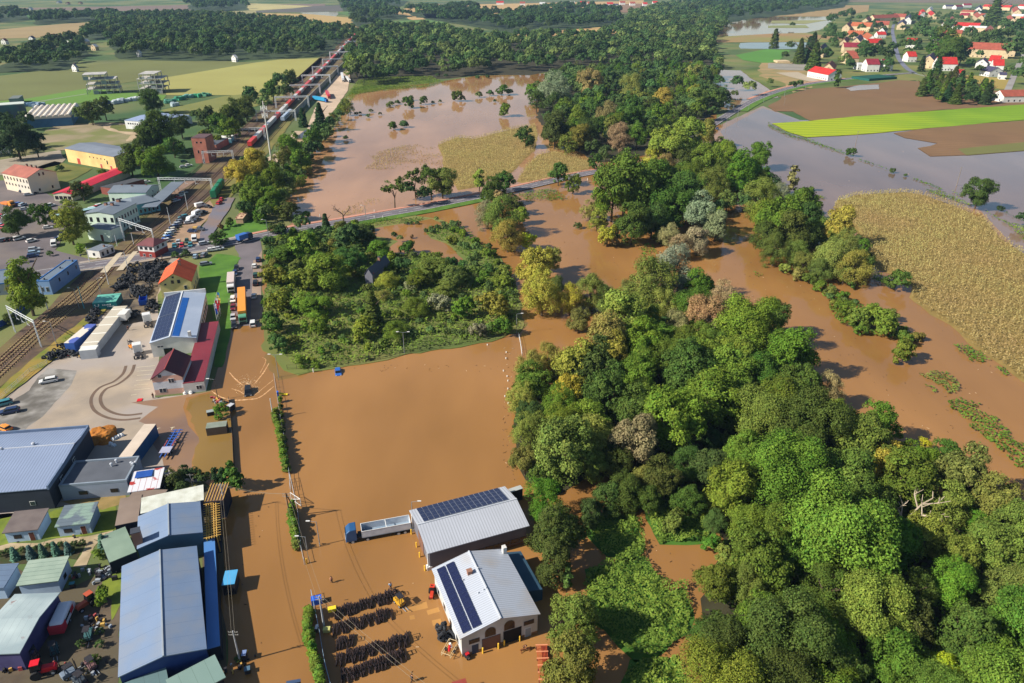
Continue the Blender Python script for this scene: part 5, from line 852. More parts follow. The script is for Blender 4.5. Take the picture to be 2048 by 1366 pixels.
# ---- blue-grey flat roofed block left of the crossing
t=building('slate_flat_block','long flat roofed block with blank blue shaded wall along the railway','depot building',local((72,563),(98,562.5),(153,521),5.),5.,5.,'flat',M('m_slatewall',C(120,150,190),C(110,140,180),ns=.2),M('m_slateroof',C(108,122,136),C(96,110,124),ns=.1,rough=.9),[('E',3,.3,.9,2.6,.7,1.2,'dk'),('S',2,.3,.7,1.2,.9,1.6,'w')],over=0,flat_par=.2,trim=M('m_bluetrim',C(60,110,170)),th=.1)
vents(t,[(0,-9),(0,2),(1,9),(-1.5,12),(1.2,15)],lambda x,y:5.1,.7,.4,m=DGREY)
t=building('slate_flat_block_west','low flat roofed wing with white rim behind the tall roadside tree','depot building',local((-60,575),(22,566),(48,536),4.),4.,4.,'flat',M('m_slatewall2',C(170,176,186)),M('m_slateroof'  ,C(108,122,136)),[('S',3,.3,.9,1.,1.6,1.8,'dk')],over=0,flat_par=.2,trim=M('m_bluetrim',C(60,110,170)),th=.1)
# ---- container rows in the yard
t=building('beige_container_row','long row of beige roofed white containers standing in the tyre yard','container row',local((160,695),(191,693),(233,613),2.6),2.6,2.6,'flat',M('m_contside',C(170,176,182)),M('m_beigeroof',C(196,186,168),C(182,174,156),ns=.1,stripe=('Y',6.,.1,C(222,220,208))),over=0,th=.1)
t=building('teal_container','teal shipping container with white lettering on its long side','container',local((184,607),(232,603),(239,586.5),2.6),2.6,2.6,'flat',M('m_tealside',C(24,118,122),rough=.5,stripe=('X',.4,.3,C(20,106,110))),M('m_tealtop',C(104,178,160),C(96,168,150),ns=.3,rough=.6),over=0,th=.05)
L,Wd=t['L'],t['W']; b=MB(); 
for i in range(9): th_=PI+PI*i/8; th2=PI+PI*(i+1)/8; b.poly([(-L*.33+.6*math.cos(th_),-Wd/2-.02,1.7+.6*math.sin(th_)),(-L*.33+.6*math.cos(th2),-Wd/2-.02,1.7+.6*math.sin(th2)),(-L*.33+.42*math.cos(th2),-Wd/2-.02,1.7+.42*math.sin(th2)),(-L*.33+.42*math.cos(th_),-Wd/2-.02,1.7+.42*math.sin(th_))])
b.box(-L*.33-.75,-Wd/2-.03,1.7,-L*.33-.4,-Wd/2-.01,2.1); b.box(-L*.33+.4,-Wd/2-.03,1.7,-L*.33+.75,-Wd/2-.01,2.1)
for i,(x,h) in enumerate([(0,.5),(.5,.5),(.95,.35),(1.4,.5),(1.85,.4),(2.3,.5)]): b.box(x-L*.1,-Wd/2-.03,1.5,x-L*.1+.32,-Wd/2-.01,1.5+h*.9)
for i in range(5): b.box(1.4+i*.45-L*.1,-Wd/2-.03,.9,1.7+i*.45-L*.1,-Wd/2-.01,1.2)
b.build('lettering',[WHITE],t)
for A,B,Cc,lab,cm in [((127.6,686),(147,686),(167,648),'blue sided trailer with patched white roof beside the beige container row',1),((237.5,914),(263,913.6),(293,848),'beige topped trailer with dark blue side behind the sand pile',2)]:
    z=3.4 if cm==2 else 3.2
    t=building('box_trailer',lab,'trailer',local(A,B,Cc,z),z-.05,z,'flat',M('m_trblue',C(52,88,160),rough=.5) if cm==1 else M('m_trside',C(30,84,130),rough=.5),M('m_trroof1',C(214,204,190),C(80,98,170),ns=.12,thr=(.5,.52)) if cm==1 else M('m_trroof2',C(206,190,172),C(194,178,160),ns=.3),over=0,th=.06)
    b=MB(); [b.tube((s*t['L']/2-s*.3,y,.45),(s*t['L']/2-s*.02,y,.45),.45,10) for s in (-1,1) for y in (-3.5,-2.4,3.5)]; b.build('wheel',[DGREY],t)
building('white_site_container','short white container at the end of the beige row','container',local((135+22,702),(191,699),(194,690),2.9),2.9,2.9,'flat',M('m_contside',C(170,176,182)),M('m_wtop',C(222,222,214)),over=0,th=.05)
# ---- station and goods buildings
sw=M('m_station',C(208,222,206),C(196,212,198),ns=.2); sr=M('m_stroof',C(112,122,132),C(100,110,122),ns=.1,rough=.8)
# main block: near wall faces camera; right wall long with windows
t=building('station_building','pale green two storey station with dark flat roof and white window surrounds','station',local((165,426),(226,428),(261,404),9.),8.6,9.6,'y',sw,sr,[('S',4,.2,.92,5.2,1.1,1.9,'dk'),('E',8,.08,.94,4.9,.9,1.8,'w'),('E',8,.08,.94,1.2,.9,1.8,'w'),('S',1,.62,.62,0,1.4,2.6,'d')],over=.3,rp=.5,chim=[(-3.2,2,1.1,1.3),(.5,1,1.1,1.3),(0,6.5,1.4,1.3)])
building('station_front_block','lower pale green flat fronted station annex in front of the main block','station annex',local((172,455),(219,461),(225,449),5.2),5.2,5.2,'flat',sw,sr,[('S',1,.6,.6,0,1.4,2.8,'d')],over=0,th=.15)
building('station_wing','single storey pale green station wing with hipped grey roof','station annex',local((238,400),(264,412),(296,391),5.),5.,6.4,'y',M('m_stblue',C(120,190,204)),sr,[('E',6,.1,.9,1.,.9,1.5,'w')],over=.3,hip=3)
building('goods_office','long pale green goods office with grey roof and skylights behind the station','station annex',local((214,386),(292,386),(314,370),5.6),5.6,7.2,'x',sw,sr,[('S',5,.1,.9,1.4,1.,1.6,'dk'),('E',4,.2,.8,1.4,.8,1.6,'w'),('E',1,.5,.5,4.2,.6,.8,'w')],over=.3,chim=[(6,1.2,.8,.8),(-6,1.2,.7,.8),(0,-1.,.6,.6)])
building('yellow_warehouse','long yellow rendered warehouse with solar panels on its grey roof','warehouse',local((128,297),(227,314),(240,293),8),8.,9.4,'x',M('m_ywall',C(226,196,132),C(206,170,112),ns=.15),M('m_greyroof',C(120,128,140),C(108,116,128),ns=.1),[('S',1,.24,.24,0,2.8,3.4,'gr'),('S',1,.7,.7,0,1.6,2.4,'gr'),('S',1,.9,.9,0,1.6,2.4,'gr'),('S',5,.5,.8,5.2,.6,.6,'dk'),('S',1,.84,.84,3.,.9,2.,'dk')],over=.3)
t=building('red_roofed_shed','long low shed with bright red sheet roof behind a dark tree','shed',local((104,388),(143,389),(218,338),3.6),3.6,4.6,'y',M('m_shedcream',C(196,192,170)),M('m_redsheet',C(206,48,66),C(190,42,58),ns=.1,rough=.5,stripe=('Y',1.,.05,C(170,36,50))),[('S',4,.15,.85,.9,1.6,1.6,'dk')],over=.3)
t=building('pink_roofed_mill','pale mill house with faded red roof and blank blue grey gable','house',local((2,345),(53,355.5),(70,334),9.),8.6,11.6,'x',M('m_mill',C(224,204,172),C(196,190,180),ns=.1),M('m_faded',C(172,106,90),C(150,92,80),ns=.2,rough=.9),[('S',8,.06,.95,6.0,.8,1.4,'dk'),('S',8,.06,.95,3.2,.8,1.,'dk'),('E',2,.42,.56,8.6,.7,1.3,'dk'),('E',2,.3,.75,1.2,.8,1.2,'dk')],over=.3,chim=[(-4,2,.8,1.3),(0,2,.8,1.3),(4,2,.8,1.3)])
building('dark_open_shed','small brown shed with flat dark roof behind the station wing','shed',local((200,374),(222,378),(238,352),3.6),3.6,4.,'shed_e',M('m_brownbrick',C(130,70,60)),M('m_dkroof',C(72,74,78)),over=.1)
building('bus_canopy','long thin pale blue canopy roof left of the station','canopy',local((98,432),(104,435),(158,400),3.),3.,3.1,'flat',M('m_dk2',C(30,36,52)),M('m_canopy',C(150,184,186),C(140,174,178)),over=.0,th=.1)
building('white_hut','small white hut with grey roof and red chimney by the level crossing','hut',local((174,500),(198,503),(211,489),3.),3.,3.3,'flat',whitew,M('m_hutroof',C(116,124,134)),[('S',1,.5,.5,1.,.9,1.,'dk'),('E',3,.2,.85,.8,.8,1.5,'dk')],over=.1,chim=[(1,1.,.6,.9)])
t=building('signal_box','small brick and white signal box with hipped dull red roof at the crossing','signal box',local((270,487),(306,490),(318,474),6.),5.2,7.,'x',M('m_sigwall',C(214,210,208),rough=.8,stripe=('Z',7.4,.38,C(140,54,48))),M('m_sigroof',C(120,72,74),C(106,64,66),ns=.3),[('S',3,.2,.8,3.6,1.1,1.,'dk'),('S',2,.3,.7,.8,.9,.9,'w'),('E',2,.3,.7,3.6,1.1,1.,'dk')],over=.5,hip=2.6)
building('water_tower','square brick water tower with flat cap beside the tracks','tower',local((382,277),(410,277),(408,269),14.5),14.5,15.6,'flat',M('m_brick',C(176,112,92),C(150,92,78),ns=.3,stripe=('Z',.3,.1,C(150,96,82))),M('m_twroof',C(96,74,76)),[('S',2,.35,.65,11.8,.8,.8,'dk'),('S',2,.35,.65,6.,.6,1.6,'dk'),('S',1,.6,.6,.2,1.2,2.2,'dk')],over=.2,th=.5)
building('water_tower_annex','low brick hut right of the water tower','hut',local((408,290),(432,290),(436,276),4),4,4.3,'flat',M('m_brick',C(176,112,92)),M('m_twroof2',C(86,90,98)),over=0)
building('white_shelter','small white shelter by the tracks beyond the water tower','hut',local((438,279),(462,278),(468,270),3),3,3.2,'flat',M('m_stblue',C(120,190,204)),M('m_wtop',C(222,222,214)),over=0)
building('platform_canopy','long grey island platform canopy between the tracks','canopy',local((284,414),(312,414),(366,362),.3),.25,.3,'flat',M('m_platf',C(130,112,100)),M('m_platf2',C(140,116,100)),over=0,th=.05)
t=thing('platform_roof','grey canopy roof shading the station platform','canopy',tuple(local((283,415),(313,414),(366,363),4.6)[0]),local((283,415),(313,414),(366,363),4.6)[1]); _,_,L,Wd=local((283,415),(313,414),(366,363),4.6)
b=MB(); b.box(-L/2,-Wd/2,4.5,L/2,Wd/2,4.7); b.build('roof',[sr],t); b=MB(); [b.tube((0,y,0),(0,y,4.5),.12,6) for y in np.linspace(-Wd/2+2,Wd/2-2,8)]; b.build('column',[DGREY],t)
building('ruined_cottage','derelict cottage roof with red ridge tiles sunk among shrubs','cottage',local((728,550),(745,552),(757,522),5),5,7.5,'y',M('m_ruin',C(110,110,120)),M('m_ruinroof',C(78,82,96),C(150,70,56),ns=.3,thr=(.62,.66)),over=.2,chim=[(0,2,.8,1.2)])
building('grey_pump_house','cream gatehouse with dark hipped roof at the foot of the loading yard','house',local((590,276),(613,276),(621,258),4.5),4.2,6.6,'x',M('m_pump',C(216,186,150)),M('m_dkroof3',C(78,86,98),rough=.6),[('S',1,.5,.5,0,1.,2.1,'d')],over=.4,hip=3)
building('derelict_shack','collapsed shack with patched roof among bushes beside the side street','shack',local((470,438),(486,438),(492,424),2.4),2.4,3.,'x',M('m_shack',C(180,150,120)),M('m_shackr',C(190,160,130),C(110,60,50),ns=1.,thr=(.5,.55)),over=.2)
# ---- greenhouse halls and factory beyond
for i in range(9):
    pass
fr=local((47,246),(144,240),(150,217),4); 
t=building('white_tunnel_hall','row of white arched tunnel roofs over a blue walled hall','factory hall',fr,6.,6.2,'flat',M('m_tunwall',C(64,110,150)),M('m_tun2',C(214,208,196)),over=0,th=.1); L,Wd=fr[2:]
for i in range(8):
    b=MB(); x0=-L/2+i*L/8; pr=[(x0+L/16-L/16*math.cos(PI*j/8),6.2+2.2*math.sin(PI*j/8)) for j in range(9)]; b.prism(pr,-Wd/2,Wd/2,'y'); b.build('tunnel_roof',[M('m_tun',C(226,216,200),C(210,200,186),ns=.05,rough=.6)],t)
building('white_factory','long low white factory with grey roof beyond the gravel loop','factory',local((248,241),(318,246),(345,228),6),6,7,'x',M('m_facw',C(214,216,214)),M('m_facr',C(140,156,184),C(128,144,172)),[('S',14,.1,.95,3.6,1.,.9,'dk'),('S',1,.7,.7,0,1.5,2.5,'gr')],over=.2)
building('green_gantry_shed','steel framed shed with pale roof at the left edge beyond the trees','shed',local((-80,217),(48,208),(42,204),12),12,12.4,'flat',M('m_gshed',C(52,104,98),C(60,66,78),ns=.1),M('m_gsr',C(196,204,194)),over=0,th=.4)
building('small_grey_kiosk','small grey framed kiosk in the left meadow','kiosk',local((17,198),(37,197),(37,191),5),5,5.3,'flat',M('m_kiosk',C(120,136,132)),M('m_kioskr',C(110,118,114)),over=0)
# two unfinished concrete frames
CONC=M('m_frameconc',C(190,186,178),C(160,158,156),ns=.2,rough=.9)
def frame(lab,A,B,Cc,nf,seed):
    ctr,rz,L,Wd=local(A,B,Cc,0); t=thing('concrete_frame_building',lab,'unfinished building',tuple(ctr),rz); r=random.Random(seed); hf=4.3
    for f in range(nf):
        x0,x1=-L/2+r.uniform(-2,1),L/2-r.uniform(-2,2)-(f>nf-2)*L*.35; b=MB(); b.box(x0,-Wd/2,hf*(f+1),x1,Wd/2,hf*(f+1)+.5); b.build('floor_slab',[CONC],t)
        nx=int((x1-x0)/5); b=MB(); b.box(-.3,-.3,0,.3,.3,hf); cm=b.mesh('column',[CONC])
        for i in range(nx+1):
            for y in (-Wd/2+.4,0,Wd/2-.4):
                if r.random()<.9: xx=x0+.4+(x1-x0-.8)*i/nx; obj('column',cm,t,(xx,y,hf*f))
        for i in range(nx):
            if r.random()<.45: xx=x0+.7+(x1-x0-.8)*i/nx; b=MB(); b.box(xx,-Wd/2+.5,hf*f+.02,xx+4,-Wd/2+.7,hf*f+r.uniform(1.5,4.2)); b.build('infill_wall',[M('m_infill',C(150,158,160))],t)
frame('wide unfinished concrete frame building in the left meadow',(178,190),(242,187),(248,181),4,3); frame('taller unfinished concrete frame building right of the wide one',(283,188),(330,187),(332,180),4,8)
# stacked glass and gravel bags by the factory
for i,(x,y,w,c) in enumerate([(230,208,10,(196,204,206)),(245,205,12,(190,200,206)),(262,202,12,(196,206,210)),(278,200,10,(200,206,206)),(340,206,14,(90,150,130)),(360,200,14,(60,140,110)),(378,196,14,(110,160,150)),(395,194,14,(60,150,110)),(415,192,12,(90,150,120)),(352,212,12,(180,196,200)),(60,212,14,(110,140,170)),(78,213,10,(150,170,190)),(215,208,8,(60,80,120))]):
    p=G(x,y); ww=w/ppm(p); b=MB(); rr=random.Random(i)
    for k in range(9): xx,yy=rr.uniform(-ww/2,ww/2),rr.uniform(-4,4); b.box(xx-1.4,yy-1.3,0,xx+1.4,yy+1.3,rr.uniform(1.5,3.2),0,rr.uniform(0,3),(xx,yy))
    o=b.build('pallet_stack',[M('m_stk%d'%i,C(*c))]); o.location=(p.x,p.y,.25); tag(o,'%s stacked pallets in the yard beyond the white factory'%('greenish' if c[0]<115 else 'pale'),'pallet stack','stacked pallets of the far yard')
# ================================================================ RAILWAY
def P2(px,py,z=0): return G(px,py,z)
def hof(bx,by,ty):
    p=G(bx,by); lo,hi=0.,60.
    for _ in range(40):
        m=(lo+hi)/2; y=683-F*((p.y*ST+(m-H)*CT)/(p.y*CT+(H-m)*ST)); lo,hi=(m,hi) if y>ty else (lo,m)
    return lo
RAILM=M('m_rail',C(120,84,68),rough=.5,metal=.4); SLP=M('m_sleeper',C(176,156,110),C(150,128,92),ns=1)
def vp(x,y,yy): # point on the line through (x,y) and the rail vanishing point
    t=(yy+50)/(y+50); return (824-(824-x)*t,yy)
TR={'a':[vp(436,300,24),vp(436,300,120),vp(436,300,300),vp(436,300,430),vp(436,300,500),(160,575),(108,622),(55,672),(0,722),(-80,790)],
 'b':[vp(462,300,24),vp(462,300,120),vp(462,300,300),vp(462,300,430),vp(462,300,500),(193,578),(148,618),(82,674),(20,733),(-80,825)],
 'c':[vp(482,300,24),vp(482,300,120),vp(482,300,300),(380,402),(330,448),(290,480),(252,510),(200,560),(140,610),(70,668),(5,725),(-80,800)],
 'd':[vp(500,300,24),vp(500,300,120),vp(500,300,300),(440,365),(390,412),(345,452),(300,486)],'e':[vp(522,300,200),vp(522,300,300),(455,365),(415,402),(380,432)]}
sl=MB()
for k,pts in TR.items():
    for s in (-1,1):
        ribbon('rail',pts,.16,.46,RAILM,off=s*.75,skirt=.16,n=6)
    c=spline([Vector(G(*p).xy.to_3d()) for p in pts],40); acc=0
    for i in range(len(c)-1):
        acc+=(c[i+1]-c[i]).length
        if acc>.95 and c[i].y<330:
            acc=0; d=(c[i+1]-c[i]).normalized(); sl.box(c[i].x-1.3,c[i].y-.13,.24,c[i].x+1.3,c[i].y+.13,.33,0,math.atan2(-d.x,d.y),(c[i].x,c[i].y))
tag(sl.build('sleepers',SLP),'pale sleepers under the rails',None,None,'stuff')
cp=M('m_crossdeck',C(190,176,150))
for x,y in ((214,533),(226,520),(250,534),(262,520)): pass
area('level_crossing_deck',[(200,545),(214,545),(246,505),(236,504)],.53,cp); area('level_crossing_deck',[(232,541),(246,540),(276,502),(266,503)],.53,cp)
# gantries
GW=M('m_gantry',C(208,212,214),rough=.5)
def gantry(l,r,tl,lab):
    a,b_=G(*l),G(*r); h=max(7.,min(10.,hof(r[0],r[1],tl))); t=thing('catenary_gantry',lab,'rail gantry',tuple((a+b_)/2),math.atan2(b_.y-a.y,b_.x-a.x),'overhead line gantries across the tracks'); L=(b_-a).length; w=max(.1,.00028*a.y*1.2)
    for s in (-1,1):
        m=MB(); x=s*L/2
        for dx in (-.35,.35): m.tube((x+dx*1.2,0,0),(x+dx,0,h),w)
        for i in range(8): m.tube((x+(-.38 if i%2 else .38),0,h*i/8),(x+(.38 if i%2 else -.38),0,h*(i+1)/8),w*.6,4)
        m.build('leg',[GW],t)
    m=MB()
    for z in (h,h-.9): m.tube((-L/2-.5,0,z),(L/2+.5,0,z),w,5)
    n=int(L/1.6)
    for i in range(n): m.tube((-L/2+L*i/n,0,h if i%2 else h-.9),(-L/2+L*(i+1)/n,0,h-.9 if i%2 else h),w*.6,4)
    m.build('beam',[GW],t)
    for q in (.3,.5,.7):
        m=MB(); x=-L/2+L*q; m.tube((x,0,h-.9),(x,0,h-3.2),w*.8,5); m.tube((x,0,h-2.6),(x+1.6,0,h-2.9),w*.5,4); m.build('hanger',[GW],t)
for i,(l,r,ty) in enumerate([((31,665),(83,695),640),((249,482.5),(313.5,505.6),441),((322,382),(425.6,384),357),((409,328),(468,325.5),300.5),((470,282),(531,280),255),((514.5,243),(592,241.6),220),((553,217),(618,215),191.5),((583,192),(641,190),168),((606,170),(661,169),149),((627,152),(677,150),131.5),((647,133),(692,131),116.5),((661,118),(699,117),103),((682,105),(713,104),92),((692,94),(722,93),82),((706,82),(734,81),72),((718,72),(744,71),62),((728,62),(752,61),53)]):
    gantry(l,r,ty,'steel lattice gantry, %s over the tracks counting from the camera'%['nearest','second','third','fourth','fifth','sixth','seventh','eighth','ninth','tenth','eleventh','twelfth','thirteenth','fourteenth','fifteenth','sixteenth','seventeenth'][i])
# freight train
PAINT=M('m_paint',(.5,.5,.5),objcol=True,rough=.35,spec=.5); RUB=M('m_rubber',C(34,34,36),rough=.8); DK=M('m_darksteel',C(48,46,50),rough=.6)
RIBP=M('m_contpaint',(.5,.5,.5),objcol=True,rough=.55,stripe=('X',.6,.0,(.5,.5,.5)))
d0,d1=G(500,297),G(*vp(500,300,62)); u=(d1-d0).normalized(); rz=math.atan2(u.y,u.x); Lt=(d1-d0).length; n=int(Lt/19.5)
w0=thing('container_wagon','x','wagon',(0,0,0)); m=MB(); m.box(-9.5,-1.3,0,9.5,1.3,2.7); cont=m.build('container',[PAINT],w0); cont['paint']=1; m=MB(); m.box(-9.7,-1.35,-.45,9.7,1.35,-.05); m.build('wagon_frame',[DK],w0)
m=MB(); [m.tube((s*6.6+q,-1.,-.6),(s*6.6+q,1.,-.6),.42,10) for s in (-1,1) for q in (-.9,.9)]; m.build('wheelset',[DK],w0)
RD,WH=(.6,.05,.04),(.62,.6,.58); seq='RWRWWRWWRRWRWRRRWRWRRWRRWRWRR'
for i in range(n):
    p=d0+u*(10+i*19.5); c=RD if seq[i%len(seq)]=='R' else WH; lab='%s container wagon of the long freight train'%('red' if c is RD else 'white')
    o=dup(w0,(p.x,p.y,1.5),rz,lab if i else 'rearmost dark red container wagon of the long freight train','container wagons of the freight train',c)
for ch in list(w0.children): bpy.data.objects.remove(ch)
bpy.data.objects.remove(w0)
# silver coach and green hoppers
def rail_box(name,lab,cat,a,b_,w,h,col,hop=False):
    A,B=G(*a),G(*b_); u=(B-A); L=u.length; t=thing(name,lab,cat,tuple((A+B)/2),math.atan2(u.y,u.x)); m=MB()
    if hop: m.prism([(-w/2,1.2),(-w*.35,.9),(w*.35,.9),(w/2,1.2),(w/2,h),(w*.3,h+.5),(-w*.3,h+.5),(-w/2,h)],-L/2,L/2,'x')
    else: m.prism([(-w/2,.9),(w/2,.9),(w/2,h-.5),(w*.36,h),(-w*.36,h),(-w/2,h-.5)],-L/2,L/2,'x')
    m.build('body',[M('m_rb_'+name+str(col[0]),C(*col),rough=.5)],t,bevel=.15); m=MB(); [m.tube((s*L*.36+q,-1,.55),(s*L*.36+q,1,.55),.42,10) for s in (-1,1) for q in (-.9,.9)]; m.build('wheelset',[DK],t)
    if not hop:
        m=MB(); [m.box(-L/2+1+i*2,-w/2-.03,1.9,-L/2+2.2+i*2,w/2+.03,2.8) for i in range(int(L/2)-1)]; m.build('window_band',[GLASSD],t)
    return t
rail_box('locomotive','silver blue locomotive parked beside the freight train','locomotive',(566,244),(582,228),3.,4.,(170,186,204))
for i,(a,b_) in enumerate([((428,399),(433,391)),((434,390),(439,382.5)),((440,381),(445,374))]): rail_box('hopper_wagon',['nearest','middle','farthest'][i]+' of three green hopper wagons in the siding','wagon',a,b_,2.9,4.,(36,120,84),True)
A,B=G(586,236),G(703,117); u=B-A; t=thing('noise_barrier','long grey concrete noise barrier beside the freight train','wall',tuple((A+B)/2),math.atan2(u.y,u.x)); L=u.length
m=MB(); m.box(-L/2,-.12,0,L/2,.12,4.6); m.build('panel',[M('m_barrier',C(150,150,140),C(120,124,124),ns=.1,stripe=('X',5.,.05,C(90,92,92)))],t); m=MB(); m.box(-L/2,-.25,4.6,L/2,.25,4.8); m.build('coping',[M('m_coping',C(170,166,146))],t)
# ================================================================ VEHICLES
def wheels(t,xs,y,r,w=.22,me=[None]):
    k=('wh',round(r,2))
    if k not in WINC: m=MB(); m.tube((0,-w/2,0),(0,w/2,0),r,14,0); m.tube((0,-w/2-.01,0),(0,w/2+.01,0),r*.55,10,1); WINC[k]=m.mesh('wheel',[RUB,STEEL])
    for x in xs:
        for s in (-1,1): obj('wheel',WINC[k],t,(x,s*y,r))
def frust(m,x0,x1,y,z0,z1,dx0,dx1,dy,mi=0):
    k=len(m.v); m.v+=[(x0,-y,z0),(x1,-y,z0),(x1,y,z0),(x0,y,z0),(x0+dx0,-y+dy,z1),(x1-dx1,-y+dy,z1),(x1-dx1,y-dy,z1),(x0+dx0,y-dy,z1)]
    for q in ((0,3,2,1),(4,5,6,7),(0,1,5,4),(1,2,6,5),(2,3,7,6),(3,0,4,7)): m.f.append(tuple(k+i for i in q)); m.m.append(mi)
def mk_car(kind):
    t=thing('car' if kind!='van' else 'van','x','car'); L,W_,h={'hatch':(4.1,1.76,1.48),'estate':(4.6,1.8,1.5),'suv':(4.6,1.88,1.72),'van':(5.2,1.96,2.2)}[kind]; hx=L/2; m=MB()
    if kind=='van': m.prism([(-hx,.35),(hx-.05,.35),(hx,.9),(hx-.35,1.15),(hx-1.2,2.05),(-hx+.1,2.15),(-hx,2.0)],-W_/2,W_/2,'y')
    else: m.prism([(-hx,.32),(hx-.08,.32),(hx,.62),(hx-.12,.82),(hx-1.05,.95),(-hx+.25,.98),(-hx,.85)],-W_/2,W_/2,'y')
    b=m.build('body',[PAINT],t,bevel=.09); b['paint']=1
    if kind!='van':
        x0,x1=(-hx+.12,hx-.95) if kind!='hatch' else (-hx+.2,hx-.95); m=MB(); frust(m,x0,x1,W_/2-.06,.93,h-.06,.45 if kind!='suv' else .25,.8,.17); m.build('windows',[GLASSD],t,bevel=.03)
        m=MB(); frust(m,x0+.36 if kind!='suv' else x0+.18,x1-.7,W_/2-.2,h-.12,h,.05,.1,.04); b=m.build('car_roof',[PAINT],t,bevel=.04); b['paint']=1
    else:
        m=MB(); m.prism([(hx-.42,1.2),(hx-.38,1.22),(hx-1.12,2.0),(hx-1.2,1.98)],-W_/2+.12,W_/2-.12,'y'); m.build('windscreen',[GLASSD],t)
        m=MB(); [m.box(hx-2.1,s*W_/2-.02,1.25,hx-1.05,s*W_/2+.02,1.8) for s in (-1,1)]; m.build('side_windows',[GLASSD],t)
    m=MB(); m.box(-.06,-.16,-.08,.06,.16,.08); hl=m.mesh('headlight',[WHITE]); [obj('headlight',hl,t,(hx-.07,s*(W_/2-.25),.68)) for s in (-1,1)]
    m=MB(); m.box(-.05,-.12,-.12,.05,.12,.12); tl=m.mesh('tail_light',[M('m_tail',(.5,.01,.01),rough=.3)]); [obj('tail_light',tl,t,(-hx+.03,s*(W_/2-.18),.82)) for s in (-1,1)]
    wheels(t,(-hx+.75,hx-.8),W_/2-.08,.32); return t
CARS={k:mk_car(k) for k in ('hatch','estate','suv','van')}; USED=set()
CC={'white':(.68,.68,.66),'silver':(.42,.45,.48),'grey':(.2,.22,.25),'black':(.015,.016,.02),'dark blue':(.02,.04,.11),'blue':(.03,.12,.42),'red':(.5,.03,.04),'maroon':(.14,.02,.03),'teal':(.05,.22,.26),'cream':(.6,.55,.42),'orange':(.75,.28,.04),'green':(.03,.12,.07),'light blue':(.3,.42,.52),'dark green':(.02,.07,.05)}
def rzpx(x,y,dx,dy):
    a,b_=G(x,y),G(x+dx,y+dy); return math.atan2(b_.y-a.y,b_.x-a.x)
def car(kind,x,y,dx,dy,col,lab,grp=None,z=.1):
    p=G(x,y,.6); dup(CARS[kind],(p.x,p.y,z),rzpx(x,y,dx,dy),lab,grp,CC[col])['category']='van' if kind=='van' else 'car'
Q='in the queue on the half flooded street'
for k,x,y,c,l in [('hatch',473,536,'black','black car at the back of the left queue on the street'),('hatch',470,546,'dark blue','dark car second from the back of the left queue'),('estate',467,556,'grey','grey blue car directly behind the white lorry'),('estate',466,599,'white','white car ahead of the white lorry '+Q),('hatch',466,615,'maroon','maroon car between white and silver cars '+Q),('hatch',466.5,635,'silver','silver car beside the orange lorry '+Q),('hatch',468.5,651,'black','dark car with red tail lights at the water edge')]: car(k,x,y,-.5,10,c,l,None,.08)
for k,x,y,c,l in [('estate',516.5,519,'dark blue','dark blue car parked nearest the road junction'),('hatch',508.7,532,'white','white car parked behind the dark blue one by the thicket'),('estate',511,550,'dark green','dark green car parked against the thicket'),('suv',511,566,'black','black car parked against the thicket'),('hatch',508,592,'white','white car parked on the gravel edge opposite the orange lorry')]: car(k,x,y,.5,-10,c,l,None,.09)
car('suv',506,647,0,-10,'white','white car driving up out of the brown water',None,.02)
car('hatch',676,742,1,8,'blue','bright blue car drowned to its windows in the flooded lot',None,-.45)
for k,x,y,c,l in [('van',389,480,'white','white van at the front row of the gravel car park'),('hatch',357,485.5,'silver','silver car in the front row of the gravel car park'),('hatch',374,483,'dark green','dark green car left of the white van'),('hatch',381,491,'teal','teal car right of the red one by the road'),('hatch',364,492,'red','red car facing the road at the gravel car park'),('hatch',349,493,'teal','teal car left of the red one by the road')]: car(k,x,y,-1,10,c,l,None,.32)
for i,(x,y,c,k) in enumerate([(330,483,'white','estate'),(334,476.5,'blue','hatch'),(337,470.5,'light blue','hatch'),(341,465.5,'white','estate'),(344,460.5,'cream','hatch'),(348.5,455,'dark blue','estate'),(354,449.5,'silver','hatch'),(358,444.5,'grey','hatch'),(362,439.5,'black','hatch'),(367,434.5,'teal','estate')]): car(k,x,y,-8,2,c,'%s car, %s from the road in the row along the rails'%(c,['first','second','third','fourth','fifth','sixth','seventh','eighth','ninth','tenth'][i]),'cars parked in a row along the rails',.32)
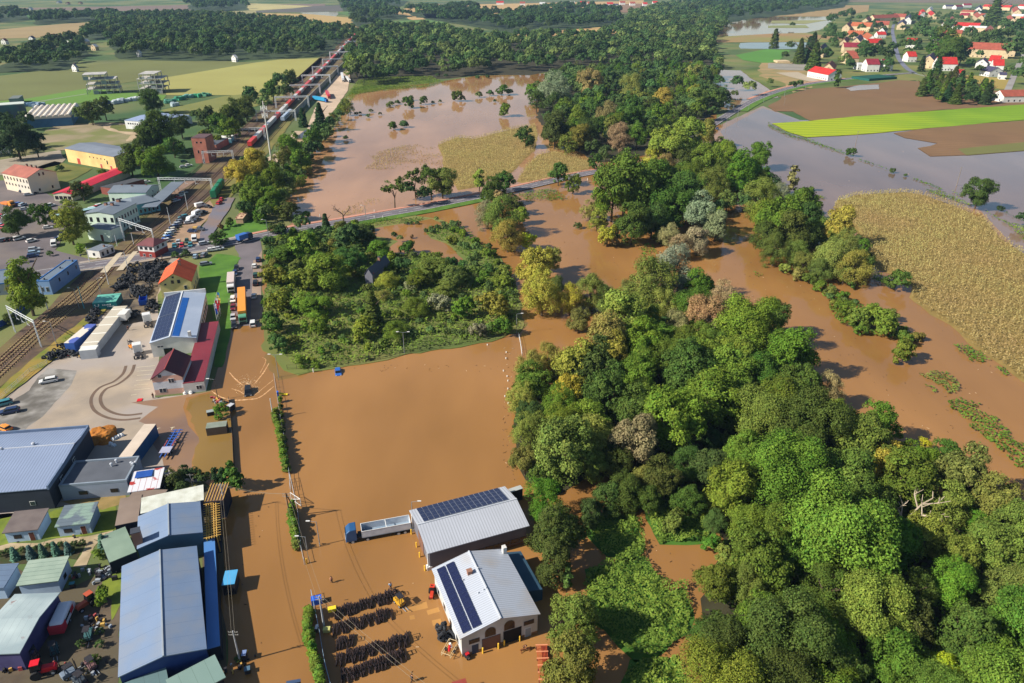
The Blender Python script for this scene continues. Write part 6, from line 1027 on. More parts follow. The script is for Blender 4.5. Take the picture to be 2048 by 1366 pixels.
for k,x,y,dx,dy,c,l,z in [('van',401,412,8,-2,'white','white van at the far end of the gravel car park',.3),('hatch',416,414,8,1,'black','black car beside the farthest white van',.3),('estate',406,425,8,0,'black','black car behind the covered white caravan',.3),('hatch',385,463,8,0,'dark blue','dark car beside the pickup with a crate',.3),('hatch',443,399.5,4,-5,'red','upper of two red cars beside the hopper wagons',.35),('hatch',438.5,406.5,6,-4,'red','lower of two red cars beside the hopper wagons',.35),
 ('estate',408.5,488.5,8,-1.5,'silver','silver car driving under the lawn tree on the main road',.52),('hatch',391,513,3,-8,'light blue','pale car parked below the main road',.15),('estate',408,510,6,-6,'grey','grey car parked below the main road',.15),('estate',412,528,7,-1,'grey','dark grey car beside the cream house',.15),
 ('hatch',367,334,8,-1,'silver','silver car parked near the water tower',.25),('hatch',377.5,331,8,-1,'white','white car parked near the water tower',.25),('hatch',368,323.5,8,-1,'dark green','dark car parked near the water tower',.25),
 ('van',108,489,-1,9,'white','white van driving towards the camera by the station',.12),('hatch',63,481.5,8,-2,'white','white car on the station forecourt',.12),('estate',68,498.5,8,-1,'silver','silver car, rear one of three parked at the station',.12),('estate',68,505.5,8,-1,'light blue','light blue car, middle one of three parked at the station',.12),('estate',66,512,8,-1,'dark blue','dark blue car, front one of three parked at the station',.12),
 ('hatch',96,455,8,-1,'white','white car half under the yellow green tree',.12),('suv',101,411,8,-2,'white','white pickup like car near the canopy',.12),('estate',31,408,7,-3,'dark blue','dark blue car left of two blue cars',.12),('estate',37.5,408,7,-3,'blue','blue car between two others at the left car park',.12),('estate',45,409.5,7,-3,'light blue','light blue car right of two blue cars',.12),('hatch',157,420,8,-1,'white','white car beside the station building',.12),('hatch',80.5,377,8,0,'white','white car below the blank gable of the mill',.12),
 ('hatch',68.5,386,8,0,'black','black car in front of the pale mill house',.12),('hatch',57,389,8,-1,'silver','silver car in front of the pale mill house',.12),('hatch',47,382.5,8,0,'dark blue','dark blue car in front of the pale mill house',.12),('hatch',50,418,8,-1,'silver','silver car beside the orange skip lorry',.12),('hatch',293,364,8,-1,'white','white car behind the goods office',.2),
 ('estate',97,761,-8,1.5,'white','white car with dark roof alone in the worn yard',.06),('estate',5,807,-8,2,'teal','pale teal car cut by the left edge of the yard',.06),('estate',19,822,-8,1.5,'dark blue','dark blue car at the left edge of the yard',.06),('hatch',9,856,-8,-3,'orange','yellow orange car at the left edge of the yard',.06),
 ('van',1937,168.5,8,-1,'white','white van on the farm track by the copse',.45),('van',1960,174.5,8,1,'light blue','light blue van between two white vans on the farm track',.45),('van',1976,180,8,1,'white','white van nearest the long white house on the farm track',.45),('hatch',1434,258.5,-4,4,'dark blue','dark car on the main road leaving the wood',.52),('hatch',1737,156,6,-1,'black','dark car on the road by the village entrance',.52)]: car(k,x,y,dx,dy,c,l,None,z)
rr=random.Random(12)
for j,(x0,y0,dx,dy,n,ax,ay,nm,z_) in enumerate([(4,432,9,1.6,5,8,-3,'in the first row of the left car park',.12),(2,452,9,1.6,4,8,-3,'in the second row of the left car park',.12),(8,480,10,-1,4,8,-2,'along the kerb at the left car park',.12),(118,478,9,-2.4,3,8,-2,'on the forecourt right of the tree shadow',.12),(424,500,7,-1.2,3,8,-1,'parked at the lawn edge below the main road',.15),(352,402,5,-5,4,7,-2,'beside the platform fence',.3),(378,446,4.5,-4.6,4,7,-1,'in the middle row of the gravel car park',.32),(200,412,-7,3,3,8,-2,'behind the canopy roof',.12),(430,300,8,-8,3,6,-5,'on the track beyond the water tower',.25)]):
    for i in range(n):
        c=rr.choice(['white','silver','grey','dark blue','light blue','black','white','red','silver']); car(rr.choice(['hatch','estate','suv']),x0+dx*i,y0+dy*i,ax,ay,c,'%s car, %s %s'%(c,['first','second','third','fourth','fifth'][i],nm),'parked cars by the station',z_)
# jeep ploughing through the flood, bow wave and foam
car('suv',496,782,0,9,'black','black off road car pushing a bow wave through the flooded street',None,-.25)
FM=M('m_foam',C(226,186,140),C(190,140,92),ns=1.2,thr=(.3,.6),rough=.6)
def foam(pts,w): 
    c=spline([G(*p) for p in Z(280,700,S6,pts)],10); m=MB(); r=random.Random(len(pts)+int(w*100))
    for i in range(len(c)-1):
        d=(c[i+1]-c[i]).normalized(); nn=Vector((-d.y,d.x,0)); ww=w*r.uniform(.5,1.1)*(1-abs(i/len(c)-.5)); m.poly([(*(c[i]+nn*ww).xy,WZ+.012),(*(c[i]-nn*ww).xy,WZ+.012),(*(c[i+1]-nn*ww*.8).xy,WZ+.012),(*(c[i+1]+nn*ww*.8).xy,WZ+.012)])
    tag(m.build('wave_crest',[FM]),'pale foam line of the car wake',None,None,'stuff')
for pts,w_ in [([(840,485),(950,555),(1100,588),(1260,582),(1400,555),(1560,430)],.35),([(1045,265),(1110,340),(1200,415)],.26),([(1505,160),(1440,270),(1340,395)],.24),([(1070,455),(1160,485),(1210,520)],.2),([(1560,350),(1450,440),(1330,540)],.14),([(1430,90),(1470,130),(1400,280)],.12)]: foam(pts,w_)
m=MB(); r=random.Random(4)
for i in range(330):
    a=r.uniform(0,2*PI); q=r.random()**1.3; x,y=1260+150*q*math.cos(a),455+115*q*math.sin(a)-(60 if r.random()<.5 else 0); p=G(280+x/S6,700+y/S6); s=r.uniform(.03,.11); b0=r.uniform(0,3)
    m.box(p.x-s,p.y-s*.4,WZ,p.x+s,p.y+s*.4,WZ+r.uniform(.02,.12),0,b0,(p.x,p.y))
tag(m.build('splash',[M('m_splash',C(232,200,160))]),'white splash thrown up round the black car',None,None,'stuff')
# lorries
def lorry(lab,f,r_,box,cab,tarp=None,z=.08,h=3.6,w=2.5,name='lorry',cat='lorry'):
    """f,r_: front and rear on the ground in pixels"""
    A,B=G(*f),G(*r_); u=A-B; L=u.length; c=(A+B)/2; t=thing(name,lab,cat,(c.x,c.y,z),math.atan2(u.y,u.x)); m=MB()
    m.prism([(L/2-2.1,.6),(L/2,.6),(L/2,1.5),(L/2-.25,2.7),(L/2-.6,3.0),(L/2-2.1,3.0)],-w/2+.05,w/2-.05,'y'); q=m.build('cab',[PAINT],t,bevel=.12); q.color=(*CC.get(cab,(.6,.6,.6)),1) if isinstance(cab,str) else (*cab,1)
    m=MB(); m.box(L/2-.14,-w/2+.2,1.55,L/2+.02,w/2-.2,2.4); m.build('windscreen',[GLASSD],q)
    m=MB(); m.box(L/2-.02,-w/2+.3,.7,L/2+.03,w/2-.3,1.1); m.build('grille',[DK],q)
    m=MB(); m.box(-L/2,-w/2,1.1,L/2-2.35,w/2,h); bo=m.build('cargo_box',[PAINT],t,bevel=.05); bo.color=(*box,1)
    m=MB(); m.box(-L/2+.1,-.5,.7,L/2-.2,.5,1.08); m.build('chassis',[DK],t); wheels(t,(-L/2+1.2,-L/2+2.4,L/2-1.2) if L>8 else (-L/2+1.2,L/2-1.2),w/2-.2,.5,.3); return t
lorry('white lorry with pinkish roof in the left queue',(463.5,588),(465,562),(.62,.5,.45),'white'); lorry('orange covered lorry with green and white cab',(487.5,650),(486,595),(.85,.3,.03),(.1,.32,.2),h=3.9)
lorry('blue box lorry on the main road at the junction',(504,479),(477,488),(.04,.14,.45),'dark blue',z=.52,h=3.2); lorry('white box lorry parked between the container row and the tractor units',(259,633),(247,648),(.75,.72,.66),'white',z=.06,h=3.3)
lorry('white lorry parked on the gravel at the left edge',(26,309),(2,309),(.7,.7,.68),'white',z=.22); lorry('orange skip lorry in the left car park',(28,415),(8,412),(.7,.22,.05),'orange',z=.12,h=2.2)
lorry('white lorry at the far end of the loading yard',(687,165),(684,152),(.7,.7,.7),'white',z=.3); lorry('long bright blue trailer lorry in the loading yard',(655,206),(628,201),(.03,.28,.5),'blue',z=.3,h=3.8)
lorry('left one of two red lorries in the loading yard',(659,199),(654,189),(.55,.04,.05),'red',z=.3); lorry('white camper parked behind the covered caravan',(700,166),(693,158),(.7,.7,.7),'white',z=.3,h=2.8)
def tractor_unit(lab,x,y,dx,dy,col,z=.06):
    p=G(x,y); t=thing('tractor_unit',lab,'lorry cab',(p.x,p.y,z),rzpx(x,y,dx,dy)); m=MB(); m.prism([(.6,.7),(3.,.7),(3.,1.7),(2.8,3.0),(2.2,3.6),(.6,3.3)],-1.2,1.2,'y'); q=m.build('cab',[PAINT],t,bevel=.12); q.color=(*CC[col],1)
    m=MB(); m.box(2.72,-1.,1.8,2.98,1.,2.7); m.build('windscreen',[GLASSD],q); m=MB(); m.box(-3,-.45,.7,.6,.45,1.05); m.box(-2.,-.9,.9,-.6,.9,1.15); m.build('chassis',[DK],t); wheels(t,(2.,-1.8),1.1,.5,.3); return t
tractor_unit('white tractor unit in front of the solar panel hall',297,650,-1,-9,'white'); tractor_unit('white tractor unit with red marks nearest the white gabled house',278,712,0,-9,'white')
# tipper lorry in the flood
A,B=G(692,1082),G(821,1058); u=A-B; L=u.length; cc_=(A+B)/2; t=thing('tipper_lorry','blue cabbed lorry with empty white tipper trailer standing in the flood','lorry',(cc_.x,cc_.y,-.15),math.atan2(u.y,u.x))
m=MB(); m.prism([(L/2-2.2,.7),(L/2,.7),(L/2,1.7),(L/2-.2,2.9),(L/2-.9,3.5),(L/2-2.2,3.6)],-1.22,1.22,'y'); q=m.build('cab',[PAINT],t,bevel=.15); q.color=(.02,.08,.2,1); m=MB(); m.box(L/2-.2,-1.05,1.8,L/2-.02,1.05,2.7); m.build('windscreen',[GLASSD],q); m=MB(); m.box(L/2-.05,-1.1,.6,L/2+.06,1.1,1.4); m.build('bumper',[M('m_bump',C(190,200,206))],q)
tw=M('m_tipper',C(206,212,218),C(184,190,198),ns=.8); ti=M('m_tipin',C(120,140,160),C(150,164,176),ns=.5,rough=.5); TB=L-3.2; x0=-L/2; x1=x0+TB; m=MB()
for s in (-1,1): m.prism([(s*1.25,1.25),(s*1.25,2.75),(s*1.17,2.75),(s*1.17,1.25)],x0,x1,'x')
m.box(x0-.05,-1.25,1.25,x0+.05,1.25,2.75); m.box(x1-.05,-1.25,1.25,x1+.06,1.25,2.85); m.box(x0,-1.25,1.15,x1,1.25,1.3,1); m.build('tipper_body',[tw,ti],t); m=MB(); m.box(x0+TB*.5-.06,-1.2,2.62,x0+TB*.5+.06,1.2,2.74); m.build('cross_bar',[WHITE],t)
m=MB(); m.tube((x0,-1.22,2.8),(x1,-1.22,2.8),.06); m.tube((x0,1.22,2.8),(x1,1.22,2.8),.06); m.build('top_rail',[WHITE],t); m=MB(); m.box(x0+.2,-.5,.75,L/2-.4,.5,1.14); m.box(x1+.1,-.9,.8,x1+.8,.9,1.3); m.build('chassis',[DK],t); wheels(t,(x0+1.2,x0+2.5,L/2-1.3,L/2-4.2),1.05,.52,.3)
# covered caravans, skip, pickup crate
def hull(lab,x,y,s,dx,dy,name='caravan',c=(.7,.7,.7)):
    p=G(x,y); t=thing(name,lab,name,(p.x,p.y,.3),rzpx(x,y,dx,dy)); m=MB(); m.prism([(-s,.5),(s,.5),(s*1.05,1.3),(s*.7,2.5),(-s*.8,2.6),(-s,1.6)],-1.1,1.1,'y'); b=m.build('body',[PAINT],t,bevel=.3); b.color=(*c,1); m=MB(); m.box(-s*.5,-1.13,1.5,s*.4,1.13,2.0); m.build('windows',[GLASSD],t); wheels(t,(-.2,),1.,.33); return t
hull('rounded white caravan, upper of two in the gravel car park',395,432,3,6,-3); hull('rounded white caravan, lower of two in the gravel car park',385,443,3,6,-3); hull('white, red and blue caravan body in the machinery yard',130,1246,3.2,3,-7,'caravan',(.7,.7,.72))
for ch in [o for o in COL.objects if o.get('label','').startswith('white, red')]:
    m=MB(); m.box(-3.26,-1.13,.6,-1.6,1.13,2.2,0); m.build('red_panel',[M('m_redp',C(190,44,58))],ch); m=MB(); m.box(.6,-1.14,1.,2.,-1.09,2.,0); m.build('red_side_panel',[M('m_redp',C(190,44,58))],ch); m=MB(); m.box(-2.4,1.09,.7,3.1,1.15,2.,0); m.build('blue_side_panel',[M('m_blp',C(50,90,180))],ch)
p=G(288,606); t=thing('skip','bright blue open skip among the tyre heaps','skip',(p.x,p.y,.06),rzpx(288,606,1,-6)); m=MB()
for s in (-1,1): m.box(-2.6,s*1.15-.05,.3,2.6,s*1.15+.05,1.9)
m.box(-2.65,-1.2,.3,-2.55,1.2,1.9); m.box(2.55,-1.2,.3,2.65,1.2,1.3); m.box(-2.6,-1.2,.2,2.6,1.2,.32); m.build('body',[M('m_skip',C(24,84,180),rough=.5)],t)
p=G(398,462); t=thing('pickup','pickup carrying a pale wooden crate in the gravel car park','pickup',(p.x,p.y,.32),rzpx(398,462,8,0)); m=MB(); m.prism([(-2.6,.4),(2.6,.4),(2.5,1.),(1.5,1.1),(1.,1.8),(-.2,1.8),(-.3,1.1),(-2.6,1.05)],-.95,.95,'y'); b=m.build('body',[PAINT],t,bevel=.06); b.color=(.1,.12,.15,1); m=MB(); m.box(-2.3,-.8,1.06,-.5,.8,1.6); m.build('crate',[WOODY],t); wheels(t,(-1.7,1.7),.9,.36)
# flatbed trailer frame
A,B=G(358,866),G(326,922); u=A-B; L=u.length; cc_=(A+B)/2; t=thing('trailer_frame','blue skeletal trailer frame with a deck and red rails','trailer',(cc_.x,cc_.y,.06),math.atan2(u.y,u.x)); BL_=M('m_trf',C(60,100,180)); m=MB()
for s in (-.5,.5): m.box(-L/2,s-.1,.9,L/2,s+.1,1.1)
for x in np.linspace(-L/2+2,L/2-.3,9): m.box(x-.08,-1.2,.92,x+.08,1.2,1.08)
m.build('frame',[BL_],t); m=MB(); m.box(-L/2+1.5,-1.2,1.12,-L/2+4.,1.2,1.2); m.build('deck',[M('m_deck',C(170,170,190))],t); m=MB(); [m.box(-L/2+4.2,s*.9-.08,1.12,1,s*.9+.08,1.22) for s in (-1,1)]; m.build('rails',[M('m_redr',C(170,80,80))],t); wheels(t,(-L/2+2.,-L/2+3.2,1.6),1.,.45)
# ================================================================ POLES, FENCES, CLUTTER, PEOPLE
for t in CARS.values():
    for ch in list(t.children): bpy.data.objects.remove(ch)
    bpy.data.objects.remove(t)
PCON=M('m_poleconc',C(176,178,180),C(150,152,156),ns=1); PMET=M('m_polemetal',C(150,156,160),rough=.4,metal=.3)
def pole(name,cat,lab,bx,by,tx,ty,r=.14,lamp=0,cross=0,mat=None,z=0,group=None,arm=1.6,double=False):
    p=G(bx,by); q=None; h=hof(bx,by,ty); t=thing(name,lab,cat,(p.x,p.y,z),0,group); m=MB(); m.tube((0,0,0),(0,0,h),r,8,0,r*.6); m.build('shaft',[mat or PCON],t)
    if lamp:
        a=rzpx(bx,by,lamp,0)
        for s in ((1,-1) if double else (1,)):
            m=MB(); m.tube((0,0,h),(s*arm*math.cos(a),s*arm*math.sin(a),h+.25),r*.4,5); m.build('arm',[PMET],t); m=MB(); c=(s*arm*math.cos(a),s*arm*math.sin(a)); m.box(c[0]-.38,c[1]-.12,h+.2,c[0]+.38,c[1]+.12,h+.32,0,a,c); m.build('lamp_head',[WHITE],t)
    for i in range(cross):
        m=MB(); zz=h-.25-i*.6; m.tube((-.75,0,zz),(.75,0,zz),r*.3,5); [m.ball((x,0,zz+.12),.07,0,6,4) for x in (-.7,-.3,.3,.7)]; m.build('crossarm',[M('m_insul',C(150,146,138))],t)
    return (p.x,p.y,h+z)
def wire(a,b_,sag,lab,r=.018,mat=None):
    a,b_=Vector(a),Vector(b_); pts=[a.lerp(b_,i/10)-Vector((0,0,sag*4*(i/10)*(1-i/10))) for i in range(11)]; m=MB(); [m.tube(pts[i],pts[i+1],r,4) for i in range(10)]; o=m.build('wire',[mat or M('m_wire',C(150,140,120))]); tag(o,lab,'wire','overhead wires'); return o
pa=pole('utility_pole','pole','concrete utility pole at the flooded lane nearest the camera',481,1326,467,1262,.17,cross=2)
pb=pole('utility_pole','pole','concrete utility pole beside the rows of black implements',648.5,1255,638.5,1192,.2,cross=2)
pc=pole('utility_pole','pole','two legged dark pole beside the open wire gate',581.5,1042,583,986,.16,cross=2,mat=M('m_darkpole',C(70,60,52)))
x0,y0=G(596,1030).xy; m=MB(); m.tube((x0,y0,0),(pc[0],pc[1],pc[2]-.2),.12,6); tag(m.build('pole_strut',[M('m_darkpole',C(70,60,52))]),'slanting strut leaning on the dark gate pole','pole')
pd=pole('utility_pole','pole','utility pole behind the timber frame shed at the lane',453.5,1026,444,968,.16,cross=1)
pe=pole('utility_pole','pole','small utility pole rising from the dark trees behind the white sheet roof',386,976,375,948,.1,cross=1)
for dx in (-.5,.5):
    wire((pb[0]+dx,pb[1],pb[2]-.1),(pc[0]+dx,pc[1],pc[2]-.1),.7,'wire from the implement yard pole to the gate pole'); wire((pa[0]+dx*.5,pa[1],pa[2]-.1),(pd[0]+dx*.5,pd[1],pd[2]-.1),.7,'wire along the flooded lane'); e=G(905,1372,5.); wire((pb[0]+dx,pb[1],pb[2]-.1),(e.x+dx,e.y-4,6),.6,'wire running from the implement yard pole out of the picture')
    wire((pc[0]+dx,pc[1],pc[2]-.2),(pd[0]+dx,pd[1],pd[2]-.2),.6,'wire across the flooded street')
LG='street lamps'
for i,(bx,by,tx,ty,d,lab,dbl) in enumerate([(809,708,809,665,6,'double headed lamp on the far edge of the flooded lot',True),(1033.5,668,1032,628,3,'slim lamp at the far right corner of the flooded lot',False),(557.5,755,552.4,710,6,'lamp at the flooded street corner of the lot',True),(614.6,1100,611,1074,-3,'short white lamp by the second hedge',False),(640,1092,634.4,1044,-4,'thin lamp between hedge and tipper lorry',False),(436.8,801,424,759,-6,'lamp beside the maroon annex and the splash',False),(538.7,483,527,440,-6,'lamp on the main road near the blue lorry',False),(732.5,443,727.5,411.5,-5,'lamp on the main road above the overgrown block',False),(459,612,461,598,4,'small lamp on the lawn beside the queue',False),
  (1426,270,1426,255,4,'lamp on the main road where it leaves the wood',False),(1452,256,1452,236.6,4,'second lamp after the wood on the main road',False),(1475,236,1475,218,4,'third lamp after the wood on the main road',False),(1497,220,1497,200,-4,'fourth lamp after the wood on the main road',False),(1527,205,1527,188,-4,'fifth lamp after the wood on the main road',False),(1568.5,194,1568.5,175,-4,'sixth lamp after the wood on the main road',False),(1610,182,1610,164,-4,'seventh lamp after the wood on the main road',False),
  (159,618,142,577,-5,'arched lamp between the tracks and the teal container',False),(113,687,103,644,-3,'lamp on the verge by the blue sided trailer',False),(96,616.5,84,573,-5,'lamp below the slate flat block',False),(203,590,197,556.5,3,'lamp mast in front of the teal container',False),(825,1030,836,1004,3,'small lamp behind the solar shed',False)]):
    pole('street_lamp','street lamp',lab,bx,by,tx,ty,.11 if by>500 else .16,lamp=d,z=0,double=dbl,mat=PMET if i not in (5,) else M('m_darkpole',C(70,60,52)))
for i,(bx,by,tx,ty,lab) in enumerate([(376,420,370,385.6,'catenary mast on the island platform edge'),(341.7,450.7,334,414,'catenary mast between station and gravel car park'),(218,570,207,531,'white catenary mast just below the crossing'),(168.7,618,156.8,573,'teal painted catenary mast left of the teal container'),(96,620,83,571,'blue catenary mast at the corner of the slate block'),(256,537.7,248,504,'slim signal mast at the level crossing'),(235,493,231,470,'red and white crossing barrier post left of the tracks'),(268,490,263,466,'red and white crossing signal beside the signal box'),(180,525,172,494,'wooden pole by the white hut'),(547,837,542,797,'thin dark post standing in the flooded street'),(1135,1155,1086,1120,'x')][:10]):
    pole('mast','mast',lab,bx,by,tx,ty,.16,mat=GW if i!=3 else M('m_tealpost',C(90,170,176)))
# tall telecom mast
h=hof(544,328,202); p=G(544,328); t=thing('telecom_mast','tall slender telecom mast with antennas beside the railway','mast',(p.x,p.y,0)); m=MB(); m.tube((0,0,0),(0,0,h),.55,10,0,.3); m.build('shaft',[M('m_mast',C(206,204,196))],t)
for z,w_ in ((h-4,1.6),(h-8,1.4)):
    m=MB(); m.tube((-w_,0,z),(w_,0,z),.18,6); m.tube((0,-w_,z),(0,w_,z),.18,6); [m.box(x-.2,y-.2,z-1.2,x+.2,y+.2,z+1.2) for x,y in ((-w_,0),(w_,0),(0,-w_),(0,w_))]; m.build('antenna',[WHITE],t)
for k,(bx,by,ty) in enumerate([(1712,285,262),(1913,372,334),(1568,212,196)]):
    pole('power_pole','pole',['power pole by the lone bush in the pale flood','leaning power pole standing in the right hand flood','a frame power pole at the ploughed field corner'][k],bx,by,bx,ty,.2,cross=1,mat=M('m_darkpole2',C(130,120,110)))
# fences
def fence(lab,pts,h,post=2.5,mat=None,solid=False,name='fence',z=0):
    t=thing(name,lab,'fence',tuple(G(*pts[0]))); o=G(*pts[0]); m=MB(); q=MB(); fm=mat or PMET
    for i in range(len(pts)-1):
        a,b_=G(*pts[i])-o,G(*pts[i+1])-o; L=(b_-a).length; d=(b_-a)/L; n=max(1,int(L/post)); nn=Vector((-d.y,d.x,0))*.04
        for k in range(n+1): c=a+d*L*k/n; q.tube((c.x,c.y,0),(c.x,c.y,h+.1),.05,5)
        if solid: m.poly([(*(a+nn).xy,0),(*(b_+nn).xy,0),(*(b_+nn).xy,h),(*(a+nn).xy,h)]); m.poly([(*(a-nn).xy,0),(*(b_-nn).xy,0),(*(b_-nn).xy,h),(*(a-nn).xy,h)]); m.poly([(*(a-nn).xy,h),(*(b_-nn).xy,h),(*(b_+nn).xy,h),(*(a+nn).xy,h)])
        else:
            for zz in (h,h*.55,.25): m.tube((a.x,a.y,zz),(b_.x,b_.y,zz),.035,4)
            m.box(min(a.x,b_.x),0,0,min(a.x,b_.x),0,0)
    m.build('panel' if solid else 'rail',[fm],t); q.build('posts',[fm],t); return t
fence('pale metal fence with kerb between the flooded street and the lot',[(549,757),(555,797),(561,837),(569.5,880),(578,934),(581.5,984)],1.5,mat=M('m_palefence',C(170,176,180)),z=0)
fence('metal fence beside the second hedge',[(581.5,960),(596.5,1028),(603,1102),(609,1130)],1.5,mat=M('m_palefence',C(170,176,180)))
fence('pale blue metal fence behind the nearest hedge',[(624,1193),(640,1270),(650,1330),(668,1400)],1.6,mat=M('m_palefence2',C(150,176,196)))
fence('dark low wall between yard and flooded lane',[(458,800),(462,830),(466,880),(468.5,934),(470,948)],1.1,mat=M('m_darkfence',C(52,46,44)),solid=True)
fence('mesh fence along the far edge of the flooded lot',[(575,740),(650,738),(720,728),(800,712),(880,697),(960,685),(1037,671)],1.6,mat=M('m_darkfence',C(52,46,44)))
fence('white kerbed fence at the far right corner of the lot',[(1037,671),(1041,690),(1044,712)],1.2,mat=WHITE)
fence('thin fence between grass verge and worn yard',[(0,800),(60,745),(95,728)],1.2,mat=M('m_palefence',C(170,176,180)))
fence('blue panel wall beside the railway at far left',[(-20,665),(20,645),(60,608)],2.,mat=M('m_bluefence',C(50,80,140)),solid=True)
A,B=G(583,1000),G(607,1016); t=thing('wire_gate','white framed gate swung open into the flooded lot','gate',tuple(A),math.atan2((B-A).y,(B-A).x)); L=3.4; m=MB(); [m.tube(a,b_,.06,5) for a,b_ in (((0,0,.2),(L,0,.2)),((0,0,2.),(L,0,2.)),((0,0,.2),(0,0,2.)),((L,0,.2),(L,0,2.)),((0,0,.2),(L,0,2.)))]; m.build('frame',[WHITE],t); m=MB(); [m.tube((x,0,.2),(x,0,2.),.02,4) for x in np.linspace(.3,L-.3,10)]; m.build('bars',[PMET],t)
# bollards
def bollard(x,y,c,lab,grp,r=.14,h=1.1,s=None):
    p=G(x,y); k=('bol',c,r)
    if k not in WINC: m=MB(); m.tube((0,0,0),(0,0,h),r,10); m.ball((0,0,h),r,0,10,5,.5); WINC[k]=m.mesh('bollard',[M('m_bol'+c,C(*{'y':(236,190,60),'w':(226,224,216)}[c]))])
    o=obj('bollard',WINC[k],None,(p.x,p.y,0)); tag(o,lab,'bollard',grp)
for i,(x,y) in enumerate([(823,1069),(833.4,1095),(839.7,1115),(850,1142)]): bollard(x,y,'y','yellow bollard, %s from the lorry along the end of the solar shed'%['first','second','third','fourth'][i],'yellow bollards',h=1.3)
for i,(x,y) in enumerate([(965.8,1307),(997,1298),(1008.6,1292),(1039.5,1283)]): bollard(x,y,'y','yellow bollard, %s from the left in front of the garage gates'%['first','second','third','fourth'][i],'yellow bollards',h=1.3)
bollard(614,1128,'y','yellow bollard at the end of the second hedge','yellow bollards',h=1.3)
for i,(x,y) in enumerate([(1012.7,706),(1012,718),(1014.5,754),(1016,763),(1016,779),(1010,794),(1016.5,808),(1007,743),(975,691)]): bollard(x,y,'w','small white marker poking from the right side of the flooded lot','white markers in the lot',.16,.45)
for i,(x,y) in enumerate([(640,434),(749,425),(766,437),(1156,349),(1175,361),(627,745),(749,437)]): bollard(x,y,'w','white marker post beside the main road','white marker posts of the road',.15,1.3)
# hedges of thujas
def hedge(pts,n,zone,r=.62,H_=2.2,col='bg2'):
    W=[G(*p) for p in pts]; seg=[(W[i+1]-W[i]).length for i in range(len(W)-1)]; T=sum(seg); rr=random.Random(n)
    for i in range(n):
        s=T*i/(n-1); k=0
        while k<len(seg)-1 and s>seg[k]: s-=seg[k]; k+=1
        c=W[k].lerp(W[k+1],s/seg[k]); R=r*rr.uniform(.85,1.2); tree(i,n,R,'column',rr.choice([col,'g2',col,'bg']),zone=zone,hf=H_/2.4/R*.38*rr.uniform(.8,1.25),world=(c.x+rr.uniform(-.2,.2),c.y),R=R)
hedge([(553,832),(552,845),(557.5,855),(563,890),(569.5,925),(575,945)],20,'in the first thuja hedge along the lot fence')
hedge([(586,1024),(584,1046),(590,1066),(594,1099)],13,'in the second thuja hedge past the open gate')
hedge([(620.5,1232),(618,1258),(619,1285),(625,1308),(634,1342),(642,1375)],24,'in the nearest thuja hedge beside the implement yard')
hedge([(563,805),(566,860),(572,905)],7,'in the loose row inside the lot fence',.5,1.9,'dk')
# rows of black farm implements
BLK_=M('m_implement',C(40,36,38),C(62,46,44),ns=2,rough=.6); BLK2=M('m_implement2',C(120,112,104),C(90,70,64),ns=2,rough=.6)
t0=thing('farm_implement','x','farm implement',(0,0,0)); m=MB(); m.tube((0,-1.15,.55),(0,1.15,.55),.07,5); m.tube((0,-.4,.5),(.35,-.4,1.35),.06,5); m.tube((0,.4,.5),(.35,.4,1.35),.06,5); m.tube((.35,-.4,1.35),(.35,.4,1.35),.06,5); m.build('frame',[BLK_],t0)
m=MB(); m.tube((-.05,0,0),(.05,0,0),.34,9); dm=m.mesh('disc',[BLK_]); [obj('disc',dm,t0,(.05*((i%2)*2-1),-1.05+i*.42,.3)) for i in range(6)]
n=0
for (a,b_,k,nm) in [((668,1230),(794,1191),23,'first row counted from the men wading'),((668,1262),(780,1229),18,'second row counted from the men wading'),((672,1292),(704,1283),6,'short third row'),((676,1322),(818,1279),28,'fourth row counted from the men wading'),((682,1356),(808,1312),25,'fifth row nearest the camera')]:
    A,B=G(*a),G(*b_); rz=math.atan2((B-A).y,(B-A).x); rr=random.Random(k)
    for i in range(k):
        c=A.lerp(B,(i+rr.uniform(-.25,.25))/(k-1)); dup(t0,(c.x+rr.uniform(-.15,.15),c.y+rr.uniform(-.3,.3),.02),rz+rr.uniform(-.3,.3),'black disc implement standing in the %s'%nm,'rows of black farm implements',scale=rr.uniform(.9,1.12)); n+=1
for ch in list(t0.children): bpy.data.objects.remove(ch)
bpy.data.objects.remove(t0)
t=bpy.data.objects.new('x',None)
p=G(666,1231); t=thing('crate','yellow box on the first row of implements','box',(p.x,p.y,1.2),.3); m=MB(); m.box(-.65,-.35,0,.65,.35,.6); m.box(-.7,-.4,.6,.7,.4,.68); m.build('body',[M('m_ybox',C(230,206,40))],t)
p=G(634,1206); t=thing('blue_container','blue open box between fence and utility pole','box',(p.x,p.y,.1),.3); m=MB(); m.box(-.9,-.6,0,.9,.6,1.2); m.build('body',[M('m_bbox',C(30,90,200))],t); p=G(654,1263); t=thing('pump_box','pale yellow box at the foot of the utility pole','box',(p.x,p.y,0),.1); m=MB(); m.box(-.6,-.4,0,.6,.4,.8); m.build('body',[M('m_pbox',C(200,196,120))],t)
for x,y,lab in [(566,792,'yellow playground slide standing by the lot fence')]:
    p=G(x,y); t=thing('slide',lab,'slide',(p.x,p.y,0),.3); m=MB(); m.prism([(-1.,.9),(.9,.2),(1.2,.25),(1.2,.45),(.9,.4),(-1.,1.15)],-.35,.35,'y'); m.build('chute',[M('m_ybox',C(230,206,40))],t); m=MB(); m.box(-1.4,-.4,0,-1.,.4,1.6); m.build('ladder',[M('m_bbox',C(30,90,200))],t)
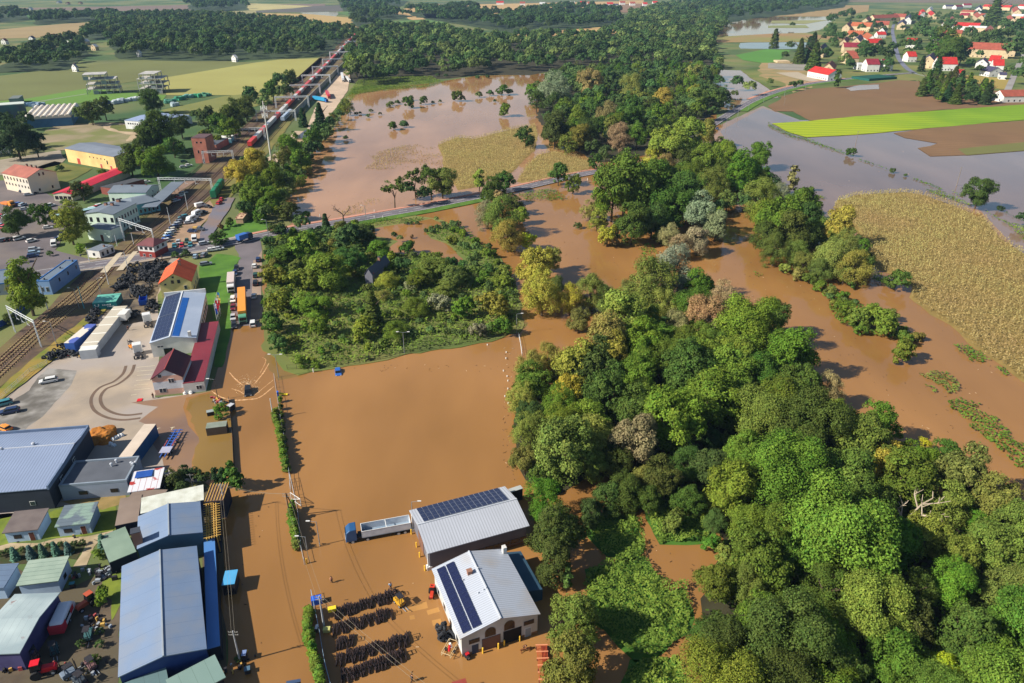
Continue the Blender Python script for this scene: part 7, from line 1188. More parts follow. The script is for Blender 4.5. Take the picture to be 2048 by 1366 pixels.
# submerged slabs showing through
for k,(a,b_,c) in enumerate([((812,1226),(856,1216),(853,1203)),((856,1230),(880,1223),(878,1214)),((866,1252),(884,1248),(881,1237)),((820,1240),(830,1238),(828,1230))]):
    fr=local(a,b_,c,WZ); x,y=fr[0].x,fr[0].y; m=MB(); m.box(x-fr[2]/2,y-fr[3]/2,WZ+.002,x+fr[2]/2,y+fr[3]/2,WZ+.006,0,fr[1],(x,y)); tag(m.build('submerged_slab',[water_mat('m_slab',C(182,136,78),C(172,124,68))]),kind='structure')
# tyres
TY=M('m_tyre',C(34,36,40),C(50,52,56),ns=2,rough=.75)
def torus(R,r,n=14,k=7):
    m=MB()
    for i in range(n):
        for j in range(k): a,b_=2*PI*i/n,2*PI*j/k; m.v.append(((R+r*math.cos(b_))*math.cos(a),(R+r*math.cos(b_))*math.sin(a),r*1.1*math.sin(b_)))
    for i in range(n):
        for j in range(k): m.f.append((i*k+j,((i+1)%n)*k+j,((i+1)%n)*k+(j+1)%k,i*k+(j+1)%k)); m.m.append(0)
    return m
tm=torus(.42,.16).mesh('tyre',[TY]); rr=random.Random(3); nt_=0; REST=[]
def tyres(poly,n,lab,grp,hmax=1.5,up=.4,smin=.9,smax=1.6):
    global nt_
    W=[G(*p).xy for p in poly]; xs=[p[0] for p in W]; ys=[p[1] for p in W]; k=0; cen=sum(xs)/len(xs)
    while k<n:
        x,y=rr.uniform(min(xs),max(xs)),rr.uniform(min(ys),max(ys))
        if not inpoly(x,y,W): continue
        k+=1; hh=hmax*max(0,noise.noise(Vector((x*.35,y*.35,1)))+.55)*rr.random(); s=rr.uniform(smin,smax); e=(rr.uniform(-.4,.4),rr.uniform(-.4,.4),0) if rr.random()>up else (PI/2+rr.uniform(-.2,.2),0,rr.uniform(0,6))
        if nt_<290: o=obj('tyre',tm,None,(x,y,.2*s+.06+hh)); o.rotation_euler=e; o.scale=(s,s,s); tag(o,lab,'tyre',grp); nt_+=1
        else: REST.append((x,y,.2*s+.06+hh,s,e))
ty1=[(248,548),(262,528),(300,526),(335,518),(338,528),(318,560),(312,575),(300,600),(284,600),(262,600),(240,600),(232,590)]
tyres(Z(0,500,S6,[(480,1300),(600,1180),(740,1100),(850,1170),(960,1200),(930,1250),(800,1240),(720,1290)]),60,'black tyre in the heap at the foot of the container row','tyres in the heap by the containers',1.2,.5,1.0,1.5)
tyres(Z(0,500,S6,[(980,920),(1060,720),(1180,700),(1120,860),(1030,960)]),50,'black tyre stacked between teal container and blue trailer','tyres behind the container row',1.6,.4)
tyres([(252,622),(270,622),(278,634),(262,640),(250,632)],24,'black tyre in the heap beside the white box lorry','tyres by the white lorry',1.2,.4)
tyres([(296,605),(312,604),(318,615),(306,628),(292,626)],40,'tyre with pale rim heaped between the skip and the solar hall','tyres by the solar hall',1.8,.4)
for q_,n_ in (([(1500,200),(1640,190),(1930,150),(1950,200),(1800,260),(1640,260),(1500,300)],100),([(1630,270),(1850,280),(1840,380),(1640,370)],70),([(1300,480),(1440,300),(1560,300),(1560,400),(1480,440),(1420,500)],80),([(1500,420),(1780,420),(1740,560),(1520,560)],70)): tyres(Z(0,500,S6,q_),n_,'black tyre in the large heap below the main road','tyres in the large heap',1.3,.6,1.,1.9)
tyres([(874,1262),(890,1256),(904,1272),(906,1288),(892,1292),(880,1282)],16,'black tyre piled beside the garage in the flood','tyres by the garage',1.6,.5,1.1,1.6)
m=MB(); tv=torus(.42,.16,8,5)
for (x,y,z,s,e) in REST:
    R_=Matrix.Translation((x,y,z))@Matrix.Rotation(e[2],4,'Z')@Matrix.Rotation(e[0],4,'X')@Matrix.Scale(s,4); k=len(m.v); m.v+=[tuple(R_@Vector(v)) for v in tv.v]; m.f+=[tuple(k+i for i in f) for f in tv.f]; m.m+=[0]*len(tv.f)
if REST: tag(m.build('tyre_heap',[TY]),'rest of the large heap of black tyres below the main road',None,None,'stuff')
# sand pile, bags, scrap
def heap(name,lab,cat,x,y,rx,ry,h,mat,seed=1,rz=0):
    p=G(x,y); bm=bmesh.new(); bmesh.ops.create_icosphere(bm,subdivisions=4,radius=1)
    for v in bm.verts:
        n_=noise.noise(v.co*1.6+Vector((seed,0,0)))*.35+noise.noise(v.co*5)*.08; v.co*=1+n_; v.co=Vector((v.co.x*rx,v.co.y*ry,max(0,v.co.z)*h))
    me=bpy.data.meshes.new(name); bm.to_mesh(me); bm.free(); me.materials.append(mat); o=obj(name,me,None,(p.x,p.y,.04),rz); tag(o,lab,cat); return o
heap('sand_pile','orange brown heap of chippings beside the ribbed warehouse','pile',203,876,3.2,3.6,2.4,M('m_chips',C(186,122,50),C(160,98,38),ns=1,bump=.3,bs=8,rough=.95),2,-.5)
for i,(x,y) in enumerate([(226,880),(232,877),(238,874),(244,872),(222,889),(228,892),(175,873),(176,880),(371,788),(382,787)]): heap('rubble_bag','white bag%s'%(' at the wall of the white gabled house' if i>7 else ' beside the orange brown heap'),'bag',x,y,.55,.5,.7,WHITE,i+5).__setitem__('group','white bags')
m=MB(); r=random.Random(9); p=G(212,1148)
for i in range(60):
    x,y=p.x+r.gauss(0,1.3),p.y+r.gauss(0,1.1); s=r.uniform(.15,.5); m.box(x-s,y-s*.5,0,x+s,y+s*.5,r.uniform(.1,1.),0 if r.random()<.5 else 1,r.uniform(0,3),(x,y))
tag(m.build('scrap_heap',[STEEL,DK]),'glinting heap of scrap metal at the end of the garden path',None,None,'stuff')
m=MB(); r=random.Random(10)
for (x,y,s_) in [(40,1080,1),(160,1066,.8),(140,710,1.6),(160,712,1.4),(90,1340,1.5),(165,1350,2.),(185,1240,1.),(200,1255,1.2),(20,1338,1.5),(110,1150,1.),(150,1150,1.),(1090,1150,1.2),(440,805,1.2),(432,800,1.),(478,1330,1.5)]:
    p=G(x,y)
    for i in range(12):
        xx,yy=p.x+r.gauss(0,s_*.8),p.y+r.gauss(0,s_*.6); s=r.uniform(.1,.4); m.box(xx-s,yy-s*.6,0,xx+s,yy+s*.6,r.uniform(.1,.8),r.choice((0,1,1,1,2,3)),r.uniform(0,3),(xx,yy))
tag(m.build('yard_clutter',[STEEL,DK,WOODY,M('m_redr',C(170,80,80))]),'odds and ends strewn about the yards',None,None,'stuff')
# forklifts, tractors
def forklift(lab,x,y,dx,dy,c,z=.1):
    p=G(x,y); t=thing('forklift',lab,'forklift',(p.x,p.y,z),rzpx(x,y,dx,dy)); m=MB(); m.prism([(-1.3,.3),(.8,.3),(.8,.9),(-.2,1.),(-.5,1.25),(-1.3,1.15)],-.6,.6,'y'); m.build('body',[M('m_fk%s'%str(c[0]),C(*c),rough=.5)],t,bevel=.05)
    m=MB(); [m.tube((a,b_,.9),(a*.85,b_*.9,2.15),.05,5) for a in (-.8,.7) for b_ in (-.52,.52)]; m.box(-.75,-.52,2.12,.65,.52,2.2); m.build('cage',[DK],t); m=MB(); [m.tube((1.,s*.3,.1),(1.,s*.3,2.6),.06,5) for s in (-1,1)]; m.box(.95,-.35,1.2,1.05,.35,1.3); m.build('mast',[DK],t); m=MB(); [m.box(1.05,s*.25-.05,.12,2.1,s*.25+.05,.18) for s in (-1,1)]; m.build('forks',[STEEL],t); wheels(t,(-.9,.55),.55,.3); return t
forklift('black and yellow forklift at the end of the first implement row',801,1210,5,5,(200,150,40)); forklift('orange forklift between the tractor units in the yard',264,696,-4,-2,(220,130,40),.06)
for x,y,dx,dy,c,l in [(24,1322,3,6,(150,116,60),'yellow forklift with orange lamps below the rusty barn'),(70,1314,3,5,(120,90,90),'dull forklift beside the purple barn wall'),(110,1306,1,8,(50,90,96),'teal roofed forklift in the machinery yard'),(178,1277,-2,7,(56,96,98),'teal roofed forklift by the green hedge'),(185,1336,4,5,(120,100,60),'yellow marked forklift at the bottom of the machinery yard'),(142,1350,6,-4,(110,124,140),'pale forklift at the bottom of the machinery yard'),(163,1366,5,3,(60,70,80),'dark forklift cut by the bottom edge')]: forklift(l,x,y,dx,dy,c,.03)
def tractor(lab,x,y,dx,dy,c,z=.03,s=1.):
    p=G(x,y); t=thing('tractor',lab,'tractor',(p.x,p.y,z),rzpx(x,y,dx,dy)); t.scale=(s,s,s); m=MB(); m.prism([(-.6,.6),(1.9,.6),(1.95,1.2),(1.7,1.4),(-.6,1.5)],-.42,.42,'y'); m.build('bonnet',[M('m_tr%s'%str(c[0]),C(*c),rough=.45)],t,bevel=.06); m=MB(); frust(m,-1.3,.1,.62,1.3,2.5,.1,.15,.08); m.build('cab',[GLASSD],t); m=MB(); m.box(-1.2,-.6,2.5,0,.6,2.6); m.build('cab_roof',[M('m_tr%s'%str(c[0]),C(*c))],t)
    m=MB(); [m.tube((-.7,q,.72),(-.7,q+.36*(1 if q>0 else -1),.72),.72,14) for q in (-.65,.65)]; m.build('rear_wheel',[RUB],t); wheels(t,(1.4,),.6,.42); return t
tractor('bright red tractor at the bottom of the machinery yard',88,1348,8,-2,(210,30,44),s=1.1); tractor('orange tractor below the rounded bush',177,1212,-6,4,(180,84,56)); tractor('small red tractor with a driver at the garage wall',865,1190,-1,5,(190,60,40),.05,.7)
# carport, sign boards, small containers
building('flooded_carport','grey roofed carport standing in the flood beside the pale green bush','carport',local((411,857),(452,852),(454,841),2.3),2.2,2.35,'flat',M('m_carpw',C(80,70,60)),M('m_carproof',C(132,140,128),C(116,126,112),ns=.5),over=.3,th=.1)
for lab,A,B,Cc,z,c in [('small grey container in the flood left of the gate',(413,826),(428,823),(428,818),1.2,(150,160,158)),('white board like hut roof at the yard gate',(452,812),(460,814),(459,805),1.6,(190,192,196)),('teal bin beside the scrap heap',(137,1170),(148,1168),(147,1163),1.,(60,130,140)),('turquoise awning over the flooded lane',(443,1171),(469,1168),(468,1140),2.6,(80,160,206)),('pale blue board by the lane pole',(482,1312),(491,1311),(491,1300),1.6,(120,140,180)),('teal grey bin at the lane pole',(488,1343),(500,1340),(500,1331),1.,(80,110,130)),('white sack bin at the nearest fence',(629,1258),(634,1258),(633,1249),1.1,(226,228,230)),('dark panel roofed trailer at the bottom edge',(572,1369),(601,1364),(600,1358),2.4,(60,80,110)),('red brown roofed trailer at the bottom edge below the garage',(906,1374),(934,1366),(926,1358),2.2,(150,66,56)),('silver grey shed roof behind the solar shed',(1022,985),(1046,977),(1048,968),3.,(170,174,172)),('red mat at the edge of the wet yard',(273,803),(283,802),(282,797),.15,(210,30,44))]:
    fr=local(A,B,Cc,z); t=thing('small_container' if 'container' in lab else 'bin' if 'bin' in lab else 'shelter' if 'roof' in lab or 'awning' in lab else 'board',lab,'container' if 'container' in lab else 'bin' if 'bin' in lab else 'shelter' if 'roof' in lab or 'awning' in lab else 'board',(fr[0].x,fr[0].y,.06),fr[1]); hx,hy=fr[2]/2,fr[3]/2; m=MB(); m.box(-hx,-hy,z-.1,hx,hy,z); m.build('top',[M('m_sc'+str(c[0])+str(c[1]),C(*c),rough=.6)],t); m=MB(); m.box(-hx+.05,-hy+.05,0,hx-.05,hy-.05,z-.1); m.build('body',[DK],t)
# rusty rack, cart, trestle
RST=M('m_rust',C(186,80,48),C(150,60,40),ns=2,rough=.7); A,B=G(1092,1395),G(1083,1297); t=thing('steel_rack','orange red steel rack lying at the foot of the wood','rack',tuple((A+B)/2+Vector((0,0,.1))),math.atan2((B-A).y,(B-A).x)); L=(B-A).length
m=MB()
for y in np.linspace(-.8,.8,8): m.box(-L/2,y-.05,.6,L/2,y+.05,.7)
m.build('beams',[RST],t); m=MB(); [m.box(x-.08,-1.,.72,x+.08,1.,.82) for x in np.linspace(-L/2,L/2,8)]; m.build('crossbars',[M('m_rustl',C(226,150,110))],t); m=MB(); [m.tube((x,s*.9,0),(x,s*.9,.7),.06) for x in np.linspace(-L/2+.3,L/2-.3,5) for s in (-1,1)]; m.build('legs',[DK],t)
p=G(900,1304); t=thing('cage_trailer','small cage trailer with a red bottle beside the garage','trailer',(p.x,p.y,.1),1.2); m=MB(); [m.tube(a,b_,.05,4) for a,b_ in (((-1.5,-.8,.4),(1.5,-.8,.4)),((-1.5,.8,.4),(1.5,.8,.4)),((-1.5,-.8,1.1),(1.5,-.8,1.1)),((-1.5,.8,1.1),(1.5,.8,1.1)),((-1.5,-.8,.4),(-1.5,-.8,1.1)),((1.5,-.8,.4),(1.5,-.8,1.1)),((-1.5,.8,.4),(-1.5,.8,1.1)),((1.5,.8,.4),(1.5,.8,1.1)),((-1.5,-.8,1.1),(-1.5,.8,1.1)),((1.5,-.8,1.1),(1.5,.8,1.1)))]; m.build('cage',[M('m_palewood',C(200,180,140))],t); m=MB(); m.tube((-.3,0,.4),(.2,.1,1.2),.22,8); m.build('gas_bottle',[M('m_redb',C(190,30,40))],t); m=MB(); m.tube((.6,0,.4),(.5,.2,1.3),.2,8); m.build('white_roll',[WHITE],t); wheels(t,(0,),.8,.3)
p=G(934,1316); t=thing('handcart','small cart with pale wheels and red load at the garage corner','cart',(p.x,p.y,.1),.6); m=MB(); m.box(-.5,-.35,.5,.5,.35,.7); m.build('tray',[DK],t); m=MB(); m.box(-.2,-.25,.7,.4,.25,.95); m.build('load',[M('m_redb',C(190,30,40))],t); wheels(t,(0,),.5,.4)
p=G(1050,1303); t=thing('trestle','brown wooden trestle standing in the flood before the garage','trestle',(p.x,p.y,0),.3); m=MB(); m.box(-.8,-.1,.6,.8,.1,.72); [m.tube((s*.7,q*.35,0),(s*.7,0,.65),.06) for s in (-1,1) for q in (-1,1)]; m.build('frame',[M('m_tresw',C(120,70,40))],t)
# flags
for i,(tx,ty,cs) in enumerate([(436,584,((40,130,200),(230,206,90))),(435,589,((220,190,110),(200,60,60))),(433,595,((230,224,216),(200,40,50))),(431.7,600,((200,40,50),(190,30,60))),(430,606,((210,210,226),(40,80,180)))]):
    bx,by=tx+6,ty+44; p=G(bx,by); h=hof(bx,by,ty); t=thing('flagpole','flagpole, %s from the camera, with a limp %s flag'%(['fifth','fourth','third','second','nearest'][i] if i<4 else 'nearest one',['blue and yellow','yellow and red','white and red','red','white and blue'][i]),'flagpole',(p.x,p.y,0)); m=MB(); m.tube((0,0,0),(0,0,h),.06,6); m.build('shaft',[WHITE],t); m=MB()
    for q in range(2):
        for k in range(5): z1=h-.1-q*1.9-k*.38; m.poly([(.05,.02*k,z1),(.75-.05*k,.12*(k%2),z1-.1),(.72-.05*k,.12*((k+1)%2),z1-.48),(.05,.02*k,z1-.38)],q)
    m.build('flag',[M('m_fl%d%d'%(i,q),C(*cs[q]),rough=.7) for q in (0,1)],t)
# people
def person_mesh(pose):
    J={'walk':{'pel':(0,0,.95),'ch':(.06,0,1.35),'nk':(.08,0,1.5),'hd':(.1,0,1.66),'kl':(.18,.11,.5),'fl':(.02,.11,.06),'tl':(.22,.11,.03),'kr':(.02,-.11,.5),'fr':(-.28,-.11,.08),'tr':(-.1,-.11,.03),'el':(-.12,.24,1.12),'wl':(.02,.28,.9),'er':(.16,-.24,1.12),'wr':(.34,-.24,.98)},
     'stand':{'pel':(0,0,.95),'ch':(0,0,1.35),'nk':(.01,0,1.5),'hd':(.03,0,1.66),'kl':(.02,.11,.5),'fl':(0,.12,.06),'tl':(.2,.13,.03),'kr':(.02,-.11,.5),'fr':(0,-.12,.06),'tr':(.2,-.13,.03),'el':(-.04,.26,1.12),'wl':(.06,.27,.88),'er':(.02,-.26,1.12),'wr':(.2,-.2,.96)},
     'bend':{'pel':(0,0,.9),'ch':(.26,0,1.2),'nk':(.37,0,1.28),'hd':(.5,0,1.36),'kl':(.08,.13,.48),'fl':(-.02,.14,.06),'tl':(.18,.15,.03),'kr':(.06,-.13,.48),'fr':(-.06,-.14,.06),'tr':(.14,-.15,.03),'el':(.34,.22,.95),'wl':(.5,.16,.76),'er':(.36,-.22,.95),'wr':(.52,-.14,.78)}}[pose]
    N=list(J); J['sl']=tuple(a+b_ for a,b_ in zip(J['ch'],(0,.19,.06))); J['sr']=tuple(a+b_ for a,b_ in zip(J['ch'],(0,-.19,.06))); J['hl']=tuple(a+b_ for a,b_ in zip(J['pel'],(0,.1,-.04))); J['hr']=tuple(a+b_ for a,b_ in zip(J['pel'],(0,-.1,-.04))); N=list(J)
    R={'pel':.14,'ch':.15,'nk':.06,'hd':.105,'kl':.065,'kr':.065,'fl':.045,'fr':.045,'tl':.035,'tr':.035,'el':.045,'er':.045,'wl':.03,'wr':.03,'sl':.065,'sr':.065,'hl':.095,'hr':.095}
    E_=[('pel','ch'),('ch','nk'),('nk','hd'),('ch','sl'),('sl','el'),('el','wl'),('ch','sr'),('sr','er'),('er','wr'),('pel','hl'),('hl','kl'),('kl','fl'),('fl','tl'),('pel','hr'),('hr','kr'),('kr','fr'),('fr','tr')]
    def grow(keys,edges,add,root):
        ks=[k for k in N if k in keys]; me=bpy.data.meshes.new('s'); me.from_pydata([J[k] for k in ks],[(ks.index(a),ks.index(b_)) for a,b_ in edges if a in ks and b_ in ks],[]); o=bpy.data.objects.new('s',me); COL.objects.link(o); md=o.modifiers.new('s','SKIN')
        for i,k in enumerate(ks): v=me.skin_vertices[0].data[i]; v.radius=(R[k]+add,R[k]+add); v.use_root=(k==root)
        sb=o.modifiers.new('b','SUBSURF'); sb.levels=1; sb.render_levels=1; dg=bpy.context.evaluated_depsgraph_get(); me2=bpy.data.meshes.new_from_object(o.evaluated_get(dg)); bpy.data.objects.remove(o); return me2
    body=grow(set(N),E_,0,'pel'); bm=bmesh.new(); bm.from_mesh(body); mb=MB(); hd=Vector(J['hd'])
    for s,wk,ek in ((1,'wl','el'),(-1,'wr','er')):
        w_,e_=Vector(J[wk]),Vector(J[ek]); d=(w_-e_).normalized(); mb.tube(w_,w_+d*.09,.035,6,0,.04); side=Vector((d.z,0,-d.x)).normalized()
        for f in range(4): o_=w_+d*.085+Vector((0,0,0))+side*(f-1.5)*.02; mb.tube(o_,o_+d*(.05,.06,.055,.045)[f],.009,5); mb.tube(o_+d*(.05,.06,.055,.045)[f],o_+d*.08+Vector((.01,-s*.015,0)),.008,5,0,.006)
        mb.tube(w_+d*.03+side*.035,w_+d*.07+side*.06,.011,5,0,.008)
    mb.ball(hd+Vector((.1,0,-.01)),.02,0,6,4); [mb.ball(hd+Vector((.02,s*.1,0)),.025,0,6,4) for s in (-1,1)]; [mb.ball(hd+Vector((.092,s*.035,.015)),.011,1,6,4) for s in (-1,1)]; mb.box(hd.x+.085,-.025,hd.z-.06,hd.x+.1,.025,hd.z-.048,2)
    t_=mb.mesh('t',[]); k=len(bm.verts); bm.from_mesh(t_); bm.to_mesh(body); bm.free()
    shirt=grow({'pel','ch','sl','sr','el','er'},[e for e in E_],.022,'pel'); legs=grow({'pel','hl','hr','kl','kr','fl','fr'},[e for e in E_],.018,'pel')
    hm=MB(); hm.ball(hd+Vector((-.02,0,.035)),.118,0,10,6); hair=hm.mesh('hair',[]); return body,shirt,legs,hair
SKIN=M('m_skin',C(206,150,120),rough=.6); SKD=M('m_eye',C(40,30,30)); LIP=M('m_lip',C(160,80,70))
PM={k:person_mesh(k) for k in ('walk','stand','bend')}
for k in PM: [PM[k][0].materials.append(x) for x in (SKIN,SKD,LIP)]
def person(x,y,dx,dy,pose,lab,top,leg,hairc,z=0.,shirt=True):
    p=G(x,y); t=thing('person',lab,'person',(p.x,p.y,z),rzpx(x,y,dx,dy)); b_,s_,l_,h_=PM[pose]; obj('body',b_.copy(),t)
    for nm,me,c in (('shirt',s_,top),('trousers',l_,leg),('hair',h_,hairc)):
        if nm=='shirt' and not shirt: continue
        q=me.copy(); q.materials.clear(); q.materials.append(M('m_cl%s'%(str(c)),C(*c),rough=.9)); obj(nm,q,t)
person(663.5,1166,3,8,'walk','bare chested person in dark shorts wading through the flood left of the pair',(200,150,120),(40,36,44),(60,40,30),-.05,False)
person(781.5,1178,2,8,'stand','person in a pale blue shirt standing in the flood above the implements',(150,190,220),(40,60,90),(80,60,50),-.05)
person(793,1187,-4,4,'bend','person in black bending at the end of the first implement row',(34,32,38),(30,30,34),(40,30,26))
person(864,1187,-1,5,'stand','person in blue at the small red tractor',(40,70,160),(60,50,50),(50,40,30),.3)
person(257,661,5,6,'walk','person in dark clothes walking past the white box lorry',(60,32,34),(30,28,34),(30,24,20))
person(307,797,6,2,'stand','person in black at the corner of the white gabled house',(36,32,36),(34,32,40),(30,24,20))
person(325,521,4,3,'walk','person in grey walking on the main road pavement',(80,84,92),(40,44,54),(50,40,30),.5)
person(824,1364,5,-2,'walk','person in dark clothes wading at the bottom edge',(50,50,56),(34,34,40),(40,30,24))
person(1048,1300,3,2,'bend','person in brown beside the wooden trestle',(110,70,46),(60,44,34),(40,30,24))
# ================================================================ VILLAGE
VR=[M('m_tile%d'%i,C(*c),C(*[int(q*.88) for q in c]),ns=.3,rough=.85) for i,c in enumerate([(184,46,40),(158,82,64),(172,94,60),(138,42,56),(70,66,92),(120,70,62),(206,206,204),(96,104,118)])]
VW=[M('m_vw%d'%i,C(*c),C(*[int(q*.93) for q in c]),ns=.3) for i,c in enumerate([(222,220,214),(206,184,148),(196,168,128),(180,160,90)])]
def vhouse(r1,r2,wd,ze,zr,rf,wl,lab,zt=0,nm='house',wins=True,hip=0):
    if r1[1]<176 and r1[0]>1500: ze,zr,wd=ze*1.45,zr*1.5,wd*1.4
    a,b_=G(*r1,zr),G(*r2,zr); u=b_-a; L=u.length; c=(a+b_)/2; rz=math.atan2(u.y,u.x); n=max(2,min(9,int(L/3.2))); w=[]
    if wins:
        w=[('S',n,.1,.9,.9,1.1,1.3,'dk'),('N',n,.1,.9,.9,1.1,1.3,'dk'),('E',2,.3,.7,.9,1.,1.3,'dk'),('W',2,.3,.7,.9,1.,1.3,'dk'),('W',1,.5,.5,ze+.2,.9,1.1,'dk'),('E',1,.5,.5,ze+.2,.9,1.1,'dk')]
    building(nm,lab,'house' if nm=='house' else nm.replace('_',' '),(Vector((c.x,c.y,0)),rz,L,wd),ze,zr,'x',VW[wl],VR[rf],w,over=.3,th=.2,z0=.2,hip=hip,chim=[(L*.2,0,.7,1.)] if wins and rf!=6 else [])
def V(a,b,x0,y0,x1,y1): return None
A_=lambda x,y:(1536+x/7.877,y/7.877); B_=lambda x,y:(1788+x/7.877,y/7.877)
for r1,r2,wd,ze,zr,rf,wl,lab in [
 (A_(740,1045),A_(1075,1105),12,4,7.2,0,0,'long white house with bright red roof beside the main road bend'),(A_(1540,930),A_(1740,930),11,5.5,9,3,0,'crimson roofed white house with a white wing by the road'),(A_(1790,935),A_(1925,930),11,5,8.5,3,0,'crimson roofed house with a small gable behind the dark pines'),(A_(1390,990),A_(1500,990),9,4,5,6,0,'small white flat roofed annex left of the crimson roofed house'),
 (A_(1010,955),A_(960,1005),9,4.5,8,5,1,'cream gabled house with dark green roof behind the long red roofed house'),(A_(1230,800),A_(1380,800),22,5,10,1,1,'big barn with dull orange roof among the trees'),(A_(1190,672),A_(1500,676),11,5.5,9,3,1,'terrace with crimson and orange roof halves'),(A_(1560,612),A_(1790,612),11,5,8.5,0,1,'dull red roofed house with a white chimney by the village street'),
 (A_(900,680),A_(820,740),9,5,9,4,1,'cream gabled house with slate roof standing apart on the left'),(A_(1460,540),A_(1400,600),9,5,8.5,4,1,'cream gabled house with blue slate roof in the village middle'),(A_(1270,480),A_(1520,490),13,5,9,2,1,'broad orange roof behind the cream gables'),(A_(1560,510),A_(1650,560),10,6,10,2,0,'tall cream house with stepped orange roof'),(A_(1710,500),A_(1850,500),10,4,7,0,0,'bright red roof below the white framed gable'),(A_(1240,575),A_(1200,620),8,4,7.5,5,1,'small cream gable at the left end of the village row'),
 (A_(1330,348),A_(1650,360),12,6,10.5,2,1,'long orange roofed house with cream wall in the upper row'),(A_(1300,330),A_(1240,380),10,6,10,5,1,'cream gable house at the top left of the village'),(A_(1700,330),A_(1920,335),14,5.5,10,1,1,'dull orange hipped roof house by the street'),(A_(1850,400),A_(1800,440),9,5,9,4,0,'house with a white framed gable and violet roof'),(A_(1590,255),A_(1540,290),11,6,10,5,1,'cream gabled farmhouse at the top of the village'),(A_(1640,240),A_(2040,225),12,5,9.5,1,1,'very long orange roof range along the upper street'),
 (B_(0,215),B_(200,220),20,5.5,10,1,1,'wide orange roofed barn left of the church'),(B_(150,300),B_(130,345),12,6,10,4,1,'cream house with round topped gable left of the church'),(B_(255,225),B_(230,270),11,6,10,4,0,'white gabled house with slate roof beside the church'),(B_(410,180),B_(480,170),10,5,9,4,0,'white house with dark roof behind the church tower'),(B_(590,100),B_(560,135),10,5,9,6,1,'cream gable at the upper edge right of the church'),(B_(580,165),B_(640,210),10,5,9,0,1,'small orange roofed house right of the church tower'),
 (B_(800,75),B_(940,75),14,5,8,4,0,'dark blue roofed hall at the top of the village'),(B_(960,80),B_(1070,75),10,5,8.5,3,0,'crimson roofed house beside the dark blue hall'),(B_(1090,55),B_(1220,55),10,5,8.5,3,0,'crimson roofed house at the top edge of the village'),(B_(1360,75),B_(1340,110),13,7,12,4,0,'large white gabled house on the upper right street'),(B_(1430,70),B_(1870,85),13,6,10,0,1,'very long dull red roofed range on the upper right street'),(B_(1930,95),B_(1960,150),14,7,12,1,1,'big cream gabled barn at the upper right'),(B_(1840,55),B_(1830,75),9,5,9,4,0,'white gable peeping over the long red range'),(B_(1990,70),B_(2100,75),11,6,9,0,0,'red roofed house at the top right edge'),
 (B_(1090,155),B_(1300,165),12,6,9,1,1,'long cream house with dull orange roof above the crimson one'),(B_(1060,200),B_(1200,205),11,5,9,3,1,'crimson roofed house in the upper middle of the village'),(B_(1310,190),B_(1380,240),11,6,10,1,1,'cream house with orange roof turned to the left'),(B_(1370,210),B_(1450,215),11,5,8,1,0,'small dull red roof left of the tall conifer'),(B_(850,280),B_(820,320),9,6,11,2,0,'steep white gable with orange roof'),(B_(920,255),B_(970,310),10,6,10,5,1,'narrow ochre gabled house in the village middle'),
 (B_(930,350),B_(1370,365),13,6,10,0,0,'long white farmhouse with dull red roof'),(B_(1180,405),B_(1470,415),12,5,7,6,1,'pale metal roofed range below the long white farmhouse'),(B_(790,465),B_(1090,475),13,6,9.5,1,3,'long orange roof with a shaded front'),(B_(1520,400),B_(1570,450),11,6,11,5,1,'ochre gabled barn at the right end of the farmyard'),(B_(1470,460),B_(1390,510),9,4,8,2,1,'low orange roof of a shed beside the ochre barn'),(B_(1870,220),B_(2060,225),14,5,8,6,1,'long pale blue roofed farm hall at the right edge'),(B_(1830,235),B_(1880,290),10,6,9,1,1,'ochre gable beside the pale blue roofed hall'),(B_(2010,265),B_(2090,270),10,5,9,0,0,'white house with rounded gable at the right edge'),(B_(1740,300),B_(1710,350),9,6,10,4,1,'ochre gable below the tall conifer'),
 (B_(210,600),B_(370,605),11,6,9,0,0,'white villa with red hipped roof and tower window'),(B_(640,520),B_(700,560),8,4,7,1,0,'small white house with orange roof near the church'),(B_(745,595),B_(720,640),8,4,7,4,3,'little yellow green gable among dark trees'),(B_(1160,665),B_(1850,690),16,7,12,1,1,'huge barn with very long orange roof on the right'),(B_(1860,640),B_(1880,690),8,7,11,5,1,'dark gable at the right end of the huge barn'),
 (B_(200,815),B_(340,815),11,4.5,8,0,0,'red roofed white house left of the dark carport'),(B_(620,825),B_(560,880),12,5,9.5,4,1,'ochre gabled house beside the bright red roof'),(B_(680,900),B_(990,905),14,5,9.5,0,0,'bright red roofed house with a lilac porch'),(B_(1430,905),B_(1400,935),9,4,7,4,0,'small white cottage gable below the huge barn'),(B_(1530,870),B_(1700,880),10,5,9,0,0,'rear red roofed house with a white dormer'),(B_(1560,935),B_(1740,940),11,4.5,8.5,0,0,'front red roofed house with a white dormer'),(B_(1480,1040),B_(1640,1065),12,3.5,6.5,4,0,'white bungalow with violet blue roof'),(B_(1660,1140),B_(1780,1145),9,3.2,4.5,4,0,'white garage with violet blue roof'),(B_(1000,1095),B_(1110,1100),9,3,5.5,0,0,'low white cottage with red hipped roof by the field path'),
 (Z(1536,0,S4,[(1850,722)])[0],Z(1536,0,S4,[(2300,715)])[0],15,5,9.5,1,0,'long white house with red roof and dormers at the right edge')]:
    vhouse(r1,r2,wd,ze,zr,rf,wl,lab,wins=True)
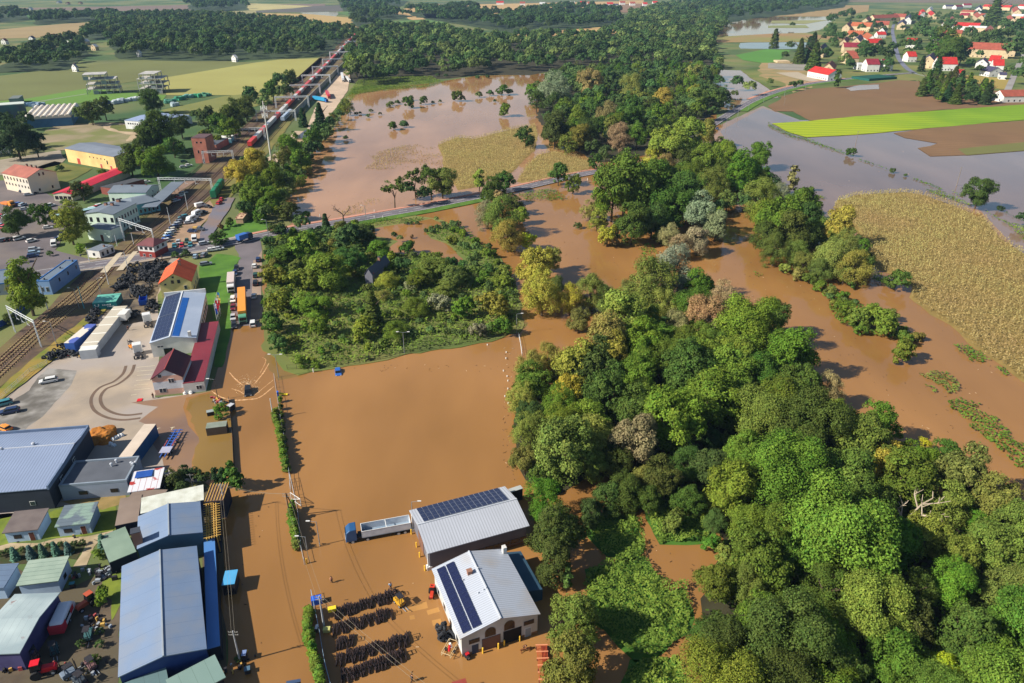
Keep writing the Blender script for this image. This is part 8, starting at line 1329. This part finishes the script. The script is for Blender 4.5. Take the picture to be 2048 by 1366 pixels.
# church
c=G(*B_(420,300)); t=thing('church','white village church with square tower and red roofs','church',(c.x,c.y,.2),0); m=MB(); m.box(-5,-5,0,5,5,17); m.build('tower',[VW[0]],t); m=MB(); 
for q in ((( -6,-6,17),(6,-6,17),(0,0,23)),((6,-6,17),(6,6,17),(0,0,23)),((6,6,17),(-6,6,17),(0,0,23)),((-6,6,17),(-6,-6,17),(0,0,23))): m.poly(q)
m.poly([(-6,-6,17),(-6,6,17),(6,6,17),(6,-6,17)]); m.build('tower_roof',[VR[0]],t); m=MB(); m.prism([(-17,0),(-4,0),(-4,8),(-10.5,15),(-17,8)],-22,-4,'y'); m.build('nave',[VW[0]],t); m=MB(); m.prism([(-17.6,7.6),(-10.5,15.2),(-3.4,7.6),(-3.4,8.1),(-10.5,15.9),(-17.6,8.1)],-21.5,-4.2,'y'); m.build('nave_roof',[VR[0]],t); [obj('window',winmesh(1.4,3.,'arch'),t,(-4,-19+i*5,2.5),-PI/2) for i in range(3)]; obj('window',winmesh(1.4,2.6,'arch'),t,(0,-5,12),PI)
# hamlet on the left and skyline houses
D_=lambda x,y:(x/S4,y/S4)
for i,(x,y,w,rf,wl,lab) in enumerate([(30,310,26,5,0,'white gabled house at the left edge of the hamlet'),(180,370,30,0,1,'bright red roof low in the hamlet'),(230,335,24,5,1,'ochre house above the bright red roof'),(250,290,26,4,0,'white gable at the top of the hamlet'),(285,360,34,5,0,'white house with dull roof in the hamlet middle'),(330,400,26,4,0,'small pale house at the lower hamlet edge'),(375,280,30,5,0,'pale gable left of the maroon roofs'),(420,275,40,3,1,'maroon roofed house in the upper hamlet'),(470,290,34,3,1,'second maroon roofed house in the upper hamlet'),(410,350,36,7,2,'ochre house with grey blue roof in the hamlet'),(560,300,30,0,0,'white house with red roof at the right of the hamlet'),(600,285,26,5,1,'dull roofed house behind the white one'),(680,315,34,6,1,'flat cream house near the garden belt'),(750,355,30,6,1,'low cream house in the garden belt'),(520,380,24,6,0,'white shed in the hamlet gardens'),(1440,310,22,0,0,'small red roofed house deep in the left tree belt'),(1380,290,16,5,0,'tiny pale house in the left tree belt'),(1105,403,14,6,0,'white garden shed in a clearing'),(1870,440,22,6,0,'white garden shed near the tan field'),(1555,368,10,6,0,'tiny white shed in the gardens'),(590,512,22,7,0,'pool blue shed at the meadow edge'),
   (50,70,60,6,0,'long white building in the far top left'),(120,45,26,5,0,'pale house in the far top left corner'),(240,60,22,6,0,'white tower house in the far top left'),(470,8,30,6,0,'far white hall near the top left edge'),(540,18,22,0,1,'far ochre house at the top edge'),(640,15,20,2,1,'far orange house at the top edge')]):
    vhouse(D_(x-w/2,y),D_(x+w/2,y-w*.1),9,5,8.5,rf,wl,lab,wins=y>200)
for i,(x,w,rf) in enumerate([(1000,30,0),(1045,22,1),(1085,24,6),(1165,20,0),(1180,22,1),(1220,26,0),(1245,22,1),(1265,22,1),(1290,18,0),(1310,20,0),(1145,18,6),(1340,14,6)]):
    vhouse((x-w/4,2+i%3*1.3),(x+w/4,2+i%3*1.3),16,7,13,rf,0,'%s roofed house, number %s from the left on the far skyline'%(['red','orange','','','','','white'][rf],['one','two','three','four','five','six','seven','eight','nine','ten','eleven','twelve'][i]),wins=False)
vhouse(Z(1024,0,S4,[(705,38)])[0],Z(1024,0,S4,[(742,38)])[0],11,5,9,4,0,'lone white house on the far brown field',wins=False); vhouse(Z(1024,0,S4,[(808,30)])[0],Z(1024,0,S4,[(850,30)])[0],11,5,9,4,0,'second lone white house on the far brown field',wins=False)
building('green_court','dark green fenced court beside the main road','court',local(A_(1320,1195),A_(1600,1235),A_(1640,1150),3),2.5,2.6,'flat',M('m_court',C(30,90,80)),M('m_court2',C(24,80,66)),over=0,th=.1)
for A,B,Cc,c in [(A_(150,965),A_(350,965),A_(350,945),(220,200,150))]:
    building('garden_wall_shed','row of low cream sheds at the flooded terrace','shed',local(A,B,Cc,2),2,2.3,'flat',VW[1],VW[1],over=0)
build_trees()
